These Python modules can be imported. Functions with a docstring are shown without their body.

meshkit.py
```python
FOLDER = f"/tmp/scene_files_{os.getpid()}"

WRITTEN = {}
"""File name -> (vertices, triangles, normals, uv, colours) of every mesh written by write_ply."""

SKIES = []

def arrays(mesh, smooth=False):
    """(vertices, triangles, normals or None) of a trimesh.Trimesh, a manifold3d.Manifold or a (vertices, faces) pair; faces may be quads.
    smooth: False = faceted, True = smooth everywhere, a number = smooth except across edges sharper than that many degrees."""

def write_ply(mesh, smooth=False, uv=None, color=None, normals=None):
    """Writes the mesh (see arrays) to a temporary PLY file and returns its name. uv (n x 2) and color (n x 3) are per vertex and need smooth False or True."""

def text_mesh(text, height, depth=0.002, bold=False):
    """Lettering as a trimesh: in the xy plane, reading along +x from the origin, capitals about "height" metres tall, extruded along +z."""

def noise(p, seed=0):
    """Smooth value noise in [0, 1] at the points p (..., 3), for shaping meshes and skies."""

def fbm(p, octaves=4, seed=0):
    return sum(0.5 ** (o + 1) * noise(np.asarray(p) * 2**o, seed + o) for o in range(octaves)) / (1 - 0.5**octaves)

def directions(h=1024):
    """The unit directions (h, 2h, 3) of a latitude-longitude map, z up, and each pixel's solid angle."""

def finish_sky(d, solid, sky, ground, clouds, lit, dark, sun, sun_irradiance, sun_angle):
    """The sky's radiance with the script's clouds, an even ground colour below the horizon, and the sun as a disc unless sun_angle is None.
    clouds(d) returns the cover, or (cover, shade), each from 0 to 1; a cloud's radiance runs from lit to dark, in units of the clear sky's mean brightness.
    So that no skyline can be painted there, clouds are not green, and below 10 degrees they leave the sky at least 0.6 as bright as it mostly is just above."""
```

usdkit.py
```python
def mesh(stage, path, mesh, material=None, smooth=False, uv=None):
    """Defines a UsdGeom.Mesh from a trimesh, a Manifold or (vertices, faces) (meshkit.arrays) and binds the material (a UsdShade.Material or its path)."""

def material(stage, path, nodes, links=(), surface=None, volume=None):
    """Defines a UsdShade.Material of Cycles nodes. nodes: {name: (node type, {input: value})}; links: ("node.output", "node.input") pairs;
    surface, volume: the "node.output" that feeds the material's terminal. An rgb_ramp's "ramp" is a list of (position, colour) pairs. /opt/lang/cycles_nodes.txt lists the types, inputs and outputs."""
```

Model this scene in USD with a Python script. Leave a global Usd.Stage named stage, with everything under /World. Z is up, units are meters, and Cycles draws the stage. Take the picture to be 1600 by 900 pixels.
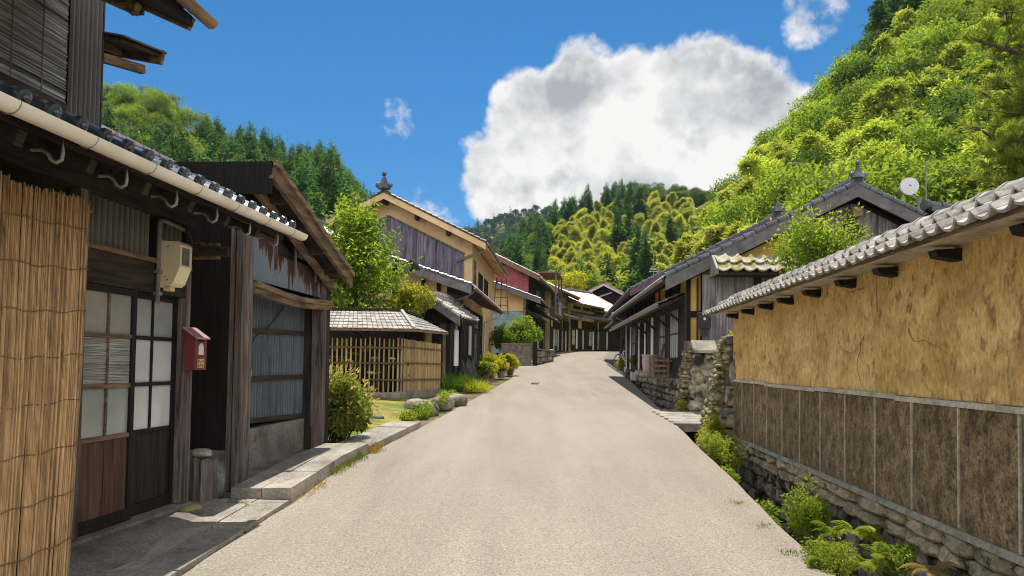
import math, random, numpy as np, trimesh, usdkit, meshkit
from pxr import Usd, UsdGeom, UsdLux, UsdShade, Gf, Sdf, Vt

stage = Usd.Stage.CreateInMemory()
UsdGeom.SetStageUpAxis(stage, 'Z'); UsdGeom.SetStageMetersPerUnit(stage, 1.0)
stage.SetDefaultPrim(UsdGeom.Xform.Define(stage, '/World').GetPrim())
A3 = lambda *a: np.array(a, float)

# ------------------------------------------------------------------ camera
EXPOSURE = 0.98
FPX, HC, PIT, ROL = 1155.0, 568.0, math.radians(2.0), 0.015      # focal length and horizon in picture widths of 1600
SH = HC - 450 - FPX * math.tan(PIT)
CAM = A3(0, 0, 1.6)
_F, _U, _R = A3(0, math.cos(PIT), math.sin(PIT)), A3(0, -math.sin(PIT), math.cos(PIT)), A3(1, 0, 0)
CR, CU = _R * math.cos(ROL) + _U * math.sin(ROL), _U * math.cos(ROL) - _R * math.sin(ROL)
cam = UsdGeom.Camera.Define(stage, '/World/camera')
cam.CreateHorizontalApertureAttr(36.0); cam.CreateVerticalApertureAttr(20.25)
cam.CreateFocalLengthAttr(36.0 * FPX / 1600); cam.CreateVerticalApertureOffsetAttr(SH / 1600 * 36.0)
cam.CreateClippingRangeAttr(Gf.Vec2f(0.1, 4000)); cam.CreateExposureAttr(EXPOSURE)
cam.AddTransformOp().Set(Gf.Matrix4d(*CR, 0, *CU, 0, *(-_F), 0, *CAM, 1))

# ------------------------------------------------------------------ sky and sun
SUN_EL, SUN_AZ = math.radians(72), math.radians(7)
SUN_I, SKY_S = 0.74, 0.15
sd = A3(math.sin(SUN_AZ) * math.cos(SUN_EL), math.cos(SUN_AZ) * math.cos(SUN_EL), math.sin(SUN_EL))
sun = UsdLux.DistantLight.Define(stage, '/World/sun')
sun.CreateNormalizeAttr(True); sun.CreateIntensityAttr(SUN_I); sun.CreateAngleAttr(0.5); sun.CreateColorAttr(Gf.Vec3f(1, .94, .84))
zx = np.cross(A3(0, 1, 0), sd); zx /= np.linalg.norm(zx); zy = np.cross(sd, zx)
sun.AddTransformOp().Set(Gf.Matrix4d(*zx, 0, *zy, 0, *sd, 0, 0, 0, 50, 1))

def skymat():
    n = {'tc': ('texture_coordinate', {}),
         'sky': ('sky_texture', {'sky_type': 'single_scattering', 'sun_disc': False, 'sun_elevation': SUN_EL, 'sun_rotation': SUN_AZ, 'altitude': 200.0, 'air_density': 1.0, 'aerosol_density': 0.25, 'ozone_density': 2.6}),
         'sx': ('separate_xyz', {}), 'hz': ('map_range', {'range_type': 'smoothstep', 'from_min': 0.0, 'from_max': .42, 'to_min': 1.0, 'to_max': 0.0}), 'tc2': ('mix', {'color1': (.066, .268, .385), 'color2': (.105, .245, .36)}), 'tint': ('mix', {'mix_type': 'multiply', 'fac': 1.0}),
         'wob': ('noise_texture', {'scale': 7.0, 'detail': 4.0, 'roughness': .55}),
         'wobs': ('vector_math', {'math_type': 'subtract', 'vector2': (.5, .5, .5)}), 'wobm': ('vector_math', {'math_type': 'scale', 'scale': 0.0}),
         'dw': ('vector_math', {'math_type': 'add'}),
         'n1': ('noise_texture', {'scale': 11.0, 'detail': 9.0, 'roughness': .62}), 'n2': ('noise_texture', {'scale': 5.5, 'detail': 7.0, 'roughness': .55}),
         'bg': ('background_shader', {'strength': SKY_S})}
    L = [('tc.generated', 'sx.vector'), ('sx.z', 'hz.value'), ('hz.result', 'tc2.fac'), ('tc2.color', 'tint.color2'), ('sky.color', 'tint.color1'), ('tc.generated', 'wob.vector'), ('wob.color', 'wobs.vector1'), ('wobs.vector', 'wobm.vector1'), ('tc.generated', 'dw.vector1'), ('wobm.vector', 'dw.vector2'), ('tc.generated', 'n1.vector'), ('tc.generated', 'n2.vector')]
    # cloud lobes: direction (x over y, z over y), angular radius, weight
    lobes = [(.173, .345, .064, 1.1), (.245, .345, .066, 1.1), (.10, .345, .062, 1.0), (.045, .325, .055, 1.0), (.30, .33, .062, 1.0), (.352, .345, .036, .9), (.12, .29, .075, 1.1), (.22, .30, .07, 1.1), (.29, .29, .055, 1.1), (.345, .295, .04, .9), (.15, .24, .032, .9), (.04, .27, .05, .9), (-.012, .248, .042, 1.0), (.035, .235, .040, .9), (.09, .25, .045, .9), (.385, .355, .026, .8), (.18, .26, .05, 1.0), (.25, .262, .045, .9), (-.005, .36, .022, .7), (-.055, .29, .022, .45),
             (.40, .475, .026, .52), (.43, .495, .026, .54), (.385, .52, .026, .42), (-.17, .335, .024, .46), (-.15, .325, .018, .5), (-.16, .42, .02, .36), (-.125, .20, .030, .55), (-.10, .185, .022, .5), (1.0, .40, .14, .9), (-.95, .5, .12, .7)]
    fill_clouds = [(-1, .1, .30, .28), (-.9, -.2, .45, .34), (-.55, -.8, .40, .36), (-.1, -1, .50, .38), (.4, -.9, .35, .36), (.85, -.5, .55, .34), (1, -.1, .40, .28), (.1, -.6, 1.0, .34), (-.6, -.1, 1.0, .30), (.7, .2, 1.0, .28), (-.35, -.9, .20, .28), (.75, -.75, .2, .26), (-1, -.6, .22, .28), (1, -.2, .18, .26), (.2, -1, .85, .3), (-.5, -.6, .9, .3)]  # unseen clouds overhead and behind the camera, added as fill light
    prev = None
    lobes = [(A3(a, 1, b), r / (1 + a * a + b * b) ** .5 * 1.05, w) for a, b, r, w in lobes] + [(A3(x, y, z), r, 1.0) for x, y, z, r in fill_clouds]
    for i, (d, rr, w) in enumerate(lobes):
        d = d / np.linalg.norm(d)
        n[f'd{i}'] = ('vector_math', {'math_type': 'dot_product', 'vector2': tuple(d)}); L.append(('dw.vector', f'd{i}.vector1'))
        n[f'm{i}'] = ('map_range', {'range_type': 'smoothstep', 'from_min': math.cos(rr * 2.0), 'from_max': 1.0, 'to_min': 0.0, 'to_max': w * 1.25, 'clamp': True}); L.append((f'd{i}.value', f'm{i}.value'))
        if prev is None: prev = f'm{i}.result'
        else:
            n[f'a{i}'] = ('math', {'math_type': 'maximum'}); L += [(prev, f'a{i}.value1'), (f'm{i}.result', f'a{i}.value2')]; prev = f'a{i}.value'
    n['nz'] = ('map_range', {'from_min': .25, 'from_max': .75, 'to_min': -.46, 'to_max': .46})
    n['fz'] = ('noise_texture', {'scale': 38.0, 'detail': 6.0, 'roughness': .6}); n['fzr'] = ('map_range', {'from_min': .25, 'from_max': .75, 'to_min': -.13, 'to_max': .13}); n['sum0'] = ('math', {'math_type': 'add'})
    n['shift'] = ('vector_math', {'math_type': 'add', 'vector2': (.0, .006, .022)}); n['n1b'] = ('noise_texture', {'scale': 11.0, 'detail': 5.0, 'roughness': .55}); n['n1c'] = ('noise_texture', {'scale': 11.0, 'detail': 5.0, 'roughness': .55}); n['rel'] = ('math', {'math_type': 'subtract'}); n['relk'] = ('math', {'math_type': 'multiply_add', 'value2': 4.0, 'value3': -.05}); n['shs'] = ('math', {'math_type': 'multiply_add', 'use_clamp': True, 'value2': .95})
    n['sum'] = ('math', {'math_type': 'add'}); n['cov'] = ('map_range', {'range_type': 'smoothstep', 'from_min': .47, 'from_max': .90, 'to_min': 0.0, 'to_max': 1.0})
    n['shz'] = ('map_range', {'range_type': 'smoothstep', 'from_min': .36, 'from_max': .60, 'to_min': 0.0, 'to_max': 1.0})
    n['shd'] = ('map_range', {'range_type': 'smoothstep', 'from_min': .62, 'from_max': 1.05, 'to_min': 0.0, 'to_max': 1.0})
    n['sh'] = ('math', {'math_type': 'multiply'})
    n['ccol'] = ('mix', {'color1': (3.25, 3.2, 3.1), 'color2': (1.45, 1.5, 1.64)})
    n['out'] = ('mix', {})
    L += [('dw.vector', 'fz.vector'), ('fz.fac', 'fzr.value'), ('nz.result', 'sum0.value1'), ('fzr.result', 'sum0.value2'), ('tc.generated', 'shift.vector1'), ('shift.vector', 'n1b.vector'), ('tc.generated', 'n1c.vector'), ('n1b.fac', 'rel.value1'), ('n1c.fac', 'rel.value2'), ('rel.value', 'relk.value1'), ('sh.value', 'shs.value1'), ('relk.value', 'shs.value3'), ('n1.fac', 'nz.value'), (prev, 'sum.value1'), ('sum0.value', 'sum.value2'), ('sum.value', 'cov.value'), ('n2.fac', 'shz.value'), ('sum.value', 'shd.value'), ('shz.result', 'sh.value1'), ('shd.result', 'sh.value2'), ('shs.value', 'ccol.fac'),
          ('cov.result', 'out.fac'), ('tint.color', 'out.color1'), ('ccol.color', 'out.color2'), ('out.color', 'bg.color')]
    return usdkit.material(stage, '/World/Looks/sky', n, L, surface='bg.background')
dome = UsdLux.DomeLight.Define(stage, '/World/sky')
UsdShade.MaterialBindingAPI.Apply(dome.GetPrim()).Bind(skymat())
dome.GetPrim().SetCustomDataByKey('kind', 'structure')

# ------------------------------------------------------------------ helpers
def ray(u, v): return _F + CR * (u - 800) / FPX - CU * (v - 450 - SH) / FPX
def proj(p):
    d = np.asarray(p, float) - CAM; k = d @ _F
    return 800 + FPX * (d @ CR) / k, 450 + SH - FPX * (d @ CU) / k
GY, GZ = [-60, 0, 28, 38, 58, 66, 80, 140, 1500], [-2.0, 0, 1.12, 1.62, 2.60, 2.80, 2.9, 3.2, 6]
def zg(y): return np.interp(y, GY, GZ)
def G(u, v, dz=0.0):                       # a point of the sloping ground seen at u, v of the survey photograph
    d = ray(u, v); t = np.linspace(.5, 150, 30000); h = CAM[2] + t * d[2] - zg(t * d[1]) - dz
    return CAM + t[np.argmax(h < 0) if (h < 0).any() else -1] * d
def AT(u, v, y): d = ray(u, v); return CAM + d * (y / d[1])
XLY, XLX = [-60, -10, 0, 4.85, 7.07, 9.1, 10.23, 12.76, 17.77, 27.1, 38, 48, 58, 66, 75, 120, 300], [-5, -2.75, -2.35, -2.14, -2.04, -1.98, -1.83, -1.52, -.98, .02, .35, 1.75, 3.55, 5.9, 9.3, 26, 90]
XRY, XRX = [-60, -10, 0, 5.05, 6.84, 8.33, 11.31, 18.52, 28.2, 38, 48, 58, 66, 75, 120, 300], [-1.5, 1.0, 1.82, 2.23, 2.37, 2.53, 2.80, 3.51, 4.41, 4.95, 6.0, 7.7, 10.2, 13.6, 31, 96]
def xl(y): return np.interp(y, XLY, XLX)
def xr(y): return np.interp(y, XRY, XRX)

class Fr:                                   # a street frontage: s runs up the street, t towards the street, z up
    def __init__(self, x, y, head, side):
        h = math.radians(head); self.o = A3(x, y, 0); self.s = A3(math.sin(h), math.cos(h), 0); self.t = A3(math.cos(h), -math.sin(h), 0) * side
    def __call__(self, s, t, z): return self.o + self.s * s + self.t * t + A3(0, 0, z)
    def pl(self, u, v, t0=0.0):             # (s, z) where the sight line meets the plane t = t0
        d = ray(u, v); k = ((self.o + self.t * t0 - CAM) @ self.t) / (d @ self.t); p = CAM + k * d
        return (p - self.o) @ self.s, p[2]

class MB:
    def __init__(self): self.v, self.f, self.n = [], [], 0
    def add(self, v, f):
        v = np.asarray(v, float); f = np.asarray(f, int)
        if f.ndim == 2 and f.shape[1] == 4: f = np.vstack([f[:, [0, 1, 2]], f[:, [0, 2, 3]]])
        self.v.append(v); self.f.append(f + self.n); self.n += len(v); return self
    def hexa(self, c):                      # 8 corners: bottom ring then top ring
        return self.add(c, [[0, 3, 2, 1], [4, 5, 6, 7], [0, 1, 5, 4], [1, 2, 6, 5], [2, 3, 7, 6], [3, 0, 4, 7]])
    def box(self, F, s0, s1, t0, t1, z0, z1):
        return self.hexa([F(s0, t0, z0), F(s1, t0, z0), F(s1, t1, z0), F(s0, t1, z0), F(s0, t0, z1), F(s1, t0, z1), F(s1, t1, z1), F(s0, t1, z1)])
    def beam(self, p, q, w, h, up=(0, 0, 1)):
        p, q = np.asarray(p, float), np.asarray(q, float); d = q - p; d = d / np.linalg.norm(d); a = np.cross(d, up)
        if np.linalg.norm(a) < 1e-6: a = np.cross(d, (0, 1, 0))
        a /= np.linalg.norm(a); b = np.cross(a, d); a, b = a * w / 2, b * h / 2
        return self.hexa([p - a - b, p + a - b, p + a + b, p - a + b, q - a - b, q + a - b, q + a + b, q - a + b])
    def tube(self, pts, r, n=6, cap=True):
        pts = np.asarray(pts, float); m = len(pts); r = np.broadcast_to(r, m); d = np.gradient(pts, axis=0); d /= np.maximum(np.linalg.norm(d, axis=1, keepdims=True), 1e-9)
        ref = A3(0, 0, 1) if abs(d[0][2]) < .9 else A3(1, 0, 0); a = np.cross(d, ref); a /= np.maximum(np.linalg.norm(a, axis=1, keepdims=True), 1e-9); b = np.cross(d, a)
        th = np.arange(n) / n * 2 * np.pi
        V = pts[:, None] + r[:, None, None] * (np.cos(th)[None, :, None] * a[:, None] + np.sin(th)[None, :, None] * b[:, None])
        i = np.arange(m - 1)[:, None] * n; j = np.arange(n)[None]; k = (j + 1) % n
        self.add(V.reshape(-1, 3), np.stack([i + j, i + k, i + n + k, i + n + j], -1).reshape(-1, 4))
        if cap:
            for e in (0, m - 1): self.add(np.vstack([V[e], pts[e]]), [[q, (q + 1) % n, n] for q in range(n)])
        return self
    def prism(self, poly, ext):             # a convex or star outline in space, pushed along ext
        P = np.asarray(poly, float); n = len(P); c = P.mean(0); e = np.asarray(ext, float)
        f = [[i, (i + 1) % n, 2 * n] for i in range(n)] + [[n + i, n + (i + 1) % n, 2 * n + 1] for i in range(n)]
        self.add(np.vstack([P, P + e, c, c + e]), f)
        return self.add(np.vstack([P, P + e]), [[i, (i + 1) % n, n + (i + 1) % n, n + i] for i in range(n)])
    def grid(self, P):
        P = np.asarray(P, float); a, b = P.shape[:2]; i = np.arange(a - 1)[:, None] * b + np.arange(b - 1)[None]
        return self.add(P.reshape(-1, 3), np.stack([i, i + 1, i + b + 1, i + b], -1).reshape(-1, 4))
    def tri(self, tm): return self.add(tm.vertices, tm.faces)
    def mesh(self): return np.vstack(self.v), np.vstack(self.f)

BASE, COUNT = {}, {}
def numbered(parent, name):
    k = COUNT.get((parent, name), 0); COUNT[(parent, name)] = k + 1
    return f'{parent}/{name}' if k == 0 else f'{parent}/{name}_{k:03d}'
def custom(p, **kw):
    for k, v in kw.items():
        if v: p.SetCustomDataByKey(k, v)
def thing(name, label, category, loc=(0, 0, 0), group=None, kind=None):
    path = numbered('/World', name); x = UsdGeom.Xform.Define(stage, path); x.AddTranslateOp().Set(Gf.Vec3d(*map(float, loc)))
    BASE[path] = np.asarray(loc, float); custom(x.GetPrim(), label=label, category=category, group=group, kind=kind); return path
def part(parent, name, mb, mat, smooth=False, label=None, kind=None):
    v, f = mb.mesh() if isinstance(mb, MB) else mb
    v = np.asarray(v, float)
    a, b, c = v[f[:, 0]], v[f[:, 1]], v[f[:, 2]]; o = v.mean(0)
    if np.einsum('ij,ij->', a - o, np.cross(b - o, c - o)) < 0: f = f[:, ::-1]
    base = BASE.get(parent, np.zeros(3)); path = numbered(parent, name); BASE[path] = base
    m = usdkit.mesh(stage, path, (v - base, f), MAT[mat] if isinstance(mat, str) else mat, smooth=smooth)
    custom(m.GetPrim(), label=label, kind=kind); return path
def single(name, mb, mat, label=None, category=None, group=None, kind=None, smooth=False):   # a thing (or piece of the setting) that is one mesh
    p = part('/World', name, mb, mat, smooth); custom(stage.GetPrimAtPath(p), label=label, category=category, group=group, kind=kind); return p
def copy_of(proto, name, label, category, loc, rotz=0.0, scale=(1, 1, 1), group=None):
    path = numbered('/World', name); x = UsdGeom.Xform.Define(stage, path)
    x.AddTranslateOp().Set(Gf.Vec3d(*map(float, loc))); x.AddRotateZOp().Set(math.degrees(rotz)); x.AddScaleOp().Set(Gf.Vec3f(*map(float, scale)))
    x.GetPrim().GetReferences().AddInternalReference(proto); x.GetPrim().SetInstanceable(True)
    custom(x.GetPrim(), label=label, category=category, group=group); return path
def proto(name):
    stage.CreateClassPrim('/' + name); BASE['/' + name] = np.zeros(3); return '/' + name

# ------------------------------------------------------------------ materials
MAT = {}
def mat(name, c1, c2, scale=(4, 4, 4), rough=.8, bump=.3, bscale=None, dist=.02, spec=.3, lo=.35, hi=.65, detail=5.0, rnd=.0, c3=None, s3=1.2, lo3=.55, hi3=.7, coord='position', metal=0.0, coat=0.0, dis=0.0, fine=None, fine_amt=.3):
    n = {'g': ('geometry', {}), 'tc': ('texture_coordinate', {}), 'mp': ('mapping', {'scale': tuple(np.broadcast_to(scale, 3))}), 'n': ('noise_texture', {'scale': 1.0, 'detail': detail, 'roughness': .62, 'distortion': dis}),
         'r': ('rgb_ramp', {'ramp': [(lo, c1), (hi, c2)]}), 'p': ('principled_bsdf', {'roughness': rough, 'specular_ior_level': spec, 'metallic': metal, 'coat_weight': coat, 'coat_roughness': .15})}
    src = 'g.position' if coord == 'position' else 'tc.object'
    L = [(src, 'mp.vector'), ('mp.vector', 'n.vector'), ('n.fac', 'r.fac')]; col = 'r.color'
    if c3 is not None:
        n['mp3'] = ('mapping', {'scale': tuple(np.broadcast_to(s3, 3)), 'location': (3.1, 7.7, 1.3)}); n['n3'] = ('noise_texture', {'scale': 1.0, 'detail': 6.0, 'roughness': .6}); n['k3'] = ('map_range', {'range_type': 'smoothstep', 'from_min': lo3, 'from_max': hi3}); n['m3'] = ('mix', {'color2': c3})
        L += [(src, 'mp3.vector'), ('mp3.vector', 'n3.vector'), ('n3.fac', 'k3.value'), ('k3.result', 'm3.fac'), (col, 'm3.color1')]; col = 'm3.color'
    if fine is not None:
        n['mpf'] = ('mapping', {'scale': tuple(np.broadcast_to(fine, 3))}); n['nf'] = ('noise_texture', {'scale': 1.0, 'detail': 3.0, 'roughness': .7}); n['kf'] = ('map_range', {'from_min': .3, 'from_max': .7, 'to_min': 1 - fine_amt, 'to_max': 1 + fine_amt}); n['mf'] = ('vector_math', {'math_type': 'scale'})
        L += [(src, 'mpf.vector'), ('mpf.vector', 'nf.vector'), ('nf.fac', 'kf.value'), (col, 'mf.vector1'), ('kf.result', 'mf.scale')]; col = 'mf.vector'
    if rnd:
        n['oi'] = ('object_info', {}); n['ro'] = ('map_range', {'from_min': 0.0, 'from_max': 1.0, 'to_min': 1 - rnd, 'to_max': 1 + rnd}); n['mo'] = ('vector_math', {'math_type': 'scale'})
        L += [('oi.random', 'ro.value'), (col, 'mo.vector1'), ('ro.result', 'mo.scale')]; col = 'mo.vector'
    L.append((col, 'p.base_color'))
    if bump:
        n['mpb'] = ('mapping', {'scale': tuple(np.broadcast_to(bscale if bscale is not None else np.asarray(scale) * 2.0, 3))}); n['nb'] = ('noise_texture', {'scale': 1.0, 'detail': 4.0, 'roughness': .6}); n['b'] = ('bump', {'strength': bump, 'distance': dist})
        L += [(src, 'mpb.vector'), ('mpb.vector', 'nb.vector'), ('nb.fac', 'b.height'), ('b.normal', 'p.normal')]
    MAT[name] = usdkit.material(stage, '/World/Looks/' + name, n, L, surface='p.BSDF'); return MAT[name]
def leafmat(name, dark, light, trans_=.45, nscale=1.2, rnd=.25, lo=.35, hi=.65, spec=.25, tcol=None):
    n = {'tc': ('texture_coordinate', {}), 'n': ('noise_texture', {'scale': nscale, 'detail': 3.0}), 'r': ('rgb_ramp', {'ramp': [(lo, dark), (hi, light)]}), 'oi': ('object_info', {}), 'g': ('geometry', {}),
         'ro': ('map_range', {'to_min': 1 - rnd, 'to_max': 1 + rnd}), 'mo': ('vector_math', {'math_type': 'scale'}), 'ri': ('map_range', {'to_min': .55, 'to_max': 1.45}), 'mi': ('vector_math', {'math_type': 'scale'}),
         'p': ('principled_bsdf', {'roughness': .5, 'specular_ior_level': spec}), 'tm': ('mix', {'mix_type': 'multiply', 'fac': 1.0, 'color2': tcol or (2.0, 1.85, .7)}), 't': ('translucent_bsdf', {}), 'm': ('mix_closure', {'fac': min(.62, trans_ + .16)})}
    L = [('tc.object', 'n.vector'), ('n.fac', 'r.fac'), ('oi.random', 'ro.value'), ('r.color', 'mo.vector1'), ('ro.result', 'mo.scale'), ('g.random_per_island', 'ri.value'), ('mo.vector', 'mi.vector1'), ('ri.result', 'mi.scale'), ('mi.vector', 'p.base_color'), ('mi.vector', 'tm.color1'), ('tm.color', 't.color'), ('p.BSDF', 'm.closure1'), ('t.BSDF', 'm.closure2')]
    MAT[name] = usdkit.material(stage, '/World/Looks/' + name, n, L, surface='m.closure'); return MAT[name]
V_, H_ = (22, 22, 1.4), (18, 1.5, 22)        # grain running up, grain running along the street
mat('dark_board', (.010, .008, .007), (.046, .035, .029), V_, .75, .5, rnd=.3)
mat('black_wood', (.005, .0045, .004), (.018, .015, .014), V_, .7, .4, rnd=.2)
mat('brown_board', (.055, .028, .020), (.16, .085, .055), V_, .7, .5, rnd=.25, c3=(.012, .008, .007), s3=(9, 9, .9))
mat('post_wood', (.055, .043, .038), (.235, .19, .168), V_, .85, .7, rnd=.2, fine=(60, 60, 3))
mat('grey_board', (.13, .115, .12), (.42, .385, .40), V_, .85, .6, rnd=.22, c3=(.035, .026, .028), s3=(7, 7, .5), lo3=.5, hi3=.68)
mat('purple_board', (.10, .092, .125), (.25, .225, .295), V_, .85, .5, rnd=.2, c3=(.03, .026, .035), s3=(5, 5, .4), lo3=.52)
mat('beam_wood', (.075, .049, .030), (.30, .21, .12), H_, .8, .6, rnd=.15)
mat('dark_beam', (.020, .014, .010), (.068, .05, .036), H_, .8, .5, rnd=.2)
mat('rail_wood', (.09, .06, .04), (.30, .20, .12), H_, .8, .4, rnd=.2)
mat('verge_grey', (.105, .10, .105), (.19, .18, .185), (6, 1.2, 6), .8, .15, rnd=.1)
mat('verge_purple', (.085, .045, .062), (.19, .105, .14), H_, .8, .4, rnd=.1)
mat('mud', (.55, .345, .115), (.78, .54, .225), (1.2, 1.2, 1.0), .95, 1.0, bscale=(16, 16, 10), dist=.035, c3=(.36, .215, .085), s3=(9, 9, 5.5), lo3=.57, hi3=.66, fine=(26, 26, 13), fine_amt=.30, dis=.4)
mat('panel_stone', (.105, .074, .040), (.32, .228, .125), (11, 11, 7), .95, 1.0, bscale=(32, 32, 26), dist=.025, c3=(.075, .06, .04), s3=(24, 24, 19), lo3=.52, hi3=.70, fine=(60, 60, 50), fine_amt=.6, rnd=.1)
mat('mortar', (.32, .295, .23), (.52, .48, .385), (5, 5, 5), .95, .5, fine=(30, 30, 30))
mat('wall_stone', (.17, .15, .12), (.50, .44, .345), (5, 5, 5), .9, .9, bscale=(16, 16, 16), dist=.04, c3=(.035, .04, .022), s3=(3, 3, 3), lo3=.48, hi3=.62, rnd=.3)
mat('tan_stone', (.26, .21, .14), (.62, .52, .37), (4, 4, 4), .95, .9, bscale=(18, 18, 18), dist=.04, c3=(.06, .055, .045), s3=(4, 4, 4), lo3=.56, hi3=.68, rnd=.22, fine=(30, 30, 30))
mat('rubble', (.085, .082, .075), (.38, .355, .31), (5, 5, 5), .9, 1.0, bscale=(18, 18, 18), dist=.05, c3=(.03, .034, .022), s3=(4, 4, 4), lo3=.45, hi3=.6, rnd=.35)
mat('dark_stone', (.05, .048, .045), (.20, .19, .17), (5, 5, 5), .9, .9, bscale=(16, 16, 16), dist=.04, c3=(.05, .065, .02), s3=(3, 3, 3), rnd=.3)
mat('moss_stone', (.16, .125, .07), (.50, .43, .27), (7, 7, 7), .95, .9, bscale=(24, 24, 24), dist=.03, c3=(.10, .115, .02), s3=(6, 6, 6), lo3=.48, hi3=.6, rnd=.3)
mat('coping_tile', (.20, .185, .165), (.46, .43, .385), (6, 6, 6), .65, .4, bscale=(40, 40, 40), dist=.006, spec=.5, c3=(.10, .09, .07), s3=(4, 4, 4), rnd=.18, fine=(30, 30, 30))
mat('moss_tile', (.34, .30, .23), (.60, .55, .45), (6, 6, 6), .75, .5, bscale=(30, 30, 30), c3=(.26, .24, .03), s3=(3, 3, 3), lo3=.5, hi3=.56, rnd=.1)
mat('black_tile', (.022, .028, .034), (.055, .065, .075), (8, 8, 8), .22, .15, bscale=(30, 30, 30), dist=.004, spec=.8, rnd=.3, coat=.5)
mat('grey_tile', (.05, .055, .068), (.15, .16, .185), (3, 3, 3), .42, .3, bscale=(20, 20, 20), dist=.01, spec=.6, rnd=.1, fine=(14, 14, 14))
mat('brown_tile', (.05, .036, .03), (.13, .10, .085), (3, 3, 3), .5, .3, bscale=(20, 20, 20), dist=.01, spec=.4, fine=(10, 10, 10))
mat('red_tile', (.20, .085, .075), (.42, .22, .20), (3, 3, 3), .45, .3, bscale=(20, 20, 20), dist=.01, spec=.6, fine=(10, 10, 10))
mat('pink_tile', (.20, .135, .155), (.36, .27, .29), (3, 3, 3), .35, .3, bscale=(20, 20, 20), dist=.01, spec=.7, fine=(8, 8, 8))
mat('shingle', (.24, .22, .20), (.52, .49, .45), (4, 9, 9), .6, .5, rnd=.2, spec=.5)
mat('yellow_plaster', (.64, .43, .20), (.76, .56, .31), (1.1, 1.1, .8), .95, .3, bscale=(12, 12, 12), c3=(.36, .23, .12), s3=(.9, .9, .5))
mat('deep_yellow', (.70, .42, .09), (.82, .54, .15), (1.5, 1.5, 1), .95, .2)
mat('pale_plaster', (.50, .47, .42), (.66, .63, .57), (2, 2, 2), .9, .2)
mat('grey_plaster', (.30, .25, .21), (.48, .41, .35), (3, 3, 3), .95, .4)
mat('red_siding', (.36, .075, .085), (.52, .15, .16), (2, 2, 1), .7, .2, c3=(.30, .14, .13), s3=(1.2, 1.2, .6))
mat('blue_siding', (.20, .32, .38), (.32, .45, .50), (2, 2, 2), .6, .2)
mat('white_board', (.70, .70, .72), (.80, .80, .80), (2, 2, 2), .6, .05)
mat('asphalt', (.272, .240, .196), (.33, .292, .240), (1.3, .25, 1.3), .92, .22, bscale=(90, 90, 90), dist=.006, spec=.3, c3=(.24, .212, .175), s3=(1.6, .10, 1.6), lo3=.52, hi3=.8, fine=(62, 62, 62), fine_amt=.5, detail=9.0)
mat('concrete', (.15, .135, .115), (.29, .265, .23), (2.5, 2.5, 2.5), .92, .6, bscale=(30, 30, 30), dist=.015, c3=(.12, .105, .08), s3=(3, 3, 3), fine=(40, 40, 40), rnd=.1)
mat('slab_stone', (.25, .225, .19), (.42, .385, .33), (4, 2, 4), .9, .6, bscale=(22, 22, 22), dist=.015, c3=(.16, .14, .11), s3=(2.5, 2.5, 2.5), fine=(40, 40, 40), rnd=.14)
mat('kerb_moss', (.36, .29, .08), (.50, .44, .22), (5, 5, 5), .95, .5)
mat('earth', (.09, .07, .04), (.20, .16, .085), (1.5, 1.5, 1.5), .95, .6, c3=(.07, .085, .02), s3=(.4, .4, .4), lo3=.45)
mat('forest_floor', (.030, .042, .010), (.085, .115, .022), (.12, .12, .12), .95, .5, c3=(.24, .25, .035), s3=(.022, .022, .022), lo3=.50, hi3=.60)
mat('ditch_bed', (.02, .022, .018), (.06, .062, .05), (4, 4, 4), .5, .5)
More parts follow.
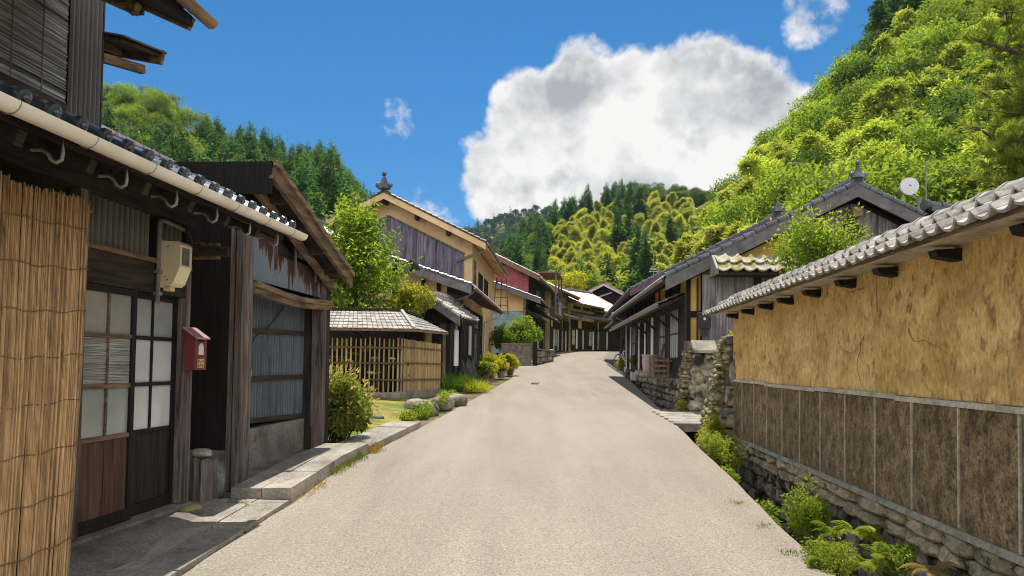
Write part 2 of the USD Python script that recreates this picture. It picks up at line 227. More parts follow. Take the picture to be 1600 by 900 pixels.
mat('gutter_cream', (.66, .60, .47), (.78, .73, .62), (2.5, 2.5, 2.5), .35, .05, spec=.5, c3=(.36, .27, .17), s3=(3, 1.2, 3), lo3=.62, hi3=.75)
mat('hook_metal', (.22, .21, .19), (.36, .35, .32), (9, 9, 9), .45, .1, metal=.6)
mat('gutter_brown', (.11, .085, .065), (.24, .19, .14), (4, 4, 4), .5, .2, spec=.5)
mat('corrugated_dark', (.025, .023, .022), (.075, .066, .06), (5, 5, 1.4), .55, .15, spec=.5, c3=(.075, .04, .028), s3=(4, 4, 1), lo3=.6)
mat('corrugated_grey', (.085, .08, .075), (.22, .21, .19), (6, 6, 1.2), .5, .15, spec=.5, c3=(.10, .06, .04), s3=(4, 4, .8), lo3=.55)
mat('corrugated_blue', (.075, .105, .135), (.20, .25, .29), (6, 6, .9), .45, .2, spec=.5, c3=(.075, .065, .06), s3=(5, 5, .6), lo3=.5, hi3=.7)
def ribbed(name, dark, light, rough, pitch, y0, head, groove_shade=.42):
    """Corrugated sheet with the shade of its grooves painted into the colour (ribs run up, pitch along the street)."""
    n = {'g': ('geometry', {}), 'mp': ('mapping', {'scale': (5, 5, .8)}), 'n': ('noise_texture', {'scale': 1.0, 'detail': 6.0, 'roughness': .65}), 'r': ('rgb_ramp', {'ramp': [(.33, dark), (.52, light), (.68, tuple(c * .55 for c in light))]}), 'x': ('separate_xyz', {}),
         'm1': ('math', {'math_type': 'multiply_add', 'value2': 2 * math.pi / (pitch * math.cos(math.radians(head))), 'value3': -y0 * 2 * math.pi / (pitch * math.cos(math.radians(head)))}), 'c': ('math', {'math_type': 'cosine'}), 'k': ('map_range', {'from_min': -1.0, 'from_max': .6, 'to_min': groove_shade, 'to_max': 1.0}), 's': ('vector_math', {'math_type': 'scale'}), 'p': ('principled_bsdf', {'roughness': rough, 'specular_ior_level': .5})}
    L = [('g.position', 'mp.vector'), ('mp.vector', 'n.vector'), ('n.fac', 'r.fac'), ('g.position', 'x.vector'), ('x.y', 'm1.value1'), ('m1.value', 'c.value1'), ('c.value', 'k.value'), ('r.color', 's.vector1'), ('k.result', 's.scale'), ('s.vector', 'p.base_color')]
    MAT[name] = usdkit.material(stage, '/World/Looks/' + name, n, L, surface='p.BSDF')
def rustsheet():
    n = {'g': ('geometry', {}), 'mp': ('mapping', {'scale': (9, 9, 1.3)}), 'n': ('noise_texture', {'scale': 1.0, 'detail': 6.0, 'roughness': .65}), 'x': ('separate_xyz', {}), 'a': ('math', {'math_type': 'multiply_add', 'value2': .55, 'value3': -1.38}), 'ay': ('math', {'math_type': 'multiply_add', 'value2': .10, 'value3': -.92}), 's0': ('math', {'math_type': 'add'}), 's': ('math', {'math_type': 'add'}),
         'k': ('rgb_ramp', {'ramp': [(.40, (.17, .21, .26)), (.52, (.22, .25, .29)), (.535, (.16, .06, .025)), (.58, (.055, .022, .018)), (.8, (.035, .018, .018))]}), 'p': ('principled_bsdf', {'roughness': .6, 'specular_ior_level': .4})}
    L = [('g.position', 'mp.vector'), ('mp.vector', 'n.vector'), ('g.position', 'x.vector'), ('x.z', 'a.value1'), ('x.y', 'ay.value1'), ('a.value', 's0.value1'), ('ay.value', 's0.value2'), ('s0.value', 's.value1'), ('n.fac', 's.value2'), ('s.value', 'k.fac'), ('k.color', 'p.base_color')]
    MAT['rusty_sheet'] = usdkit.material(stage, '/World/Looks/rusty_sheet', n, L, surface='p.BSDF')
rustsheet()
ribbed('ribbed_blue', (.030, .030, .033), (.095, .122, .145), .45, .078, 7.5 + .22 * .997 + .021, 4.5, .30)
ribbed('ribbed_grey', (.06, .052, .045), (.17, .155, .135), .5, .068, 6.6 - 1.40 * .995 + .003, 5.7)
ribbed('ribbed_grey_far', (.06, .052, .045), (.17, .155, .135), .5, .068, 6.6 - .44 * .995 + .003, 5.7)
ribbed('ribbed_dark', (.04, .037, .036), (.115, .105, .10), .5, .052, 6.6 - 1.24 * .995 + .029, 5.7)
mat('reed', (.37, .225, .10), (.66, .44, .225), (30, 30, 1.6), .7, .3, rnd=.42, spec=.3, c3=(.25, .15, .07), s3=(16, 16, 1.2), lo3=.6)
mat('dark_reed', (.15, .15, .14), (.42, .42, .39), (8, 2.5, 60), .7, .2, rnd=.55)
mat('bamboo', (.30, .20, .09), (.52, .375, .185), (20, 20, 1.5), .5, .2, rnd=.25, c3=(.25, .14, .05), s3=(10, 10, 1.2), lo3=.6)
mat('twine', (.16, .10, .06), (.26, .17, .10), (20, 20, 20), .9, 0)
mat('cream_plastic', (.72, .60, .36), (.80, .69, .46), (3, 3, 3), .38, .03, spec=.5)
mat('red_metal', (.13, .018, .020), (.18, .028, .027), (5, 5, 5), .5, .1, spec=.5)
mat('red_roof_metal', (.42, .23, .23), (.50, .29, .28), (5, 5, 5), .5, .1, spec=.5)
mat('gold_paint', (.56, .42, .17), (.62, .48, .22), (5, 5, 5), .5, 0)
mat('paper', (.66, .60, .48), (.74, .70, .60), (5, 5, 5), .8, 0)
mat('ink', (.01, .01, .01), (.02, .02, .02), (5, 5, 5), .7, 0)
mat('black_plastic', (.012, .012, .014), (.03, .03, .032), (5, 5, 5), .4, .05, spec=.5)
mat('pvc_grey', (.15, .145, .13), (.24, .23, .21), (3, 3, 3), .45, .05)
mat('white_metal', (.62, .63, .65), (.74, .74, .75), (3, 3, 3), .4, .02)
mat('blue_plastic', (.02, .06, .22), (.04, .10, .32), (3, 3, 3), .4, 0)
mat('terracotta', (.24, .10, .06), (.36, .17, .10), (6, 6, 6), .85, .2)
mat('glaze_brown', (.05, .028, .018), (.12, .07, .045), (5, 5, 5), .3, .1, spec=.6)
mat('styrofoam', (.55, .58, .58), (.68, .70, .70), (6, 6, 6), .8, .1)
mat('log_bark', (.09, .07, .065), (.26, .22, .205), (14, 14, 2), .9, .9, dist=.03)
mat('bark', (.05, .036, .026), (.14, .105, .075), (9, 9, 2), .9, .8, coord='object', dist=.03)
mat('culm', (.10, .14, .03), (.22, .26, .07), (3, 3, 1), .5, .1, coord='object')
mat('frosted', (.26, .29, .27), (.36, .39, .36), (2.5, 2.5, 2.5), .16, .02, spec=.9)
mat('frosted_warm', (.26, .25, .215), (.37, .35, .31), (2.5, 2.5, 2.5), .2, .02, spec=.8)
mat('white_glass', (.56, .60, .60), (.66, .69, .68), (1.5, 1.5, 1.5), .12, .02, spec=.9)
mat('dark_glass', (.02, .025, .03), (.05, .055, .06), (2, 2, 2), .1, .02, spec=.9)
leafmat('cedar_leaf', (.04, .11, .05), (.18, .34, .105), .28, .45, .3, tcol=(1.9, 2.1, .9))
leafmat('bamboo_leaf', (.42, .50, .09), (.78, .82, .25), .42, .35, .22, tcol=(1.8, 1.9, .75))
leafmat('gold_bamboo_leaf', (.72, .74, .16), (.95, .95, .40), .42, .22, .2, tcol=(1.45, 1.5, .7))
leafmat('broad_leaf', (.15, .28, .045), (.38, .52, .09), .38, .4, .3)
leafmat('dark_broad_leaf', (.06, .14, .035), (.19, .32, .065), .32, .35, .25)
leafmat('garden_leaf', (.18, .34, .05), (.44, .58, .10), .5, .9, .1)
leafmat('lime_leaf', (.40, .45, .05), (.68, .68, .12), .48, 1.6, .1)
leafmat('shrub_leaf', (.20, .30, .065), (.52, .56, .15), .42, 2.2, .15)
leafmat('fern_leaf', (.24, .36, .06), (.56, .62, .15), .5, 2.0, .25, spec=.08)
leafmat('dry_leaf', (.34, .22, .06), (.52, .38, .13), .35, 2.0, .2)
leafmat('sedge_leaf', (.03, .085, .018), (.10, .20, .035), .4, 1.5, .15)
leafmat('grass_blade', (.10, .17, .02), (.30, .34, .055), .45, .7, .2)
leafmat('pine_needle', (.20, .32, .06), (.46, .56, .14), .35, .8, .15)
leafmat('bush_tip', (.50, .42, .20), (.70, .60, .34), .45, 3.0, .1)
leafmat('far_leaf', (.035, .095, .045), (.085, .17, .07), .25, .12, .3)
# ------------------------------------------------------------------ terrain: one sheet from the doorsteps to the far mountain
HILLS = [  # skyline points (bearing as picture column, row), forward distance of crest and of foot, height of the trees on the crest
    dict(n='L', p=[(-500, 0), (0, 76), (155, 120), (240, 136), (290, 162), (330, 196), (400, 210), (450, 226), (520, 240), (560, 292), (620, 375), (700, 470), (780, 580), (830, 640)], Y=190, B=58, tree=8),
    dict(n='C', p=[(660, 640), (700, 520), (740, 440), (770, 400), (800, 368), (850, 332), (890, 312), (940, 293), (1000, 284), (1060, 284), (1100, 293), (1140, 296), (1190, 294), (1300, 285), (1600, 260)], Y=265, B=92, tree=7.5),
    dict(n='R', p=[(1010, 640), (1080, 470), (1110, 340), (1150, 285), (1180, 268), (1195, 215), (1230, 188), (1265, 158), (1300, 112), (1350, 66), (1400, 18), (1450, -20), (1500, -50), (1600, -110), (2200, -330)], Y=100, B=36, tree=6),
    dict(n='F', p=[(300, 640), (500, 480), (640, 385), (720, 357), (790, 331), (830, 324), (900, 332), (1000, 352), (1200, 400), (1500, 520)], Y=820, B=400, tree=8)]
def hill_parts(x, y):
    yy = np.maximum(y, 1.0); u = 800 + FPX * x / yy; base = zg(y); res = []
    for h in HILLS:
        vv = np.interp(u, [q[0] for q in h['p']], [q[1] for q in h['p']])
        top = 1.6 + h['Y'] * (HC + ROL * (np.clip(u, -400, 2200) - 800) - vv) / FPX - h['tree']
        w = np.clip((y - h['B']) / (h['Y'] - h['B']), 0, 1); w = w ** 1.15
        fall = np.clip((y - h['Y']) / h['Y'], 0, 3)
        res.append(np.where(y > h['B'], (top - base) * w * np.maximum(1 - .55 * fall, -.2), -1.0))
    return res
def land(x, y): return zg(y) + np.maximum(0, np.max(hill_parts(x, y), axis=0))
def ditch_depth(y): return np.interp(y, [-60, 3, 11, 16, 23, 26.5, 27.5], [1.0, 1.0, .9, .85, .6, .35, 0])
def terrace(y): return np.interp(y, [-60, 12.4, 12.9, 15.9, 16.25, 29, 40], [.42, .44, .62, .70, 1.27, 1.29, 1.62])
RWX = lambda y: 3.65 + (y - 12.2) * .0692
def xw(y): return np.where(y < 12.6, RWX(y) - .04, np.interp(y, [12.6, 16.2, 29, 31], [3.75, 3.95, 4.62, 4.75]))
def build_ground():
    ys = np.concatenate([[-60, -30, -15, -8, -4, -1], np.arange(1, 40, .5), np.arange(40, 100, 2.5), np.arange(100, 300, 6), np.arange(300, 620, 16), np.arange(620, 1500, 40)])
    lo = np.array([1400, 1000, 700, 520, 400, 320, 270, 230, 200, 175, 155, 138, 122, 108, 96, 85, 75, 66, 58, 50, 43, 37, 31, 26, 21.5, 17.5, 14, 11, 8.5, 6.5, 5, 3.8, 2.8, 2, 1.3, .7, .3, 0])
    rows = []
    for y in ys:
        l, r, w = xl(y), xr(y), float(xw(y)); dd = ditch_depth(y); z0 = float(zg(y))
        xs = list(l - lo); zs = [float(land(x, y)) - .03 for x in xs]
        for k in np.linspace(0, 1, 6)[1:]: xs.append(l + (r - l) * k - (.03 if k == 1 else 0)); zs.append(z0 - .09)
        on = dd > 0 and y < 27.6
        w = w if on else r + .3
        xs += [r - .02, w + .2, w + .24]; zs += [z0 - .09 - dd, z0 - .05 - dd, max(float(terrace(y)), z0 - .03) if y < 40 else z0 - .03]
        for o in lo[::-1][1:]:
            x = w + .24 + o; zs.append(max(float(land(x, y)) - .03, float(terrace(y)) if y < 40 else -9)); xs.append(x)
        rows.append(np.stack([xs, np.full(len(xs), y), zs], -1))
    return MB().grid(np.array(rows))
def groundmat():
    n = {'g': ('geometry', {}), 'x': ('separate_xyz', {}), 'k': ('map_range', {'range_type': 'smoothstep', 'from_min': 40.0, 'from_max': 75.0}),
         'n1': ('noise_texture', {'scale': 1.6, 'detail': 6.0}), 'r1': ('rgb_ramp', {'ramp': [(.35, (.10, .078, .045)), (.65, (.23, .19, .115))]}), 'n4': ('noise_texture', {'scale': .45, 'detail': 4.0}), 'k4': ('map_range', {'range_type': 'smoothstep', 'from_min': .60, 'from_max': .72}), 'm4': ('mix', {'color2': (.085, .115, .02)}),
         'n2': ('noise_texture', {'scale': .12, 'detail': 8.0, 'roughness': .7}), 'r2': ('rgb_ramp', {'ramp': [(.35, (.022, .036, .010)), (.65, (.075, .115, .022))]}), 'n3': ('noise_texture', {'scale': .022, 'detail': 4.0}), 'k3': ('map_range', {'range_type': 'smoothstep', 'from_min': .47, 'from_max': .56}), 'm3': ('mix', {'color2': (.26, .29, .04)}),
         'm': ('mix', {}), 'b': ('bump', {'strength': .8, 'distance': .05}), 'p': ('principled_bsdf', {'roughness': .95, 'specular_ior_level': .1})}
    L = [('g.position', 'x.vector'), ('x.y', 'k.value'), ('g.position', 'n1.vector'), ('g.position', 'n2.vector'), ('g.position', 'n3.vector'), ('g.position', 'n4.vector'), ('n1.fac', 'r1.fac'), ('n4.fac', 'k4.value'), ('k4.result', 'm4.fac'), ('r1.color', 'm4.color1'),
         ('n2.fac', 'r2.fac'), ('n3.fac', 'k3.value'), ('k3.result', 'm3.fac'), ('r2.color', 'm3.color1'), ('k.result', 'm.fac'), ('m4.color', 'm.color1'), ('m3.color', 'm.color2'), ('m.color', 'p.base_color'), ('n1.fac', 'b.height'), ('b.normal', 'p.normal')]
    MAT['ground'] = usdkit.material(stage, '/World/Looks/ground', n, L, surface='p.BSDF')
groundmat()
single('ground', build_ground(), 'ground', kind='structure', smooth=True)

rs = np.random.RandomState(3)
def build_road():
    ys = np.concatenate([[-40, -15, -5], np.arange(0, 30, .25), np.arange(30, 62, .5), np.arange(62, 100, 2)]); rows = []
    j = lambda y, s: .035 * (meshkit.fbm(np.array([[y * 1.7, s, 0]]), 3, 5)[0] - .5) * 2
    for y in ys:
        l, r = xl(y) + j(y, 3.3), xr(y) + .5 * j(y, 9.1); k = np.linspace(0, 1, 13); x = l + (r - l) * k; z = zg(y) + .03 * np.sin(np.pi * k) - .02 + .006 * (meshkit.fbm(np.stack([x * .9, np.full(13, y * .9), k * 0], -1), 3, 2) - .5)
        if y < 27.4: x = np.append(x, r + .01); z = np.append(z, zg(y) - .35)
        else: x = np.append(x, r + .05); z = np.append(z, zg(y) - .08)
        rows.append(np.stack([x, np.full(14, y), z], -1))
    return MB().grid(np.array(rows))
single('road', build_road(), 'asphalt', kind='structure', smooth=40)

ICO = {k: trimesh.creation.icosphere(k) for k in (1, 2, 3)}
def rock(c, size, rot=0.0, sub=2, seed=0, box=.55, rough=.16):
    m = ICO[sub]; v = np.array(m.vertices); q = np.abs(v).max(1, keepdims=True)
    v = v * (1 - box) + v / q * box * .86
    v = v * (1 + rough * 2 * (meshkit.fbm(v * 1.3 + seed * 7.3, 3, seed % 50)[:, None] - .5)) * np.asarray(size, float) / 2
    c_, s_ = math.cos(rot), math.sin(rot); v = np.stack([v[:, 0] * c_ - v[:, 1] * s_, v[:, 0] * s_ + v[:, 1] * c_, v[:, 2]], -1)
    return MB().add(v + np.asarray(c, float), m.faces)

# stone slabs along the left side of the road
pv = thing('stone_paving', None, None, kind='structure')
y = 3.2; i = 0
while y < 12.7:
    ln = .78 + .3 * rs.rand(); up = .015 if y < 6.95 else (.115 if y < 9.5 else .075)
    if y < 7.0 < y + ln: ln = 7.0 - y
    rowsx = [(.66, 1.02), (.32, .65), (.02, .31)] if y < 6.95 else [(.30, .58), (.015, .29)]
    if y > 9.5: rowsx = [(.02, .52)]
    for a, b in rowsx:
        dy = rs.uniform(-.1, .1) if y < 6.8 else 0; g = .008
        P = [A3(xl(y + dy) - b, y + dy + g, 0), A3(xl(y + dy) - a, y + dy + g, 0), A3(xl(y + ln + dy) - a, y + ln + dy - g, 0), A3(xl(y + ln + dy) - b, y + ln + dy - g, 0)]
        tilt = rs.uniform(-.006, .006, 4)
        part(pv, 'slab', MB().hexa([p + A3(0, 0, zg(p[1]) - .25) for p in P] + [p + A3(0, 0, zg(p[1]) + up + t) for p, t in zip(P, tilt)]), 'slab_stone')
    y += ln
# concrete apron before the left doorway
L1 = Fr(-2.91, 6.6, 5.7, 1)
S_ = np.concatenate([np.arange(-4.2, -.2, .1), [-.15, -.08]]); T_ = np.array([-.1, .12, .22, .32, .42, .52, .60, .62]); Zp = np.array([.300, .298, .290, .268, .235, .19, .15, .0])
P = np.array([[L1(s, t + (.04 * math.sin(s * 3.1) + .03 * math.sin(s * 7.7) if i > 3 else 0), z + (.03 * (meshkit.fbm(np.array([[s * 3, t * 3, 1]]), 3, 4)[0] - .5) if 1 < i < 7 else 0) - (0.0 if i < 2 else .045 * max(0, -s - 1.2) / 2)) for i, (t, z) in enumerate(zip(T_, Zp))] for s in S_])
single('concrete_apron', MB().grid(P), 'concrete', kind='structure', smooth=50)
single('kerb_stone', rock(L1(-.10, .14, .255), (.15, .30, .15), -.1, 2, 3), 'kerb_moss', kind='structure', smooth=True)

# ------------------------------------------------------------------ building helpers
def corrugated(F, s0, s1, t, z0, z1, pitch=.08, amp=.012, z0b=None, axis='s'):
    n = max(8, int((s1 - s0) / pitch * 6)); s = np.linspace(s0, s1, n); d = amp * np.cos((s - s0) / pitch * 2 * np.pi)
    zb = np.linspace(z0, z0 if z0b is None else z0b, n)
    return MB().grid(np.array([[F(a, t + b, z) for a, b, z in zip(s, d, zb)], [F(a, t + b, z1) for a, b in zip(s, d)]]))
def tile(P0, Aw, Bl, N, roll=.034, dip=.02, th=.016, n=9, lip=.0):
    x = np.linspace(0, 1, n); h = np.where(x < .68, -dip * np.sin(np.pi * x / .68), roll * np.sin(np.pi * (x - .68) / .32)); P0, Aw, Bl, N = (np.asarray(q, float) for q in (P0, Aw, Bl, N))
    rows = []
    for k, off in ((0, 0.0), (1, .012)): rows.append(P0 + x[:, None] * Aw + k * Bl + (h[:, None] - (off if k else 0) + (lip if k == 0 else 0)) * N)
    top = np.array(rows); bot = top - th * N; m = MB().grid(top); m.grid(bot); m.grid(np.array([top[0], bot[0]])); m.grid(np.array([top[1], bot[1]])); m.grid(np.array([top[:, 0], bot[:, 0]])); m.grid(np.array([top[:, -1], bot[:, -1]])); return m
def tile_sheet(P0, Aw, Bl, pitch=.28, course=.27, amp=.03, per=6):
    """A tiled slope: P0 eave corner, Aw along the eave, Bl up the slope."""
    P0, Aw, Bl = (np.asarray(q, float) for q in (P0, Aw, Bl)); N = np.cross(Aw, Bl); N /= np.linalg.norm(N); N = N if N[2] > 0 else -N
    la, lb = np.linalg.norm(Aw), np.linalg.norm(Bl); na = max(2, int(round(la / pitch))); nb = max(1, int(round(lb / course)))
    a = np.linspace(0, 1, na * per + 1); ph = (a * na) % 1.0; h = np.where(ph < .66, -amp * .5 * np.sin(np.pi * ph / .66), amp * np.sin(np.pi * (ph - .66) / .34)); rows = []
    for k in range(nb):
        rows.append(P0 + a[:, None] * Aw + (k / nb) * Bl + (h[:, None] + .028) * N); rows.append(P0 + a[:, None] * Aw + ((k + .999) / nb) * Bl + (h[:, None] * .9) * N)
    m = MB().grid(np.array(rows)); m.grid(np.array([rows[0], rows[0] - .05 * N])); return m
def ridge_row(p, q, r=.11, seg=.32, n=8):
    p, q = np.asarray(p, float), np.asarray(q, float); L = np.linalg.norm(q - p); k = max(1, int(L / seg)); m = MB()
    for i in range(k): m.tube([p + (q - p) * i / k, p + (q - p) * (i + .93) / k], [r * 1.06, r * .96], n)
    m.beam(p - A3(0, 0, r * .8), q - A3(0, 0, r * .8), r * 2.3, r * 1.0); return m
def finial(c, h=.6, w=.4):                  # a ridge-end ornament: stepped block, shoulder scrolls and a knob
    c = np.asarray(c, float); m = MB()
    m.tube([c, c + A3(0, 0, h * .25), c + A3(0, 0, h * .26), c + A3(0, 0, h * .5), c + A3(0, 0, h * .66)], [w * .55, w * .5, w * .36, w * .22, w * .12], 8)
    m.tri(trimesh.creation.icosphere(1, w * .2).apply_translation(c + A3(0, 0, h * .82)))
    for s in (-1, 1): m.tri(trimesh.creation.icosphere(1, w * .22).apply_translation(c + A3(s * w * .5, 0, h * .2)))
    return m
def half_gutter(F, s0, s1, t, z, r=.055, n=8, drop=0.0):
    th = np.linspace(-math.pi, 0, n); P = [[F(s, t + rr * math.cos(a), z + rr * math.sin(a) - drop * (s - s0)) for a in th] for s in (s0, s1) for rr in (r,)]
    Pi = [[F(s, t + (r - .006) * math.cos(a), z + (r - .006) * math.sin(a) - drop * (s - s0)) for a in th] for s in (s0, s1)]
    m = MB().grid(np.array(P)); m.grid(np.array(Pi)); m.grid(np.array([P[0], Pi[0]])); m.grid(np.array([P[1], Pi[1]])); m.grid(np.array([[P[0][0], P[1][0]], [Pi[0][0], Pi[1][0]]])); m.grid(np.array([[P[0][-1], P[1][-1]], [Pi[0][-1], Pi[1][-1]]]))
    e = F(s1, t, z); m.add(np.vstack([P[1], e]), [[i, i + 1, n] for i in range(n - 1)]); e = F(s0, t, z); m.add(np.vstack([P[0], e]), [[i, i + 1, n] for i in range(n - 1)]); return m
def gable_roof(th, F, s0, s1, tr, te, tb, ze, zr, tilem='grey_tile', vergem='verge_grey', th_=.10, gutterm='gutter_brown', pitch=.28, fin=True, gut=True, deckm='dark_beam', zb=None, ridgem=None, finh=.6, vh=.24):
    """Ridge along s at t = tr, z = zr; eaves at te (street side, z = ze) and tb."""
    zb = ze if zb is None else zb
    for (t1, z1, nm) in ((te, ze, 'front'), (tb, zb, 'rear')):
        part(th, 'roof_deck', MB().hexa([F(s0, t1, z1 - th_), F(s1, t1, z1 - th_), F(s1, tr, zr - th_), F(s0, tr, zr - th_), F(s0, t1, z1), F(s1, t1, z1), F(s1, tr, zr), F(s0, tr, zr)]), deckm)
        part(th, 'roof_tiles', tile_sheet(F(s0 - .03, t1 + (.04 if t1 > tr else -.04), z1 + .03), F(s1 + .06, 0, 0) - F(s0, 0, 0), F(0, tr, zr + .03) - F(0, t1, z1 + .03), pitch), tilem)
        for s in (s0, s1):
            sg = -1 if s == s0 else 1
            part(th, 'verge_board', MB().hexa([F(s + sg * .003, t1, z1 - vh), F(s + sg * .045, t1, z1 - vh), F(s + sg * .045, tr, zr - vh), F(s + sg * .003, tr, zr - vh), F(s + sg * .003, t1, z1 + .01), F(s + sg * .045, t1, z1 + .01), F(s + sg * .045, tr, zr + .01), F(s + sg * .003, tr, zr + .01)]), vergem)
            tl = MB(); n = max(3, int(np.linalg.norm(F(0, tr, zr) - F(0, t1, z1)) / .27))
            for i in range(n):
                a, b = F(s, t1 + (tr - t1) * i / n, z1 + (zr - z1) * i / n + .075), F(s, t1 + (tr - t1) * (i + .96) / n, z1 + (zr - z1) * (i + .96) / n + .055); tl.tube([a, b], [.075, .062], 7)
            part(th, 'verge_tiles', tl, tilem)
    part(th, 'ridge', ridge_row(F(s0 - .03, tr, zr + .16), F(s1 + .03, tr, zr + .16)), ridgem or tilem, smooth=40)
    if fin: part(th, 'finial', finial(F(s0 - .02, tr, zr + .16), finh, finh * .66), ridgem or tilem, smooth=40)
    if gut: part(th, 'gutter', half_gutter(F, s0 + .02, s1 - .02, te + .10, ze - .02), gutterm, smooth=40)
def house_body(th, F, s0, s1, t0, tb, z0, ze, tr, zr, wallm, facem=None, ins=.06):
    """Walls under a gable roof whose ridge runs along s; front wall on t = t0, rear on t = tb."""
    c = [F(s0, t0, z0), F(s0, t0, ze), F(s0, tr, zr), F(s0, tb, ze), F(s0, tb, z0)]
    part(th, 'gable_wall', MB().prism(c, F(s0 + .12, 0, 0) - F(s0, 0, 0)), wallm)
    part(th, 'gable_wall', MB().prism([p + F.s * (s1 - s0) for p in c], -F.s * .12), wallm)
    part(th, 'front_wall', MB().box(F, s0 + .12, s1 - .12, t0 - .12, t0, z0, ze), facem or wallm)
    part(th, 'rear_wall', MB().box(F, s0 + .12, s1 - .12, tb, tb + .12, z0, ze), wallm)
def planks(th, F, s, ts, z0, topf, m, w=.18, th_=.022, name='plank', seed=1, ragged=0.0):
    """Upright boards on a wall facing down the street (plane s), spanning t."""
    r = np.random.RandomState(seed); t = min(ts); e = max(ts)
    while t < e - .01:
        ww = min(w * r.uniform(.8, 1.25), e - t); d = th_ * r.uniform(.7, 1.3); a, b = t + .004, t + ww - .004; zz = z0 + ragged * r.rand()
        part(th, name, MB().hexa([F(s - d, a, zz), F(s, a, zz), F(s, b, zz), F(s - d, b, zz), F(s - d, a, topf(a)), F(s, a, topf(a)), F(s, b, topf(b)), F(s - d, b, topf(b))]), m); t += ww
def boards(th, F, s0, s1, t, z0, z1, m, w=.2, th_=.02, name='board', seed=1):
    """Upright boards on a street front (plane t)."""
    r = np.random.RandomState(seed); s = s0
    while s < s1 - .01:
        ww = min(w * r.uniform(.8, 1.25), s1 - s); d = th_ * r.uniform(.7, 1.3); part(th, name, MB().box(F, s + .004, s + ww - .004, t, t + d, z0, z1), m); s += ww
def lattice(th, F, s0, s1, t, z0, z1, m='dark_board', glass='white_glass', nv=5, rails=(.5,), fr=.05, name='lattice_window', bar=.022):
    """A timber window: frame, uprights, cross rails, pane behind."""
    f = MB().box(F, s0, s0 + fr, t, t + .03, z0, z1); f.box(F, s1 - fr, s1, t, t + .03, z0, z1); f.box(F, s0 + fr, s1 - fr, t, t + .03, z1 - fr, z1); f.box(F, s0 + fr, s1 - fr, t, t + .03, z0, z0 + fr)
    w = part(th, name, f, m)
    part(w, 'pane', MB().box(F, s0 + fr, s1 - fr, t + .004, t + .012, z0 + fr, z1 - fr), glass)
    for i in range(nv):
        s = s0 + fr + (s1 - s0 - 2 * fr) * (i + 1) / (nv + 1); part(w, 'upright', MB().box(F, s - bar / 2, s + bar / 2, t + .013, t + .026, z0 + fr, z1 - fr), m)
    for k in rails: part(w, 'rail', MB().box(F, s0 + fr, s1 - fr, t + .013, t + .024, z0 + (z1 - z0) * k - .018, z0 + (z1 - z0) * k + .018), m)
    return w

# ------------------------------------------------------------------ near left house
ZD = .30
nh = thing('timber_house', 'dark two storey timber house with sliding doors and cream gutter, nearest on the left', 'house', (-2.91, 6.6, 0))
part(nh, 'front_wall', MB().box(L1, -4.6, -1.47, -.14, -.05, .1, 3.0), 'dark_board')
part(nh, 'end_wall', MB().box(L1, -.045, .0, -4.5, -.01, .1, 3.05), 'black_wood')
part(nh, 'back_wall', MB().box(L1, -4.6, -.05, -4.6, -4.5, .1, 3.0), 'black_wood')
part(nh, 'sill', MB().box(L1, -1.50, .02, -.12, .07, .12, .325), 'concrete')
part(nh, 'corner_post', MB().box(L1, -.055, .012, -.11, .025, .33, 2.62), 'post_wood', label='weathered post at the corner of the doorway')
part(nh, 'door_post', MB().box(L1, -1.49, -1.40, -.10, .04, .33, 3.0), 'post_wood')
part(nh, 'lintel', MB().box(L1, -1.40, -.056, -.10, .012, 2.14, 2.40), 'dark_beam')
part(nh, 'lintel_strip', MB().box(L1, -1.40, -.50, .013, .035, 2.385, 2.42), 'rail_wood')
part(nh, 'soffit', MB().hexa([L1(-4.6, -.3, 3.16), L1(.42, -.3, 3.16), L1(.42, .70, 2.75), L1(-4.6, .70, 2.75), L1(-4.6, -.3, 3.20), L1(.42, -.3, 3.20), L1(.42, .70, 2.79), L1(-4.6, .70, 2.79)]), 'dark_beam')
part(nh, 'wall_plate', MB().box(L1, -4.6, .02, -.10, .06, 2.78, 2.99), 'dark_beam')
for i, s in enumerate(np.arange(-4.45, .5, .55)):
    part(nh, 'rafter', MB().beam(L1(s, -.2, 3.07), L1(s, .66, 2.715), .06, .085), 'dark_beam')
part(nh, 'bracket', MB().box(L1, -.035, .035, .03, .38, 2.52, 2.60), 'dark_beam'); part(nh, 'bracket', MB().box(L1, .0, .075, .02, .26, 2.50, 2.64), 'beam_wood')
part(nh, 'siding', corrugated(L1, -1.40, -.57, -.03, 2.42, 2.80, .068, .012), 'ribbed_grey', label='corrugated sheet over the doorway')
part(nh, 'siding', corrugated(L1, -.44, -.06, -.03, 2.42, 2.80, .068, .012), 'ribbed_grey_far')
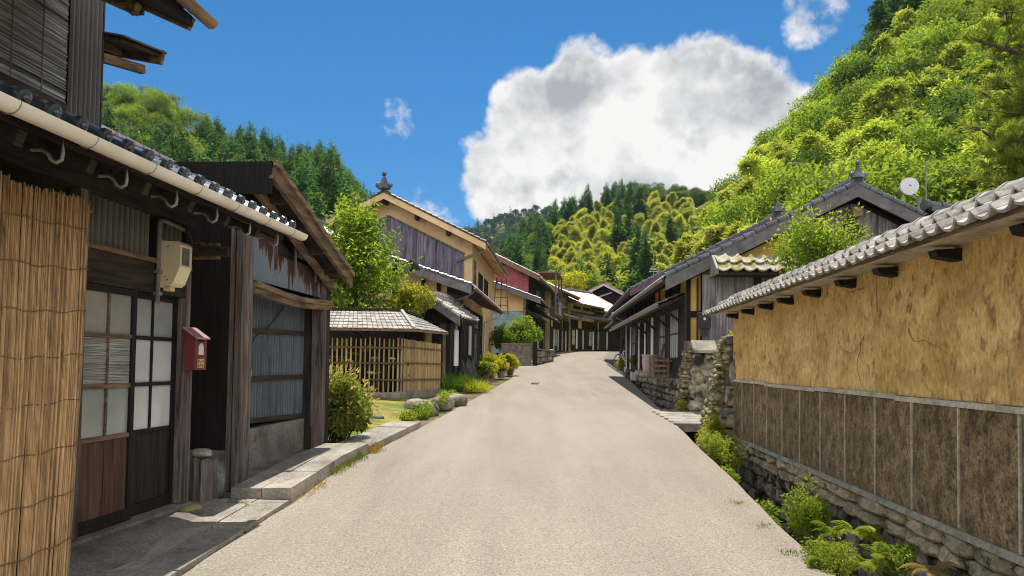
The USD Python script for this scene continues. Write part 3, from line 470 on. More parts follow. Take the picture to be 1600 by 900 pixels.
# sliding doors
def sliding_door(s0, s1, t, frame_m, panel_m, glasses, railm, label, seed):
    st = .05; z0, z1 = ZD + .03, 2.135; zp = 1.00
    f = MB().box(L1, s0, s0 + st, t, t + .035, z0, z1); f.box(L1, s1 - st, s1, t, t + .035, z0, z1); f.box(L1, s0 + st, s1 - st, t, t + .035, z1 - .05, z1); f.box(L1, s0 + st, s1 - st, t, t + .035, z0, z0 + .09)
    d = part(nh, 'door', f, frame_m, label=label)
    zr = [zp + .03, 1.385, 1.765, z1 - .05]
    for z in (zp, 1.385, 1.765): part(d, 'rail', MB().box(L1, s0 + st, s1 - st, t + .004, t + .032, z - .016, z + .016), railm)
    sm = (s0 + s1) / 2; part(d, 'muntin', MB().box(L1, sm - .011, sm + .011, t + .006, t + .028, zp + .02, z1 - .05), railm)
    for k in range(3):
        for h in range(2):
            a, b = (s0 + st, sm - .011) if h == 0 else (sm + .011, s1 - st); part(d, 'pane', MB().box(L1, a, b, t + .010, t + .014, zr[k] + (.016 if k else -.014), zr[k + 1] - .016 * (k < 2)), glasses[k])
    r = np.random.RandomState(seed); n = 4; w = (s1 - s0 - 2 * st) / n
    for i in range(n): part(d, 'board', MB().box(L1, s0 + st + i * w + .002, s0 + st + (i + 1) * w - .002, t + .006, t + .016 + .006 * r.rand(), z0 + .09, zp - .016), panel_m)
    return d
part(nh, 'room', MB().box(L1, -1.40, -.05, -.40, -.12, .2, 2.2), 'black_wood')
d1 = sliding_door(-1.395, -.735, -.035, 'black_wood', 'brown_board', ['frosted', 'frosted', 'frosted_warm'], 'rail_wood', 'sliding door with reed screens behind its middle panes and brown boards', 2)
d2 = sliding_door(-.775, -.06, -.085, 'black_wood', 'dark_board', ['white_glass', 'white_glass', 'frosted'], 'black_wood', 'sliding door with white lower panes and black boards', 3)
rr = np.random.RandomState(8)
for k, (a, b) in enumerate(((-1.34, -1.076), (-1.054, -.79))):
    m = MB()
    for z in np.arange(1.41, 1.745, .011): m.beam(L1(a, -.017, z + rr.uniform(-.003, .003)), L1(b, -.017, z + rr.uniform(-.004, .004)), .005, .007)
    part(d1, 'reed_screen', m, 'dark_reed', kind='stuff')
# lower roof: eave tiles one by one, gutter, hooks
sl = (3.34 - 2.86) / 1.02; Nn = L1.t * sl + A3(0, 0, 1); Nn /= np.linalg.norm(Nn)
part(nh, 'roof_board', MB().hexa([L1(-4.6, -.95, 3.59), L1(.44, -.95, 3.59), L1(.44, .81, 2.765), L1(-4.6, .81, 2.765), L1(-4.6, -.95, 3.63), L1(.44, -.95, 3.63), L1(.44, .81, 2.80), L1(-4.6, .81, 2.80)]), 'dark_beam')
s = .235; i = 0
while s > -4.6:
    for c in range(2):
        part(nh, 'eave_tile', tile(L1(s, .77 - .30 * c, 2.862 + .30 * sl * c + .012 * c), L1.s * .215, -L1.t * .33 + A3(0, 0, .33 * sl), Nn), 'black_tile', smooth=50)
    m = MB().tube([L1(s + .18, .765, 2.880), L1(s + .18, .795, 2.868), L1(s + .18, .800, 2.866)], [.047, .047, .030], 10); m.tri(trimesh.creation.icosphere(1, .022).apply_translation(L1(s + .18, .80, 2.866)))
    part(nh, 'tile_end', m, 'black_tile', smooth=60); s -= .21
part(nh, 'roof_tiles', tile_sheet(L1(-4.6, .2, 3.13), L1.s * 5.04, L1(0, -.95, 3.66) - L1(0, .2, 3.13), .21, .27, .032), 'black_tile')
part(nh, 'roof_tiles', tile_sheet(L1(-4.6, -2.6, 2.9), L1.s * 5.04, L1(0, -.95, 3.66) - L1(0, -2.6, 2.9), .21, .27, .032), 'black_tile')
g = part(nh, 'gutter', half_gutter(L1, -4.6, .50, .850, 2.795, .058, 10), 'gutter_cream', smooth=40, label='cream half round gutter with rust streaks')
for s in np.arange(-4.3, .5, .55):
    part(g, 'hook', MB().tube([L1(s, .60, 2.70), L1(s, .66, 2.70), L1(s, .70, 2.675), L1(s, .715, 2.645), L1(s, .745, 2.628), L1(s, .775, 2.645), L1(s, .78, 2.68), L1(s, .78, 2.75)], .011, 6), 'hook_metal', smooth=True)
    part(g, 'strap', MB().tube([L1(s + .10, .845 + .062 * math.cos(a), 2.795 + .062 * math.sin(a)) for a in np.linspace(-math.pi, 0, 9)], .004, 5), 'hook_metal', smooth=True)
# upper storey
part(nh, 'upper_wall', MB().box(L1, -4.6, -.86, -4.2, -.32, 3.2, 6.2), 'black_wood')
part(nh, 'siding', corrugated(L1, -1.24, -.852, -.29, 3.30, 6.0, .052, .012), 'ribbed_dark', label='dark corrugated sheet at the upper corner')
part(nh, 'siding_edge', MB().box(L1, -.853, -.838, -.45, -.285, 3.30, 6.0), 'corrugated_dark')
bl = part(nh, 'reed_blind', MB().box(L1, -4.5, -1.25, -.30, -.295, 3.45, 5.9), 'black_wood', label='dark reed blind hanging over the upper window')
r = np.random.RandomState(5); z = 3.47; i = 0; rest = MB()
while z < 5.9:
    q = MB().tube([L1(-4.5, -.288 + r.uniform(-.004, .004), z + r.uniform(-.006, .006)), L1(-2.6, -.286, z + r.uniform(-.007, .007)), L1(-1.25 + r.uniform(-.012, .006), -.287, z + r.uniform(-.006, .006))], .0065, 5)
    if i < 130: part(bl, 'reed', q, 'dark_reed')
    else: rest.add(*q.mesh())
    z += .0125; i += 1
if rest.n: part(bl, 'reeds_above', rest, 'dark_reed', kind='stuff')
for s in np.arange(-4.3, -1.3, .28): part(bl, 'cord', MB().tube([L1(s, -.277, 3.45), L1(s, -.277, 5.9)], .004, 4), 'twine')
part(nh, 'blind_rail', MB().box(L1, -4.5, -1.25, -.31, -.27, 3.40, 3.45), 'dark_beam')
# upper eave: boards, rafters, pendent side roof, gutter
part(nh, 'upper_roof', MB().hexa([L1(-4.8, -2.3, 5.33), L1(-1.42, -2.3, 5.33), L1(-1.42, .78, 3.92), L1(-4.8, .78, 3.92), L1(-4.8, -2.3, 5.41), L1(-1.42, -2.3, 5.41), L1(-1.42, .78, 4.0), L1(-4.8, .78, 4.0)]), 'black_wood')
part(nh, 'upper_tiles', tile_sheet(L1(-4.8, .84, 4.0), L1.s * 3.42, L1(0, -2.3, 5.44) - L1(0, .84, 4.0), .24, .28, .032), 'black_tile')
part(nh, 'upper_gutter', half_gutter(L1, -4.8, -1.42, .92, 3.955, .050, 10), 'rail_wood', smooth=40)
for t, z in ((.35, 4.09), (-.3, 4.39)): part(nh, 'upper_purlin', MB().beam(L1(-4.8, t, z), L1(-1.38, t, z), .09, .10), 'dark_beam')
part(nh, 'verge_board', MB().beam(L1(-1.41, .77, 3.95), L1(-1.41, -2.3, 5.35), .035, .09), 'beam_wood')
part(nh, 'verge_board', MB().beam(L1(-1.55, .45, 4.00), L1(-1.55, -2.3, 5.24), .06, .08), 'beam_wood')
sz = lambda s, t: (4.10 + (s + .84) * .16) + (-.12 - t) * .20
so = MB().hexa([L1(s, t, sz(s, t) + d) for d in (0, .035) for s, t in ((-.84, -1.9), (-.40, -1.9), (-.40, -.08), (-.84, -.14))])
part(nh, 'side_eave', so, 'dark_beam', label='short eave over the upper end wall')
part(nh, 'side_eave_board', MB().beam(L1(-.39, -.06, sz(-.39, -.06)), L1(-.39, -1.9, sz(-.39, -1.9)), .03, .12), 'beam_wood')
part(nh, 'side_eave_cover', MB().hexa([L1(s, t, sz(s, t) + d) for d in (.04, .055) for s, t in ((-.86, -1.92), (-.37, -1.92), (-.37, -.04), (-.86, -.10))]), 'corrugated_dark'); part(nh, 'side_bracket', MB().beam(L1(-.84, -.30, 3.98), L1(-.42, -.22, 4.05), .05, .07), 'beam_wood')
part(nh, 'side_rafter', MB().beam(L1(-.84, -.42, sz(-.84, -.42) - .03), L1(-.45, -.42, sz(-.45, -.42) - .03), .05, .05), 'beam_wood'); part(nh, 'side_rafter', MB().beam(L1(-.84, -.75, sz(-.84, -.75) - .03), L1(-.45, -.75, sz(-.45, -.75) - .03), .05, .05), 'beam_wood')

# conduit and electric meter
cd = thing('conduit', 'grey conduit bent over beside the electric meter cover', 'pipe', L1(-.52, 0, 2.3))
part(cd, 'pipe', MB().tube([L1(-.52, .035, 2.06), L1(-.52, .035, 2.70), L1(-.51, .035, 2.735), L1(-.47, .035, 2.75), L1(-.16, .035, 2.73)], .019, 8), 'pvc_grey', smooth=40)
part(cd, 'hose', MB().tube([L1(-.16, .035, 2.73), L1(-.09, .04, 2.71), L1(-.045, .045, 2.63), L1(-.03, .05, 2.5), L1(-.04, .05, 2.40), L1(-.07, .05, 2.36)], .017, 8), 'black_plastic', smooth=40)
part(cd, 'clip', MB().box(L1, -.548, -.492, .012, .06, 2.30, 2.325), 'hook_metal'); part(cd, 'clip', MB().box(L1, -.548, -.492, .012, .06, 2.12, 2.145), 'hook_metal')
mt = thing('meter_box', 'cream plastic electric meter cover with dark window beside the doorway', 'meter box', L1(-.3, 0, 2.2))
prof = [(.014, 2.575), (.185, 2.57), (.205, 2.545), (.205, 2.36), (.15, 2.225), (.12, 2.20), (.014, 2.205)]
part(mt, 'cover', MB().prism([L1(-.495, t, z) for t, z in prof], L1.s * .185), 'cream_plastic')
part(mt, 'rim', MB().prism([L1(-.503, t, z) for t, z in [(.010, 2.587), (.04, 2.587), (.04, 2.19), (.010, 2.19)]], L1.s * .20), 'cream_plastic')
part(mt, 'window', MB().box(L1, -.455, -.36, .2055, .2095, 2.385, 2.515), 'dark_glass'); part(mt, 'window_frame', MB().box(L1, -.465, -.35, .2035, .2070, 2.375, 2.525), 'pvc_grey'); part(mt, 'spout', MB().box(L1, -.43, -.36, .03, .09, 2.165, 2.20), 'cream_plastic')
for z in (2.25, 2.53): part(mt, 'screw', MB().tube([L1(-.496, .10, z), L1(-.500, .10, z)], .008, 8), 'hook_metal')
# mailbox on a post
mb = thing('mailbox', 'small red metal mailbox with sloping lid fixed to the doorway corner post', 'mailbox', L1(.1, .06, 1.5))
part(mb, 'box', MB().hexa([L1(-.08, .03, 1.5), L1(.12, .03, 1.5), L1(.12, .13, 1.5), L1(-.08, .13, 1.5), L1(-.08, .03, 1.86), L1(.12, .03, 1.86), L1(.12, .13, 1.79), L1(-.08, .13, 1.79)]), 'red_metal')
part(mb, 'lid', MB().hexa([L1(-.095, .02, 1.868), L1(.135, .02, 1.868), L1(.135, .155, 1.774), L1(-.095, .155, 1.774), L1(-.095, .02, 1.882), L1(.135, .02, 1.882), L1(.135, .155, 1.788), L1(-.095, .155, 1.788)]), 'red_roof_metal')
part(mb, 'window', MB().prism([L1(.02 + .042 * a, .1305, z) for a, z in [(-1, 1.635), (1, 1.635), (1, 1.70), (.8, 1.722), (.4, 1.736), (0, 1.74), (-.4, 1.736), (-.8, 1.722), (-1, 1.70)]], L1.t * .004), 'paper')
def lettering(F, text, s0, t, z, h, sdir=1):
    tm = meshkit.text_mesh(text, h, .003); v = np.array(tm.vertices); return MB().add(F.o + F.s * s0 + np.outer(v[:, 0], F.s) * sdir + F.t * t + np.outer(v[:, 2], F.t) + np.outer(v[:, 1] + z, A3(0, 0, 1)), tm.faces)
part(mb, 'lettering', lettering(L1, 'MAIL', -.035, .131, 1.752, .030), 'ink')
em = MB()
for z in (1.525, 1.56, 1.595): em.box(L1, -.03, .07, .1305, .135, z - .004, z + .004)
for s in (-.03, .005, .035, .07): em.box(L1, s - .004, s + .004, .1305, .136, 1.522, 1.60)
em.tube([L1(.02 + .028 * math.cos(a), .134, 1.56 + .028 * math.sin(a)) for a in np.linspace(0, 2 * math.pi, 13)], .004, 5)
part(mb, 'lattice_emblem', em, 'gold_paint'); part(mb, 'wood_stay', MB().box(L1, -.05, .03, .026, .05, .3, 1.5), 'post_wood')
# log stump with stone
lg = A3(-2.88, 6.98, .26); th_a = np.linspace(0, 2 * np.pi, 25)
stp = thing('log_stump', 'upright sawn log with furrowed bark below the red mailbox', 'log', lg)
P = np.array([[lg + A3((.115 + .012 * math.sin(9 * a) + .006 * math.sin(23 * a)) * k * math.cos(a), (.115 + .012 * math.sin(9 * a) + .006 * math.sin(23 * a)) * k * math.sin(a), z + .012 * math.sin(5 * a) * (z > .3)) for a in th_a] for z, k in [(-.05, 1.06), (.1, 1.0), (.25, .98), (.4, 1.0), (.41, .9), (.405, .0)]])
part(stp, 'bark', MB().grid(P), 'log_bark', smooth=40)
single('flat_stone', rock(lg + A3(-.02, .01, .455), (.20, .17, .10), .3, 2, 9, .3), 'wall_stone', 'rounded grey stone lying on the log stump', 'stone', smooth=True)
for k, (a, b, sz) in enumerate(((.28, .40, (.22, .12, .06)), (.33, .25, (.12, .1, .05)), (.22, .52, (.1, .07, .04)))): part(pv, 'loose_stone', rock(L1(a, b, .285), sz, k, 1, 20 + k), 'wall_stone', smooth=True)

# ------------------------------------------------------------------ shed
SHD = Fr(-2.73, 7.5, 4.5, 1)
sh = thing('shed', 'weathered roadside shed with rusty sheet metal band, corrugated doors and steep single pitch roof', 'shed', (-2.73, 7.5, 0))
roofz = lambda s: 3.42 - .30 * s
part(sh, 'side_wall', MB().hexa([SHD(-.02, -1.2, .68), SHD(.04, -1.2, .68), SHD(.04, -.10, .68), SHD(-.02, -.10, .68), SHD(-.02, -1.2, 3.30), SHD(.04, -1.2, 3.30), SHD(.04, -.10, 3.30), SHD(-.02, -.10, 3.30)]), 'black_wood', label='soot dark boarded side wall')
part(sh, 'side_footing', MB().box(SHD, -.03, .05, -1.2, -.12, .2, .68), 'concrete')
for i, (t, z0, z1, w, sz) in enumerate([(-.03, .28, 3.15, .07, .045), (-.11, .28, 3.2, .05, .02)]): part(sh, 'post', MB().box(SHD, -.055 + i * .02, sz, t - w / 2, t + w / 2, z0, z1), 'post_wood')
part(sh, 'post', MB().beam(SHD(.135, -.03, .25), SHD(.12, -.035, 2.9), .085, .10), 'post_wood', smooth=False)
part(sh, 'post', MB().beam(SHD(2.47, -.06, .3), SHD(2.44, -.06, 2.85), .15, .13), 'post_wood'); part(sh, 'post', MB().beam(SHD(2.60, -.02, .3), SHD(2.58, -.03, 2.8), .09, .09), 'dark_board')
part(sh, 'far_wall', MB().hexa([SHD(2.56, -1.2, .3), SHD(2.62, -1.2, .3), SHD(2.62, -.1, .3), SHD(2.56, -.1, .3), SHD(2.56, -1.2, 2.7), SHD(2.62, -1.2, 2.7), SHD(2.62, -.1, 2.7), SHD(2.56, -.1, 2.7)]), 'dark_board')
part(sh, 'rear_wall', MB().box(SHD, -.02, 2.6, -1.25, -1.2, .2, 2.6), 'dark_board')
for i in range(4):
    a, b = .24 + i * .56, .24 + (i + 1) * .56 - .006
    zt = min(2.98, roofz(b) - .22) if i < 2 else 2.84 - .02 * i
    part(sh, 'metal_sheet', MB().box(SHD, a, b, -.022 - .004 * (i % 2), -.016 - .004 * (i % 2), 2.44, zt), 'rusty_sheet', label=['blue grey metal sheet', 'blue grey sheet rusting at the top', 'brown rusted metal sheet', 'patched rusty sheet'][i])
for s in (.80, 1.38, 2.1): part(sh, 'stud', MB().box(SHD, s - .022, s + .022, -.014, .008, 2.62, 3.1 if s < 1.5 else 2.9), 'post_wood')
part(sh, 'upper_boarding', MB().hexa([SHD(.2, -.12, 2.5), SHD(2.5, -.12, 2.5), SHD(2.5, -.07, 2.5), SHD(.2, -.07, 2.5), SHD(.2, -.12, roofz(.2) - .1), SHD(2.5, -.12, roofz(2.5) - .1), SHD(2.5, -.07, roofz(2.5) - .1), SHD(.2, -.07, roofz(.2) - .1)]), 'dark_board')
part(sh, 'hanging_board', MB().box(SHD, 1.50, 1.86, -.03, .0, 2.86, 3.0), 'grey_board')
xs = np.linspace(.18, 2.66, 12); sag = lambda s: 2.395 - .05 * math.sin((s - .18) / 2.48 * math.pi)
for dz, hh, tt in ((.0, .062, .055), (-.066, .064, .035)):
    P = [[SHD(s, -.03, sag(s) + dz - hh / 2), SHD(s, tt, sag(s) + dz - hh / 2), SHD(s, tt, sag(s) + dz + hh / 2), SHD(s, -.03, sag(s) + dz + hh / 2), SHD(s, -.03, sag(s) + dz - hh / 2)] for s in xs]
    m = MB().grid(np.array(P)); m.add(P[0][:4], [[0, 1, 2, 3]]); m.add(P[-1][:4], [[0, 1, 2, 3]]); part(sh, 'door_beam', m, 'beam_wood')
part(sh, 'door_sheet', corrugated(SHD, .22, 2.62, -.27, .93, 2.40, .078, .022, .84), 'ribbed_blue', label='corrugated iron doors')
for za, zb in ((1.92, 1.965), (1.39, 1.385), (.93, .86)): part(sh, 'door_rail', MB().beam(SHD(.22, -.245, za), SHD(2.60, -.245, zb), .03, .055), 'dark_beam')
part(sh, 'door_footing', MB().box(SHD, .22, 2.62, -.36, -.22, .2, .83), 'concrete'); part(sh, 'wire', MB().tube([SHD(.35 + .12 * k, -.235, 1.80 + .004 * k * k - .03 * k * (k < 4)) for k in range(12)], .006, 4), 'ink')
part(sh, 'jamb', MB().box(SHD, 2.40, 2.46, -.27, -.12, .35, 2.4), 'dark_board'); part(sh, 'door_bar', MB().box(SHD, .26, .285, -.05, -.02, 1.42, 1.50), 'hook_metal')
part(sh, 'stoop', MB().box(SHD, .18, 2.60, -.30, .10, .1, .41), 'concrete')
RA, RB = SHD(-.06, .33, 3.58), SHD(2.42, .33, 2.83); dA = RB - RA; NB = A3(0, 0, .06)
part(sh, 'roof', MB().hexa([SHD(-.08, -.98, 3.515), SHD(2.62, -.98, 2.72), SHD(2.62, .30, 2.72), SHD(-.08, .30, 3.515), SHD(-.08, -.98, 3.575), SHD(2.62, -.98, 2.79), SHD(2.62, .30, 2.79), SHD(-.08, .30, 3.575)]), 'dark_board')
for i in range(3):
    t0 = .34 - .45 * i; part(sh, 'roof_sheet', MB().hexa([SHD(-.10, t0 - .445, 3.59), SHD(2.70, t0 - .445, 2.775), SHD(2.70, t0, 2.775), SHD(-.10, t0, 3.59), SHD(-.10, t0 - .445, 3.60), SHD(2.70, t0 - .445, 2.785), SHD(2.70, t0, 2.785), SHD(-.10, t0, 3.60)]), 'corrugated_dark')
part(sh, 'high_fascia', MB().box(SHD, -.115, -.085, -.98, .30, 3.27, 3.595), 'black_wood')
for off, hh, tt, z in ((.305, .17, .05, -.07), (.335, .055, .05, .01)): part(sh, 'verge_board', MB().beam(SHD(-.10, off, 3.575 + z), SHD(2.64, off, 2.765 + z), tt, hh), 'rail_wood' if z else 'beam_wood')
part(sh, 'verge_board', MB().beam(SHD(.0, .08, 3.36), SHD(2.5, .08, 2.60), .05, .10), 'beam_wood')
for t in (-.02, .22): part(sh, 'purlin', MB().beam(SHD(2.40, t, 2.66), SHD(2.95, t, 2.66), .07, .08), 'beam_wood') if t < 0 else None
for s in (.35, .95, 1.55, 2.15): part(sh, 'lookout', MB().beam(SHD(s, -.1, roofz(s) - .02), SHD(s, .28, roofz(s) - .02), .06, .07), 'dark_beam')
part(sh, 'plate', MB().beam(SHD(.2, -.05, 3.06), SHD(1.0, -.05, 3.02), .08, .10), 'dark_beam')
single('boulder', rock(SHD(-.30, -.18, .42), (.36, .34, .46), .4, 2, 12), 'dark_stone', 'dark rough boulder between the log stump and the shed post', 'boulder', smooth=True)

# red tiled roof behind the shed
rh = thing('red_roof_house', 'low house behind the black shed showing only its reddish tiled ridge', 'house', L1(2.5, -3, 0))
part(rh, 'wall', MB().box(L1, 1.4, 4.9, -5.5, -2.5, .2, 3.6), 'dark_board')
part(rh, 'roof_deck', MB().hexa([L1(1.0, -3.0, 4.55), L1(4.9, -3.0, 4.55), L1(4.9, -1.7, 3.9), L1(1.0, -1.7, 3.9), L1(1.0, -3.0, 4.6), L1(4.9, -3.0, 4.6), L1(4.9, -1.7, 3.95), L1(1.0, -1.7, 3.95)]), 'red_tile')
part(rh, 'ridge', ridge_row(L1(1.0, -3.0, 4.66), L1(4.9, -3.0, 4.66), .085, .2), 'pink_tile', smooth=40)
part(rh, 'roof_tiles', tile_sheet(L1(1.0, -1.66, 3.97), L1.s * 3.9, L1(0, -3.0, 4.62) - L1(0, -1.66, 3.97), .2, .22, .03), 'red_tile')
part(rh, 'roof_tiles', tile_sheet(L1(1.0, -4.4, 3.97), L1.s * 3.9, L1(0, -3.0, 4.62) - L1(0, -4.4, 3.97), .2, .22, .03), 'red_tile')

# hanging reed screen before the left house: reeds one by one
sc = thing('reed_screen', 'tall tan reed screen leaning against the left house front', 'reed screen', L1(-2.2, .4, .2))
r = np.random.RandomState(11); x = 0.0; n = 0; rest = MB()
W = lambda k, q: L1(-1.60 - .98 * q - .36 * (1 - k) * (1 - .55 * q), .16 + .30 * (1 - k) , 0)    # k: 0 foot .. 1 top
while x < 1.62:
    q = x; d = r.uniform(.0072, .0108); top = 2.655 + r.uniform(-.022, .01) + .015 * math.sin(q * 9); ln = r.uniform(-.012, .012); s_ = -1.58 - q
    a = L1(s_ - .50 + ln + .12 * q, .47 + r.uniform(-.004, .006), .09); b = L1(s_ + r.uniform(-.006, .006), .17 + r.uniform(-.004, .006), top); mid = (a + b) / 2 + L1.t * (.012 + r.uniform(-.003, .003)) + L1.s * r.uniform(-.004, .004)
    m = MB().tube([a, mid, b], d / 2 * A3(1, 1.05, .85), 5)
    if n < 150: part(sc, 'reed', m, 'reed')
    else: rest.add(*m.mesh())
    x += d * .86; n += 1
if rest.n: part(sc, 'reeds', rest, 'reed', kind='stuff')
for k in np.linspace(.05, .93, 9):
    z = .09 + 2.55 * k; part(sc, 'twine', MB().tube([L1(-1.58 - q - (.5 - .12 * q) * (1 - k), .47 - .30 * k + .020, z - .03 * math.sin(q * 2.6) + .008 * math.sin(q * 21 + k * 9)) for q in np.linspace(-.005, 1.6, 26)], .003, 4), 'twine')
part(sc, 'top_rod', MB().tube([L1(-1.55, .16, 2.60), L1(-3.2, .16, 2.60)], .014, 6), 'rail_wood')
part(sc, 'backing', MB().hexa([L1(-2.12, .452, .09), L1(-3.6, .452, .09), L1(-3.6, .456, .09), L1(-2.12, .456, .09), L1(-1.60, .152, 2.56), L1(-3.2, .152, 2.56), L1(-3.2, .156, 2.56), L1(-1.60, .156, 2.56)]), 'twine')

# ------------------------------------------------------------------ right wall
RW = Fr(3.65, 12.2, 3.96, -1)
mw = thing('mud_wall', 'long ochre mud plaster wall with stone panel plinth and grey tiled coping on the right', 'wall', (3.65, 12.2, 0))
S_ = np.arange(-12, .001, .06); Zs = np.linspace(1.385, 2.50, 26)
PP = np.array([[RW(s, .0, z) for z in Zs] for s in S_]); nz = meshkit.fbm(PP.reshape(-1, 3) * A3(5, 5, 3), 4, 8).reshape(PP.shape[:2]); nz2 = meshkit.fbm(PP.reshape(-1, 3) * A3(13, 13, 5), 3, 18).reshape(PP.shape[:2])
PP += RW.t * ((nz - .5) * .045 + np.minimum(0, nz2 - .47) * .07 - .008)[..., None]
part(mw, 'plaster_face', MB().grid(PP), 'mud', smooth=True)
part(mw, 'core', MB().box(RW, -12, -.03, -.36, -.035, .1, 2.52), 'mud'); part(mw, 'end_face', MB().box(RW, -.034, .004, -.36, -.004, 1.385, 2.50), 'mud')
part(mw, 'plinth_core', MB().box(RW, -12, .0, -.30, -.012, .40, 1.384), 'mortar')
for i in range(17):
    s1, s0 = -.70 * i - (.0 if i == 0 else .013), -.70 * (i + 1) + .026
    g = MB(); sx = np.linspace(s0, s1, 7); zx_ = np.linspace(.485, 1.345, 9); Q = np.array([[RW(s, .012 + (.010 if 0 < a < 6 and 0 < b < 8 else .0) + .012 * (meshkit.fbm(np.array([[s * 5, z * 5, i]]), 3, 7)[0] - .5), z) for b, z in enumerate(zx_)] for a, s in enumerate(sx)])
    g.grid(Q); rim = [Q[:, 0], Q[-1], Q[::-1, -1], Q[0, ::-1]]
    for e in rim: g.grid(np.array([e, e - RW.t * .04]))
    part(mw, 'panel', g, 'panel_stone', smooth=35); part(mw, 'seam', MB().box(RW, s0 - .020, s0 - .006, -.02, .017, .485, 1.352), 'mortar')
for i in range(6):
    a, b = -2.0 * i, -2.0 * (i + 1) + .004; dz = -.012 * (i % 2) + .008 * (i == 0)
    part(mw, 'ledge', MB().box(RW, b, a, -.2, .022, 1.350 + dz, 1.392 + dz), 'mortar')
part(mw, 'base_ledge', MB().hexa([RW(-12, -.2, .435), RW(.02, -.2, .44), RW(.02, .05, .44), RW(-12, .05, .435), RW(-12, -.2, .482), RW(.02, -.2, .482), RW(.02, .03, .482), RW(-12, .03, .482)]), 'mortar')
for i in range(12):
    s = -.27 - .95 * i - .03 * (i % 3); part(mw, 'bracket', MB().hexa([RW(s - .06, -.02, 2.375), RW(s + .06, -.02, 2.375), RW(s + .06, .15, 2.405), RW(s - .06, .15, 2.405), RW(s - .06, -.02, 2.462), RW(s + .06, -.02, 2.462), RW(s + .06, .17, 2.455), RW(s - .06, .17, 2.455)]), 'black_wood')
part(mw, 'soffit', MB().hexa([RW(-12, .36, 2.452), RW(.30, .36, 2.452), RW(.30, -.15, 2.60), RW(-12, -.15, 2.60), RW(-12, .36, 2.482), RW(.30, .36, 2.482), RW(.30, -.15, 2.72), RW(-12, -.15, 2.72)]), 'rail_wood')
part(mw, 'eave_mortar', MB().box(RW, -12, .32, .30, .35, 2.455, 2.487), 'mortar')
part(mw, 'coping_core', MB().prism([RW(-12, t, z) for t, z in [(.32, 2.49), (-.13, 2.76), (-.62, 2.49)]], RW.s * 12.3), 'mortar')
slp = .45; N_ = RW.t * slp + A3(0, 0, 1); N_ /= np.linalg.norm(N_); r = np.random.RandomState(4)
s = .36; i = 0
while s > -9.8:
    for c, (t, z, ln) in enumerate(((.43, 2.492, .33), (.185, 2.640, .24))):
        part(mw, 'coping_tile', tile(RW(s, t + r.uniform(-.006, .006), z + r.uniform(-.004, .004)), -RW.s * .198, -RW.t * ln + A3(0, 0, ln * slp), N_, .036, .020, .02, 8, .006), 'coping_tile', smooth=50)
    s -= .19; i += 1
s = .30; i = 0
while s > -9.8:
    th = np.linspace(-.15 * np.pi, 1.15 * np.pi, 9); L_ = .285
    P = np.array([[RW(s - d, -.105 + rr * 1.25 * math.cos(a), 2.715 + rr * math.sin(a)) for a in th] for d, rr in [(0, .0), (0, .108), (L_ - .03, .098), (L_ - .028, .116), (L_ + .01, .116), (L_ + .01, 0)]])
    part(mw, 'ridge_tile', MB().grid(P), 'coping_tile', smooth=40); s -= L_ + .004
part(mw, 'rear_tiles', tile_sheet(RW(-12, -.68, 2.49), RW.s * 12.3, RW(0, -.13, 2.74) - RW(0, -.68, 2.49), .19, .27, .03), 'coping_tile')
# roots of a dead creeper on the plaster
cr = thing('dead_creeper', 'thin leafless creeper stems clinging to the mud wall', 'creeper', RW(-5.5, 0, 1.4)); r = np.random.RandomState(21)
for k in range(6):
    p = A3(-5.6 + r.uniform(-.7, .7), 2.25 + r.uniform(-.5, .15), 0); d = r.uniform(0, 6.3); pts = []
    for q in range(14): pts.append(RW(p[0], .012 + .004 * r.rand(), min(p[1], 2.42))); d += r.uniform(-.5, .5); p = p + A3(math.cos(d) * .055, math.sin(d) * .045, 0)
    part(cr, 'stem', MB().tube(pts, np.linspace(.0035, .0015, 14), 4), 'rail_wood')
# the stone facing below the plinth down into the ditch
df = thing('ditch_wall', None, None, kind='structure'); r = np.random.RandomState(6)
def stone_face(parent, line, ztop, zbot, hgt, wid, dep, m, seed, sub=1, cap=300, out=None):
    """Courses of rough stones along line(d) -> xy point, from zbot(d) to ztop(d); out = outward normal."""
    r = np.random.RandomState(seed); n = 0; L = line[1]; lf = line[0]; row = 0; z = 0.0; H = ztop(0) - zbot(0)
    while z < H - .04:
        h = min(hgt * r.uniform(.75, 1.35), H - z + .02); d = -r.uniform(0, wid)
        while d < L:
            w = wid * r.uniform(.55, 1.5); p, nrm = lf(min(max(d + w / 2, 0), L)); zc = ztop(d) - z - h / 2
            if zc > zbot(d) - h / 2 and n < cap:
                part(parent, 'stone', rock(A3(p[0], p[1], zc) - nrm * (dep * .30 + r.uniform(0, .04)), (w * 1.06, dep, h * 1.12), math.atan2(nrm[1], nrm[0]) - math.pi / 2 + r.uniform(-.12, .12), 2, r.randint(1000), r.uniform(.55, .9), .30), m, smooth=True); n += 1
            d += w
        z += h; row += 1
line = (lambda d: ((RW(-10.0 + d, .03, 0))[:2], RW.t), 10.05)
stone_face(df, line, lambda d: .445, lambda d: .22, .13, .46, .26, 'tan_stone', 2, 2)
line2 = (lambda d: ((RW(-10.0 + d, -.01, 0))[:2], RW.t), 10.05)
stone_face(df, line2, lambda d: .235, lambda d: -.72 + .035 * d, .17, .30, .34, 'rubble', 3, 2, 290)
part(df, 'backing', MB().box(RW, -12, .0, -.4, -.06, -1.2, .38), 'ditch_bed')
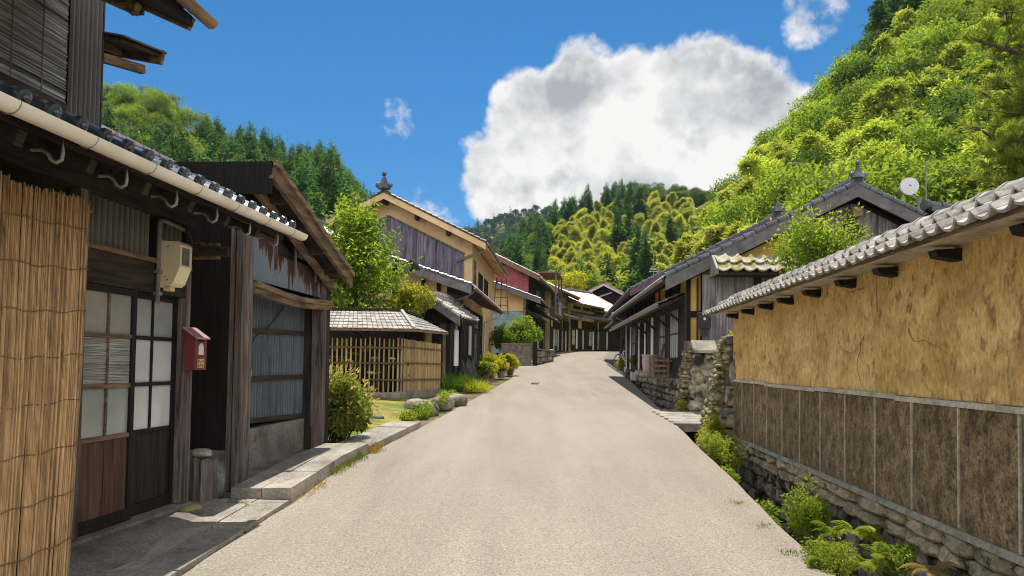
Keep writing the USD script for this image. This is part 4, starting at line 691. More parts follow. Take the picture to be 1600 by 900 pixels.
# ------------------------------------------------------------------ left row: garden shelter, gate roof, yellow house, red house, far houses
# bamboo fenced garden shelter
gs = thing('garden_shelter', 'low garden shelter with silvery shingled hip roof and bamboo lattice front, beyond the grass strip', 'shelter', (-3, 18, .7))
FX = Fr(-2.62, 17.5, 18, 1)                  # road side of the shelter: s away from the viewer
Ff = lambda a, b, z: A3(-2.62, 17.5, 0) + A3(-1, .02, 0) * a + A3(.02, 1, 0) * b + A3(0, 0, z)     # front: a to the left, b back
def boxv(F, *a): return MB().box(F, *a)
part(gs, 'footing', MB().hexa([Ff(-.02, -.1, .5), Ff(2.9, -.1, .5), Ff(2.9, .12, .5), Ff(-.02, .12, .5), Ff(-.02, -.06, .88), Ff(2.9, -.06, .88), Ff(2.9, .1, .88), Ff(-.02, .1, .88)]), 'concrete')
part(gs, 'footing', MB().box(FX, -.04, 2.5, -.12, .08, .5, .90), 'concrete')
r = np.random.RandomState(31)
for i in range(25):
    a = .07 + .112 * i + r.uniform(-.01, .01); d = r.uniform(.016, .024); part(gs, 'bamboo_slat', MB().tube([Ff(a, 0, .88), Ff(a + r.uniform(-.01, .01), 0, 2.15 + r.uniform(-.02, .02))], d, 6), 'bamboo', smooth=40)
for z in (1.17, 1.56, 1.93):
    part(gs, 'rail', MB().tube([Ff(-.05, -.03, z), Ff(2.9, -.03, z)], .022, 6), 'rail_wood', smooth=40); part(gs, 'rail', MB().tube([Ff(-.05, .035, z), Ff(2.9, .035, z)], .022, 6), 'rail_wood', smooth=40)
s = 0.0
while s < 2.28:
    w = r.uniform(.075, .10); part(gs, 'bamboo_board', MB().tube([FX(s + w / 2, 0, .90), FX(s + w / 2, .0, 2.15 - .03 * s + r.uniform(-.012, .012))], w / 2, 6), 'bamboo', smooth=40); s += w * .97
for z in (1.18, 1.58, 1.95): part(gs, 'rail', MB().tube([FX(-.03, .05, z), FX(2.32, .05, z - .02)], .018, 6), 'rail_wood', smooth=40)
for p in (Ff(.0, .06, 0), Ff(2.6, .06, 0), FX(2.38, -.02, 0)): part(gs, 'post', MB().box(Fr(p[0], p[1], 0, 1), -.05, .05, -.05, .05, .6, 2.42), 'dark_board')
E_ = dict(fl=A3(-5.4, 17.25, 2.36), fr=A3(-2.28, 17.18, 2.36), br=A3(-1.72, 20.0, 2.40), rl=A3(-5.4, 18.6, 2.86), rr_=A3(-2.78, 18.5, 2.86), rb=A3(-2.55, 20.1, 2.80))
up = A3(0, 0, .05)
def shingles(P0, P1, Q0, Q1, n, k, nm='shingle'):
    for j in range(k):
        for i in range(n):
            def pt(x, y): a = P0 + (P1 - P0) * x; b = Q0 + (Q1 - Q0) * x; return a + (b - a) * y
            x0, x1 = i / n, (i + 1) / n; y0, y1 = j / k, min(1, (j + 1.15) / k); li = A3(0, 0, .022 + r.uniform(0, .012)); lo_ = A3(0, 0, .008)
            c = [pt(x0 + .003, y0) + li, pt(x1 - .003, y0) + li, pt(x1 - .003, y1) + lo_, pt(x0 + .003, y1) + lo_]
            part(gs, nm, MB().hexa([q - A3(0, 0, .012) for q in c] + c), 'shingle')
part(gs, 'roof_deck', MB().hexa([E_['fl'] - up, E_['fr'] - up, E_['rr_'] - up, E_['rl'] - up, E_['fl'], E_['fr'], E_['rr_'], E_['rl']]), 'rail_wood')
part(gs, 'roof_deck', MB().hexa([E_['fr'] - up, E_['br'] - up, E_['rb'] - up, E_['rr_'] - up, E_['fr'], E_['br'], E_['rb'], E_['rr_']]), 'rail_wood')
shingles(E_['fl'], E_['fr'], E_['rl'], E_['rr_'], 26, 6); shingles(E_['fr'], E_['br'], E_['rr_'], E_['rb'], 18, 6)
part(gs, 'hip', MB().beam(E_['fr'] + up, E_['rr_'] + up, .07, .03), 'shingle'); part(gs, 'ridge_board', MB().beam(E_['rl'] + up, E_['rr_'] + up, .09, .05), 'dark_board')
part(gs, 'ridge_board', MB().beam(E_['rr_'] + up, E_['rb'] + up, .09, .05), 'dark_board')
part(gs, 'back_wall', MB().hexa([Ff(-.3, 1.6, .6), Ff(2.9, 1.6, .6), Ff(2.9, 1.66, .6), Ff(-.3, 1.66, .6), Ff(-.3, 1.6, 2.5), Ff(2.9, 1.6, 2.5), Ff(2.9, 1.66, 2.5), Ff(-.3, 1.66, 2.5)]), 'dark_board')
part(gs, 'brace', MB().beam(Ff(1.3, .7, 2.35), Ff(.8, .7, 2.0), .05, .05), 'dark_board')
# small gabled gate
gt = thing('gate_roof', 'small dark gable roofed gate between the bamboo shelter and the yellow house', 'gate', (-2.3, 22, .9))
GTF = Fr(-2.3, 21.9, 12, 1)
for t in (-.42, .42):
    part(gt, 'post', MB().box(GTF, 0, .12, t - .06, t + .06, .8, 3.0), 'black_wood'); part(gt, 'post', MB().box(GTF, 1.2, 1.32, t - .06, t + .06, .8, 3.0), 'black_wood')
part(gt, 'lintel', MB().box(GTF, 0, .1, -.6, .6, 2.75, 2.88), 'black_wood'); part(gt, 'gable_board', MB().prism([GTF(.06, t, z) for t, z in [(-.6, 2.86), (0, 3.36), (.6, 2.86)]], GTF.s * .03), 'dark_board')
gable_roof(gt, GTF, -.25, 1.7, 0, .86, -.86, 2.90, 3.46, 'shingle', 'verge_grey', .06, pitch=.3, fin=False, gut=False)
part(gt, 'white_panel', MB().box(GTF, .5, .9, .46, .49, 1.5, 2.6), 'white_board')

# yellow house ---------------------------------------------------------------
LW = Fr(-2.1, 23.5, 4, 1)
yh = thing('yellow_house', 'two storey house with yellow plaster gable over purple grey boards and dark ridge ornament', 'house', (-2.1, 23.5, .9))
MBF = Fr(-1.69, 30.0, 4, 1)
rz = lambda t: 8.42 + .49 * (t + 3.55) * -1 if t > -3.55 else 8.42 + .49 * (t + 3.55)
gz = lambda t: 8.22 - .49 * abs(t + 3.55)
house_body(yh, MBF, .0, 9.5, 0, -7.1, 1.2, gz(0), -3.55, gz(-3.55), 'yellow_plaster')
gable_roof(yh, MBF, -.55, 9.9, -3.55, .62, -7.75, 8.42 - .49 * 4.17, 8.42, 'brown_tile', 'yellow_plaster', .12, finh=.75, ridgem='black_tile', deckm='yellow_plaster', gutterm='gutter_brown')
for t in (-.95, -2.25, -3.55, -4.8): part(yh, 'purlin_end', MB().box(MBF, -.35, .0, t - .07, t + .07, gz(t) - .18, gz(t) - .02), 'dark_beam')
cladz = lambda t: gz(t) - .62
planks(yh, MBF, -.002, (-7.0, -.32), 3.2, cladz, 'purple_board', .16, .02, 'cladding_board', 41)
part(yh, 'cladding_rail', MB().box(MBF, -.05, -.022, -7.0, -.30, 4.72, 4.80), 'purple_board'); part(yh, 'cladding_cap', MB().beam(MBF(-.03, -3.55, cladz(-3.55) + .04), MBF(-.03, -.28, cladz(-.28) + .04), .06, .06), 'post_wood')
part(yh, 'corner_pilaster', MB().box(MBF, -.02, .3, -.28, .02, 3.4, gz(0) - .1), 'yellow_plaster')
part(yh, 'downpipe', MB().tube([MBF(-.12, .55, 6.15), MBF(-.10, -.6, 5.75), MBF(-.09, -.72, 5.6), MBF(-.09, -.72, 4.4)], .05, 7), 'gutter_brown', smooth=40)
part(yh, 'upper_window', MB().box(MBF, .7, 1.5, -.01, .02, 4.3, 5.9), 'dark_glass')
for s in (2.4, 4.8): lattice(yh, MBF, s, s + 1.6, .0, 4.3, 5.6, 'dark_board', 'dark_glass', 6)
# single storey wing along the street, pent roof
part(yh, 'wing_wall', MB().box(LW, .0, 6.6, -1.6, -.12, .9, 3.85), 'grey_plaster')
part(yh, 'wing_gable', MB().hexa([LW(-.02, -3.4, .9), LW(.04, -3.4, .9), LW(.04, -.0, .9), LW(-.02, -.0, .9), LW(-.02, -3.4, 5.0), LW(.04, -3.4, 5.0), LW(.04, 0, 4.12), LW(-.02, 0, 4.12)]), 'yellow_plaster')
def pent(th, F, s0, s1, t0, z0, t1, z1, tm='grey_tile', vm='verge_grey', gm='gutter_brown', pitch=.28, ends=True):
    """A lean-to roof: top edge (t0, z0) at the wall, eave (t1, z1)."""
    part(th, 'pent_deck', MB().hexa([F(s0, t0, z0 - .09), F(s1, t0, z0 - .09), F(s1, t1, z1 - .09), F(s0, t1, z1 - .09), F(s0, t0, z0), F(s1, t0, z0), F(s1, t1, z1), F(s0, t1, z1)]), 'dark_beam')
    part(th, 'pent_tiles', tile_sheet(F(s0 - .02, t1 + .05, z1 + .02), F.s * (s1 - s0 + .04), F(0, t0, z0 + .04) - F(0, t1 + .05, z1 + .02), pitch), tm)
    if ends:
        part(th, 'pent_verge', MB().hexa([F(s0 - .045, t1, z1 - .24), F(s0 - .003, t1, z1 - .24), F(s0 - .003, t0, z0 - .24), F(s0 - .045, t0, z0 - .24), F(s0 - .045, t1, z1 + .02), F(s0 - .003, t1, z1 + .02), F(s0 - .003, t0, z0 + .02), F(s0 - .045, t0, z0 + .02)]), vm)
        m = MB(); n = max(2, int(abs(t1 - t0) / .25))
        for i in range(n): m.tube([F(s0, t1 + (t0 - t1) * i / n, z1 + (z0 - z1) * i / n + .07), F(s0, t1 + (t0 - t1) * (i + .95) / n, z1 + (z0 - z1) * (i + .95) / n + .055)], [.07, .058], 7)
        part(th, 'pent_verge_tiles', m, tm)
    part(th, 'pent_gutter', half_gutter(F, s0 + .02, s1 - .02, t1 + .10, z1 - .03, .06), gm, smooth=40)
pent(yh, LW, -.45, 10.6, -2.3, 5.02, .85, 3.98)
def facade(th, F, s0, s1, z0, z1, cells, t=0.0, seed=1, pm='dark_board'):
    """A timber street front: posts, sill, head and infill panels. cells: list of (width share, kind)."""
    tot = sum(c[0] for c in cells); s = s0; H = z1 - z0; part(th, 'sill_beam', MB().box(F, s0, s1, t - .12, t + .03, z0 - .02, z0 + .14), pm); part(th, 'head_beam', MB().box(F, s0, s1, t - .1, t + .02, z0 + .68 * H, z0 + .68 * H + .13), pm)
    for i, (w, k) in enumerate(cells):
        e = s + (s1 - s0) * w / tot; part(th, 'post', MB().box(F, s - .055, s + .055, t - .1, t + .012, z0 + .14, z1), pm); a, b, zb, zm, zt = s + .06, e - .06, z0 + .14, z0 + .68 * H, z1
        up_m = {'y': 'deep_yellow', 'g': 'grey_plaster', }.get(k[1:], 'dark_board')
        part(th, 'upper_panel', MB().box(F, a, b, t - .06, t - .02, zm + .13, zt), up_m)
        if k[0] == 'w': lattice(th, F, a, b, t - .016, zb + .3, zm, pm, 'white_glass', 3, (.5,)); part(th, 'apron_panel', MB().box(F, a, b, t - .06, t - .02, zb, zb + .35), 'dark_board')
        elif k[0] == 'd': lattice(th, F, a, b, t - .02, zb, zm, pm, 'dark_glass', 7, (.3, .6), bar=.03, name='lattice_door')
        elif k[0] == 'b': boards(th, F, a, b, t - .02, zb, zm, 'dark_board', .18, seed=seed + i)
        elif k[0] == 'p': part(th, 'plaster_panel', MB().box(F, a, b, t - .06, t + .03, zb, zm), 'grey_plaster' if k[-1] != 'w' else 'white_board')
        s = e
    part(th, 'post', MB().box(F, s1 - .055, s1 + .055, t - .1, t + .012, z0 + .14, z1), pm)
facade(yh, LW, .1, 10.4, 1.05, 3.75, [(.9, 'py'), (1.0, 'bg'), (1.3, 'py'), (1.0, 'dy'), (1.1, 'bd'), (1.2, 'dd'), (1.0, 'bd'), (1.2, 'wd'), (1.0, 'bd'), (1.0, 'dd')], 0, 51)
part(yh, 'window_light', MB().box(LW, .35, .75, .0, .03, 3.05, 3.6), 'deep_yellow')
for t in (-.25, -.75): part(yh, 'gable_post', MB().box(LW, -.08, -.02, t - .06, t + .06, .9, 4.3), 'black_wood')
part(yh, 'gable_beam', MB().box(LW, -.07, -.021, -2.6, .0, 3.50, 3.62), 'black_wood')
part(yh, 'downpipe', MB().tube([LW(-.1, .9, 3.9), LW(-.1, .7, 3.72), LW(-.08, .1, 3.5), LW(-.08, .04, 3.3), LW(-.08, .04, 1.2)], .04, 7), 'gutter_brown', smooth=40)
part(yh, 'downpipe', MB().tube([LW(10.5, .9, 3.9), LW(10.5, .8, 3.7), LW(10.5, .1, 3.45), LW(10.5, .06, 1.2)], .045, 7), 'white_metal', smooth=40)
part(yh, 'notice_board', MB().box(LW, 5.3, 5.9, .04, .08, 1.9, 3.05), 'white_board', label='tall white board on the street front')
part(yh, 'gable_panel', MB().box(LW, -.06, -.025, -1.5, -.9, 2.2, 3.45), 'pale_plaster')
# grape trellis at the upper side, like a framed lattice screen
ts = thing('lattice_screen', 'slanting weathered lattice screen standing between the yellow and the red house', 'screen', MBF(9.7, .5, 3))
for k in range(3): part(ts, 'upright', MB().beam(MBF(9.7, -.05 + .42 * k, 4.2), MBF(9.7, .15 + .26 * k, 6.2), .05, .05), 'post_wood')
for k in range(5): part(ts, 'rail', MB().beam(MBF(9.68, -.05 + .045 * k, 4.3 + .42 * k), MBF(9.68, .82 - .03 * k, 4.3 + .42 * k), .04, .04), 'post_wood')

# grey end roof piece just beyond (seen over the wing eave)
rhF = Fr(.95, 45.0, 9, 1)
rd = thing('red_house', 'two storey house with crimson boarded gable above yellow plaster and blue sheet metal', 'house', (1, 45, 2))
gz2 = lambda t: 8.75 - .48 * abs(t + 3.6)
house_body(rd, rhF, 0, 9, 0, -7.2, 2.0, gz2(0), -3.6, gz2(-3.6), 'red_siding', 'dark_board')
gable_roof(rd, rhF, -.5, 9.4, -3.6, .75, -8.0, gz2(.75) + .18, 8.95, 'red_tile', 'rail_wood', .12, finh=.5, deckm='beam_wood', gutterm='white_metal')
for t in (-.4, -1.6, -2.8): part(rd, 'purlin_end', MB().box(rhF, -.35, 0, t - .07, t + .07, gz2(t) - .12, gz2(t) + .04), 'rail_wood')
RL = Fr(.75, 43.4, 7, 1)
part(rd, 'wing_gable', MB().prism([RL(0, t, z) for t, z in [(-3.6, 4.7), (-3.6, 6.7), (0, 5.55), (0, 4.7)]], RL.s * .1), 'yellow_plaster'); part(rd, 'wing_sheet', MB().hexa([RL(.01, -3.6, 1.9), RL(.1, -3.6, 1.9), RL(.1, 0, 1.9), RL(.01, 0, 1.9), RL(.01, -3.6, 4.68), RL(.1, -3.6, 4.68), RL(.1, 0, 4.68), RL(.01, 0, 4.68)]), 'blue_siding')
for z in (3.1, 3.65, 4.2): part(rd, 'sheet_joint', MB().box(RL, -.012, .008, -3.6, 0, z, z + .03), 'blue_siding')
part(rd, 'wing_post', MB().box(RL, -.03, .06, -.1, .02, 1.9, 5.5), 'grey_board')
pent(rd, RL, -.5, 5.2, -3.6, 6.95, .95, 5.32, 'grey_tile', 'verge_grey')
part(rd, 'wing_wall', MB().box(RL, .1, 5.0, -1.5, -.14, 1.9, 5.2), 'dark_board')
facade(rd, RL, .15, 5.0, 2.0, 4.6, [(1, 'bd'), (1.2, 'dd'), (.5, 'pw'), (1.1, 'bd'), (1.2, 'wd')], 0, 61)
pent(rd, RL, .2, 5.0, -.1, 4.75, .95, 4.35, 'shingle', 'rail_wood', ends=False)
facade(rd, rhF, .4, 8.8, 2.2, 4.8, [(1, 'bd'), (1.2, 'wd'), (1.1, 'dd'), (.6, 'pw'), (1.2, 'bd'), (1.2, 'dd'), (1, 'wd')], .05, 62)
pent(rd, rhF, .2, 9.0, -.1, 5.15, 1.0, 4.70, 'grey_tile', 'rail_wood', ends=False)
lattice(rd, rhF, .6, 2.6, .02, 5.4, 6.6, 'dark_board', 'dark_glass', 6); lattice(rd, rhF, 3.4, 6.0, .02, 5.4, 6.6, 'dark_board', 'white_glass', 8)
# balcony on the red house
part(rd, 'balcony_roof', MB().box(rhF, 3.2, 7.4, .1, 1.5, 7.55, 7.63), 'rail_wood')
for s in (3.3, 5.3, 7.3): part(rd, 'balcony_post', MB().box(rhF, s, s + .1, 1.3, 1.4, 4.8, 7.55), 'post_wood')
for z in (5.6, 6.0): part(rd, 'balcony_rail', MB().box(rhF, 3.3, 7.4, 1.32, 1.38, z, z + .06), 'post_wood')
part(rd, 'balcony_panel', MB().box(rhF, 5.35, 7.3, 1.33, 1.37, 5.0, 5.9), 'grey_board')

def street_house(name, label, F, L, z0, ze, slope, depth, roofm, wallm, seed, cells, pz=2.75, po=1.0, ptm='grey_tile', vergem='rail_wood', oh=.8, upper='dark_board', pentm='grey_tile'):
    th = thing(name, label, 'house', F(0, 0, z0)); tr = -depth / 2; zr = ze + slope * depth / 2
    house_body(th, F, 0, L, 0, -depth, z0 - .5, ze, tr, zr, wallm, upper)
    gable_roof(th, F, -.45, L + .45, tr, oh, -depth - oh, ze + .2 - slope * oh, zr + .2, roofm, vergem, .1, finh=.45, deckm='beam_wood')
    facade(th, F, .1, L - .1, z0, z0 + 2.55, cells, .05, seed)
    if po: pent(th, F, .0, L, .0, z0 + pz + .42, po, z0 + pz, pentm, vergem, ends=True)
    n = max(2, int(L / 2.6))
    for i in range(n): lattice(th, F, .5 + i * (L - 1) / n, .5 + (i + .72) * (L - 1) / n, .03, z0 + pz + .7, min(ze - .25, z0 + pz + 1.75), 'dark_board', 'dark_glass' if (i + seed) % 3 else 'white_glass', 6)
    for t in (tr / 2, tr, tr * 1.5): part(th, 'purlin_end', MB().box(F, -.3, 0, t - .07, t + .07, zr - slope * abs(t - tr) - .2, zr - slope * abs(t - tr) - .04), 'rail_wood')
    return th
street_house('orange_gable_house', 'timber house with ochre gable and layered eaves beyond the crimson gable', Fr(2.75, 54.2, 17, 1), 6.2, 2.5, 7.2, .46, 6.4, 'red_tile', 'yellow_plaster', 71, [(.8, 'by'), (.3, 'pw'), (1.0, 'wd'), (.3, 'pw'), (1, 'dd'), (.4, 'py'), (.8, 'bd'), (.4, 'pw'), (.8, 'dd')], upper='beam_wood')
street_house('plank_house', 'dark timber house near the crest with low double eaves on the left', Fr(4.75, 60.2, 27, 1), 5.4, 2.75, 6.7, .45, 6.4, 'red_tile', 'yellow_plaster', 73, [(.8, 'wd'), (.4, 'pw'), (.9, 'by'), (.3, 'pw'), (1, 'dd'), (.8, 'wd'), (.4, 'pw')], upper='yellow_plaster')
street_house('crest_house', 'timber house with broad pale violet tiled roof at the crest of the street', Fr(6.9, 65.0, 40, 1), 4.6, 2.85, 6.5, .50, 6.6, 'pink_tile', 'dark_board', 75, [(.8, 'bd'), (.3, 'py'), (1.0, 'dd'), (.25, 'pw'), (.8, 'bd'), (.8, 'dd')], po=.9, pentm='shingle', upper='beam_wood')
street_house('end_house', 'low brown timber house where the street bends out of sight', Fr(10.2, 68.9, 58, 1), 6.0, 2.9, 5.6, .46, 6.0, 'red_tile', 'dark_board', 76, [(.8, 'py'), (.8, 'bd'), (1.0, 'dd'), (.3, 'pw'), (1, 'bd')], po=.8, pentm='shingle', upper='rail_wood')
E3 = Fr(6.7, 75.0, 12, -1)
th = thing('pink_roof_house', 'house with pinkish tiled roof and black boarded gable above the crest on the right', 'house', E3(0, 0, 2.9))
house_body(th, E3, 0, 8, 0, -5.2, 2.4, 8.2, -2.6, 9.5, 'black_wood', 'dark_board'); gable_roof(th, E3, -.7, 8.4, -2.6, .8, -6.0, 8.0, 9.75, 'red_tile', 'pale_plaster', .12, finh=.5)
part(th, 'gable_tie', MB().beam(E3(-.1, .1, 7.7), E3(-.1, -3.4, 8.9), .08, .14), 'pale_plaster'); facade(th, E3, .1, 7.9, 2.9, 5.4, [(1, 'bd'), (1, 'dd'), (1, 'bd'), (1, 'wd')], .05, 77)

# ------------------------------------------------------------------ right row
R1 = Fr(4.05, 16.9, 2.6, -1)
r1 = thing('boarded_house', 'dark timber house with grey boarded end and yellow corner, behind the mud wall', 'house', (4.05, 16.9, 1.3))
gz3 = lambda t: 5.50 - .50 * abs(t + 3.65)
house_body(r1, R1, 0, 12.6, 0, -7.3, 1.25, gz3(0), -3.65, gz3(-3.65), 'dark_board', 'dark_board')
gable_roof(r1, R1, -.32, 12.8, -3.65, .60, -7.95, gz3(.6) + .18, 5.70, 'grey_tile', 'verge_grey', .10, finh=.42, vh=.26)
planks(r1, R1, -.004, (-6.7, -2.25), 3.6, lambda t: gz3(t) - .12, 'grey_board', .17, .02, 'gable_board', 81)
part(r1, 'yellow_panel', MB().prism([R1(-.003, a, z) for a, z in [(-2.25, 3.0), (-2.25, gz3(-2.25) - .1), (-.02, gz3(-.02) - .1), (-.02, 1.3), (-.28, 1.3), (-.28, 3.0)]], -R1.s * .012), 'deep_yellow')
part(r1, 'gable_beam', MB().box(R1, -.05, -.003, -7.0, -2.2, 3.50, 3.62), 'dark_beam'); part(r1, 'purlin_end', MB().box(R1, -.35, -.02, -3.75, -3.55, 5.0, 5.2), 'rail_wood')
part(r1, 'vent_hood', MB().box(R1, -.12, -.03, -3.85, -3.45, 4.62, 4.86), 'dark_beam')
part(r1, 'corner_post', MB().box(R1, -.06, .0, -.02, .06, 1.3, 3.75), 'black_wood')
part(r1, 'pent_back', MB().box(R1, -.50, -.31, -4.6, -.45, 3.66, 4.06), 'dark_board')
part(r1, 'end_beam', MB().box(R1, -.05, -.005, -.30, .0, 2.72, 2.86), 'black_wood'); part(r1, 'end_post', MB().box(R1, -.06, -.005, -.40, -.25, 1.3, 3.70), 'black_wood')
planks(r1, R1, -.33, (-4.6, -.22), 1.2, lambda t: min(3.66, gz3(t) - .10), 'grey_board', .165, .02, 'end_board', 83)
part(r1, 'end_post', MB().box(R1, -.42, -.355, -1.50, -1.36, 1.2, 3.62), 'dark_board')
part(r1, 'end_plate', MB().box(R1, -.92, -.34, -4.6, -.46, 3.60, 3.67), 'dark_beam'); part(r1, 'pent_gable', MB().prism([R1(s, -.44, z) for s, z in [(-.98, 3.60), (-.98, 3.72), (-.50, 4.08), (-.30, 4.08), (-.30, 3.60)]], R1.t * .05), 'pvc_grey')
r = np.random.RandomState(84)
for c, (s, z) in enumerate(((-1.0, 3.70), (-.77, 3.90))):
    for i in range(14):
        part(r1, 'pent_tile', tile(R1(s - r.uniform(0, .012), -.45 - .275 * i, z), -R1.t * .285, R1.s * .28 + A3(0, 0, .20), np.cross(R1.s * .26 + A3(0, 0, .2), -R1.t) * -3.0, .045, .030, .035, 9, .015), 'moss_tile', smooth=50)
part(r1, 'pipe', MB().tube([R1(-.08, -.17, 3.6), R1(-.08, -.17, 1.75), R1(-.10, -.15, 1.68), R1(-.14, -.08, 1.62), R1(-.14, .1, 1.6)], .022, 6), 'black_plastic', smooth=40)
part(r1, 'pipe', MB().tube([R1(-.30, -.30, 3.55), R1(-.40, -.42, 3.62), R1(-.85, -.48, 3.62)], .02, 6), 'pvc_grey', smooth=40)
facade(r1, R1, .05, 12.5, 1.32, 3.85, [(.9, 'by'), (1.3, 'wd'), (.6, 'bd'), (1.1, 'wy'), (.9, 'by'), (.5, 'pw'), (1.1, 'bd'), (.35, 'pw'), (1.1, 'dd'), (.35, 'pw'), (.8, 'bd'), (1.2, 'wd'), (.4, 'pw'), (1.2, 'dd')], .05, 85)
pent(r1, R1, .3, 12.4, .0, 3.30, .62, 3.02, 'shingle', 'rail_wood', 'gutter_brown', ends=False)
for s in (.6, 2.6, 4.6, 6.8): part(r1, 'pent_strut', MB().beam(R1(s, .02, 2.6), R1(s, .55, 3.0), .05, .06), 'dark_beam')
part(r1, 'downpipe', MB().tube([R1(12.4, .65, 3.7), R1(12.4, .5, 3.5), R1(12.4, .08, 3.3), R1(12.4, .06, 1.4)], .035, 6), 'white_metal', smooth=40)
part(r1, 'ash_board', MB().beam(R1(3.55, .2, 1.34), R1(3.2, .06, 2.2), .07, .02), 'post_wood')
em = thing('electric_meter', 'small black electric meter with white dial on the grey boarded wall', 'meter box', R1(-.06, -.75, 2.5)); px = AT(1099, 503, 16.5)
EF = Fr(px[0], px[1], 2.6, -1)
part(em, 'case', MB().box(EF, -.14, -.03, -.14, .13, px[2] - .15, px[2] + .19), 'black_plastic'); part(em, 'hood', MB().box(EF, -.16, -.03, -.145, .135, px[2] + .19, px[2] + .205), 'pvc_grey')
part(em, 'lower_case', MB().box(EF, -.11, -.03, -.085, .075, px[2] - .32, px[2] - .15), 'black_plastic'); part(em, 'dial', MB().tube([EF(-.1405, 0, px[2] + .06), EF(-.146, 0, px[2] + .06)], .03, 10), 'white_board')
# violet roofed house further up
R2 = Fr(5.6, 30.2, 3.6, -1)
gz4 = lambda t: 7.42 - .52 * abs(t + 4.95)
r2 = thing('violet_roof_house', 'dark timber house with violet brown verge boards, further up on the right', 'house', (5.6, 30.2, 1.3))
house_body(r2, R2, 0, 14, 0, -9.9, 1.2, gz4(0), -4.95, gz4(-4.95), 'pale_plaster', 'dark_board')
gable_roof(r2, R2, -.7, 14.4, -4.95, .85, -10.7, gz4(.85) + .2, 7.62, 'grey_tile', 'verge_purple', .14, finh=.6, deckm='verge_purple')
for t in (-1.5, -3.2): part(r2, 'purlin_end', MB().box(R2, -.5, 0, t - .09, t + .09, gz4(t) - .2, gz4(t)), 'verge_purple')
facade(r2, R2, .1, 13.9, 1.35, 4.0, [(1.1, 'bd'), (.8, 'wd'), (1.1, 'bd'), (1, 'dd'), (.5, 'pw'), (1.2, 'wd'), (1, 'bd'), (1.1, 'dd'), (1, 'bd')], .05, 87)
pent(r2, R2, .2, 13.8, 0, 4.2, .85, 3.85, 'grey_tile', 'rail_wood', ends=False)
# cellar wall below the right houses and the stair piers
em_ = thing('embankment', None, None, kind='structure')
def eline(d):
    y = 16.3 + d; x = float(xw(y)); dx = (float(xw(y + .1)) - x) / .1; n = A3(-1, dx, 0) / math.hypot(1, dx); return (A3(x, y, 0), n)
stone_face(em_, (eline, 10.6), lambda d: 1.26, lambda d: float(zg(16.3 + d)) - .75, .20, .5, .34, 'wall_stone', 13, 2, 230)
part(em_, 'terrace_edge', MB().hexa([A3(float(xw(16.25)) - .02, 16.25, 1.2), A3(float(xw(26.9)) - .02, 26.9, 1.2), A3(float(xw(26.9)) + .5, 26.9, 1.2), A3(float(xw(16.25)) + .6, 16.25, 1.2), A3(float(xw(16.25)) - .02, 16.25, 1.30), A3(float(xw(26.9)) - .02, 26.9, 1.30), A3(float(xw(26.9)) + .5, 26.9, 1.30), A3(float(xw(16.25)) + .6, 16.25, 1.30)]), 'concrete')
br = thing('footbridge', None, None, kind='structure')
for k in range(6): part(br, 'slab', MB().hexa([A3(x, y, zg(y) + dz) for dz in (-.14, .012) for x, y in [(float(xr(13.5)) - .03 + .0, 13.55 + .42 * k), (4.3, 13.55 + .42 * k), (4.3, 13.93 + .42 * k), (float(xr(15)) - .12, 13.93 + .42 * k)]]), 'slab_stone')
def pier(name, label, c0, c1, ztop, lean, m, seed, flat=True):
    """A leaning dry stone pier: slabs on edge packed along the road face, big stones at the end."""
    p = thing(name, label, 'stone pier', c0); r = np.random.RandomState(seed); c0, c1 = np.asarray(c0, float), np.asarray(c1, float); L = np.linalg.norm((c1 - c0)[:2]); d = (c1 - c0) / L; n = A3(-d[1], d[0], 0); n = n if n[0] < 0 else -n
    H = ztop - c0[2]; core = [c0 - n * .5, c0 - n * .06, c1 - n * .06, c1 - n * .5]; up_ = [q + A3(0, 0, H - .05) - n * lean * .9 for q in core]
    part(p, 'core', MB().hexa(core + up_), 'dark_stone'); z = c0[2]
    while z < ztop - .06:
        h = r.uniform(.07, .15); k = 0.0
        while k < L:
            w = r.uniform(.10, .26); q = c0 + d * min(k + w / 2, L) + A3(0, 0, z - c0[2] + h / 2) - n * (lean * (z - c0[2]) / H + .04) + n * r.uniform(-.04, .05); part(p, 'stone', rock(q, (w * 1.1, .22, h * 1.15), math.atan2(d[1], d[0]) + r.uniform(-.2, .2), 1, r.randint(900), .45, .25), m, smooth=True); k += w
        z += h * .95
    z = c0[2]
    while z < ztop - .12:
        h = r.uniform(.28, .5); h = min(h, ztop - z); q = c0 - d * .02 - n * (.32 + lean * (z + h / 2 - c0[2]) / H) + A3(0, 0, z - c0[2] + h / 2); part(p, 'end_stone', rock(q, (.55, .34, h * 1.1), math.atan2(n[1], n[0]), 2, r.randint(900), .6, .2), 'wall_stone', smooth=True); z += h
    return p
def gp(u, v, y): return AT(u, v, y)
pier('stone_pier', 'mossy leaning dry stone pier ending at the near end of the mud wall', A3(3.16, 12.28, -.35), A3(3.34, 13.4, -.25), 1.98, .46, 'moss_stone', 5)
def rubble_front(path, x0f, x1, y, z0, z1, m, seed, n_=260):
    r = np.random.RandomState(seed); z = z0; k = 0
    while z < z1 and k < n_:
        h = r.uniform(.045, .085); x = x0f((z - z0) / (z1 - z0)) + r.uniform(-.03, .03)
        while x < x1 and k < n_: w = r.uniform(.08, .24); part(path, 'stone', rock(A3(x + w / 2, y + r.uniform(-.06, .06) + .10 * (z - z0), z + h / 2), (w * 1.15, .26, h * 1.25), r.uniform(-.35, .35), 1, r.randint(900), r.uniform(.7, .95), .30), m if r.rand() < .8 else 'wall_stone', smooth=True); x += w; k += 1
        z += h * .92
rubble_front('/World/stone_pier', lambda k: 3.10 + .42 * k, 3.70, 12.24, -.30, 2.0, 'moss_stone', 7, 170)
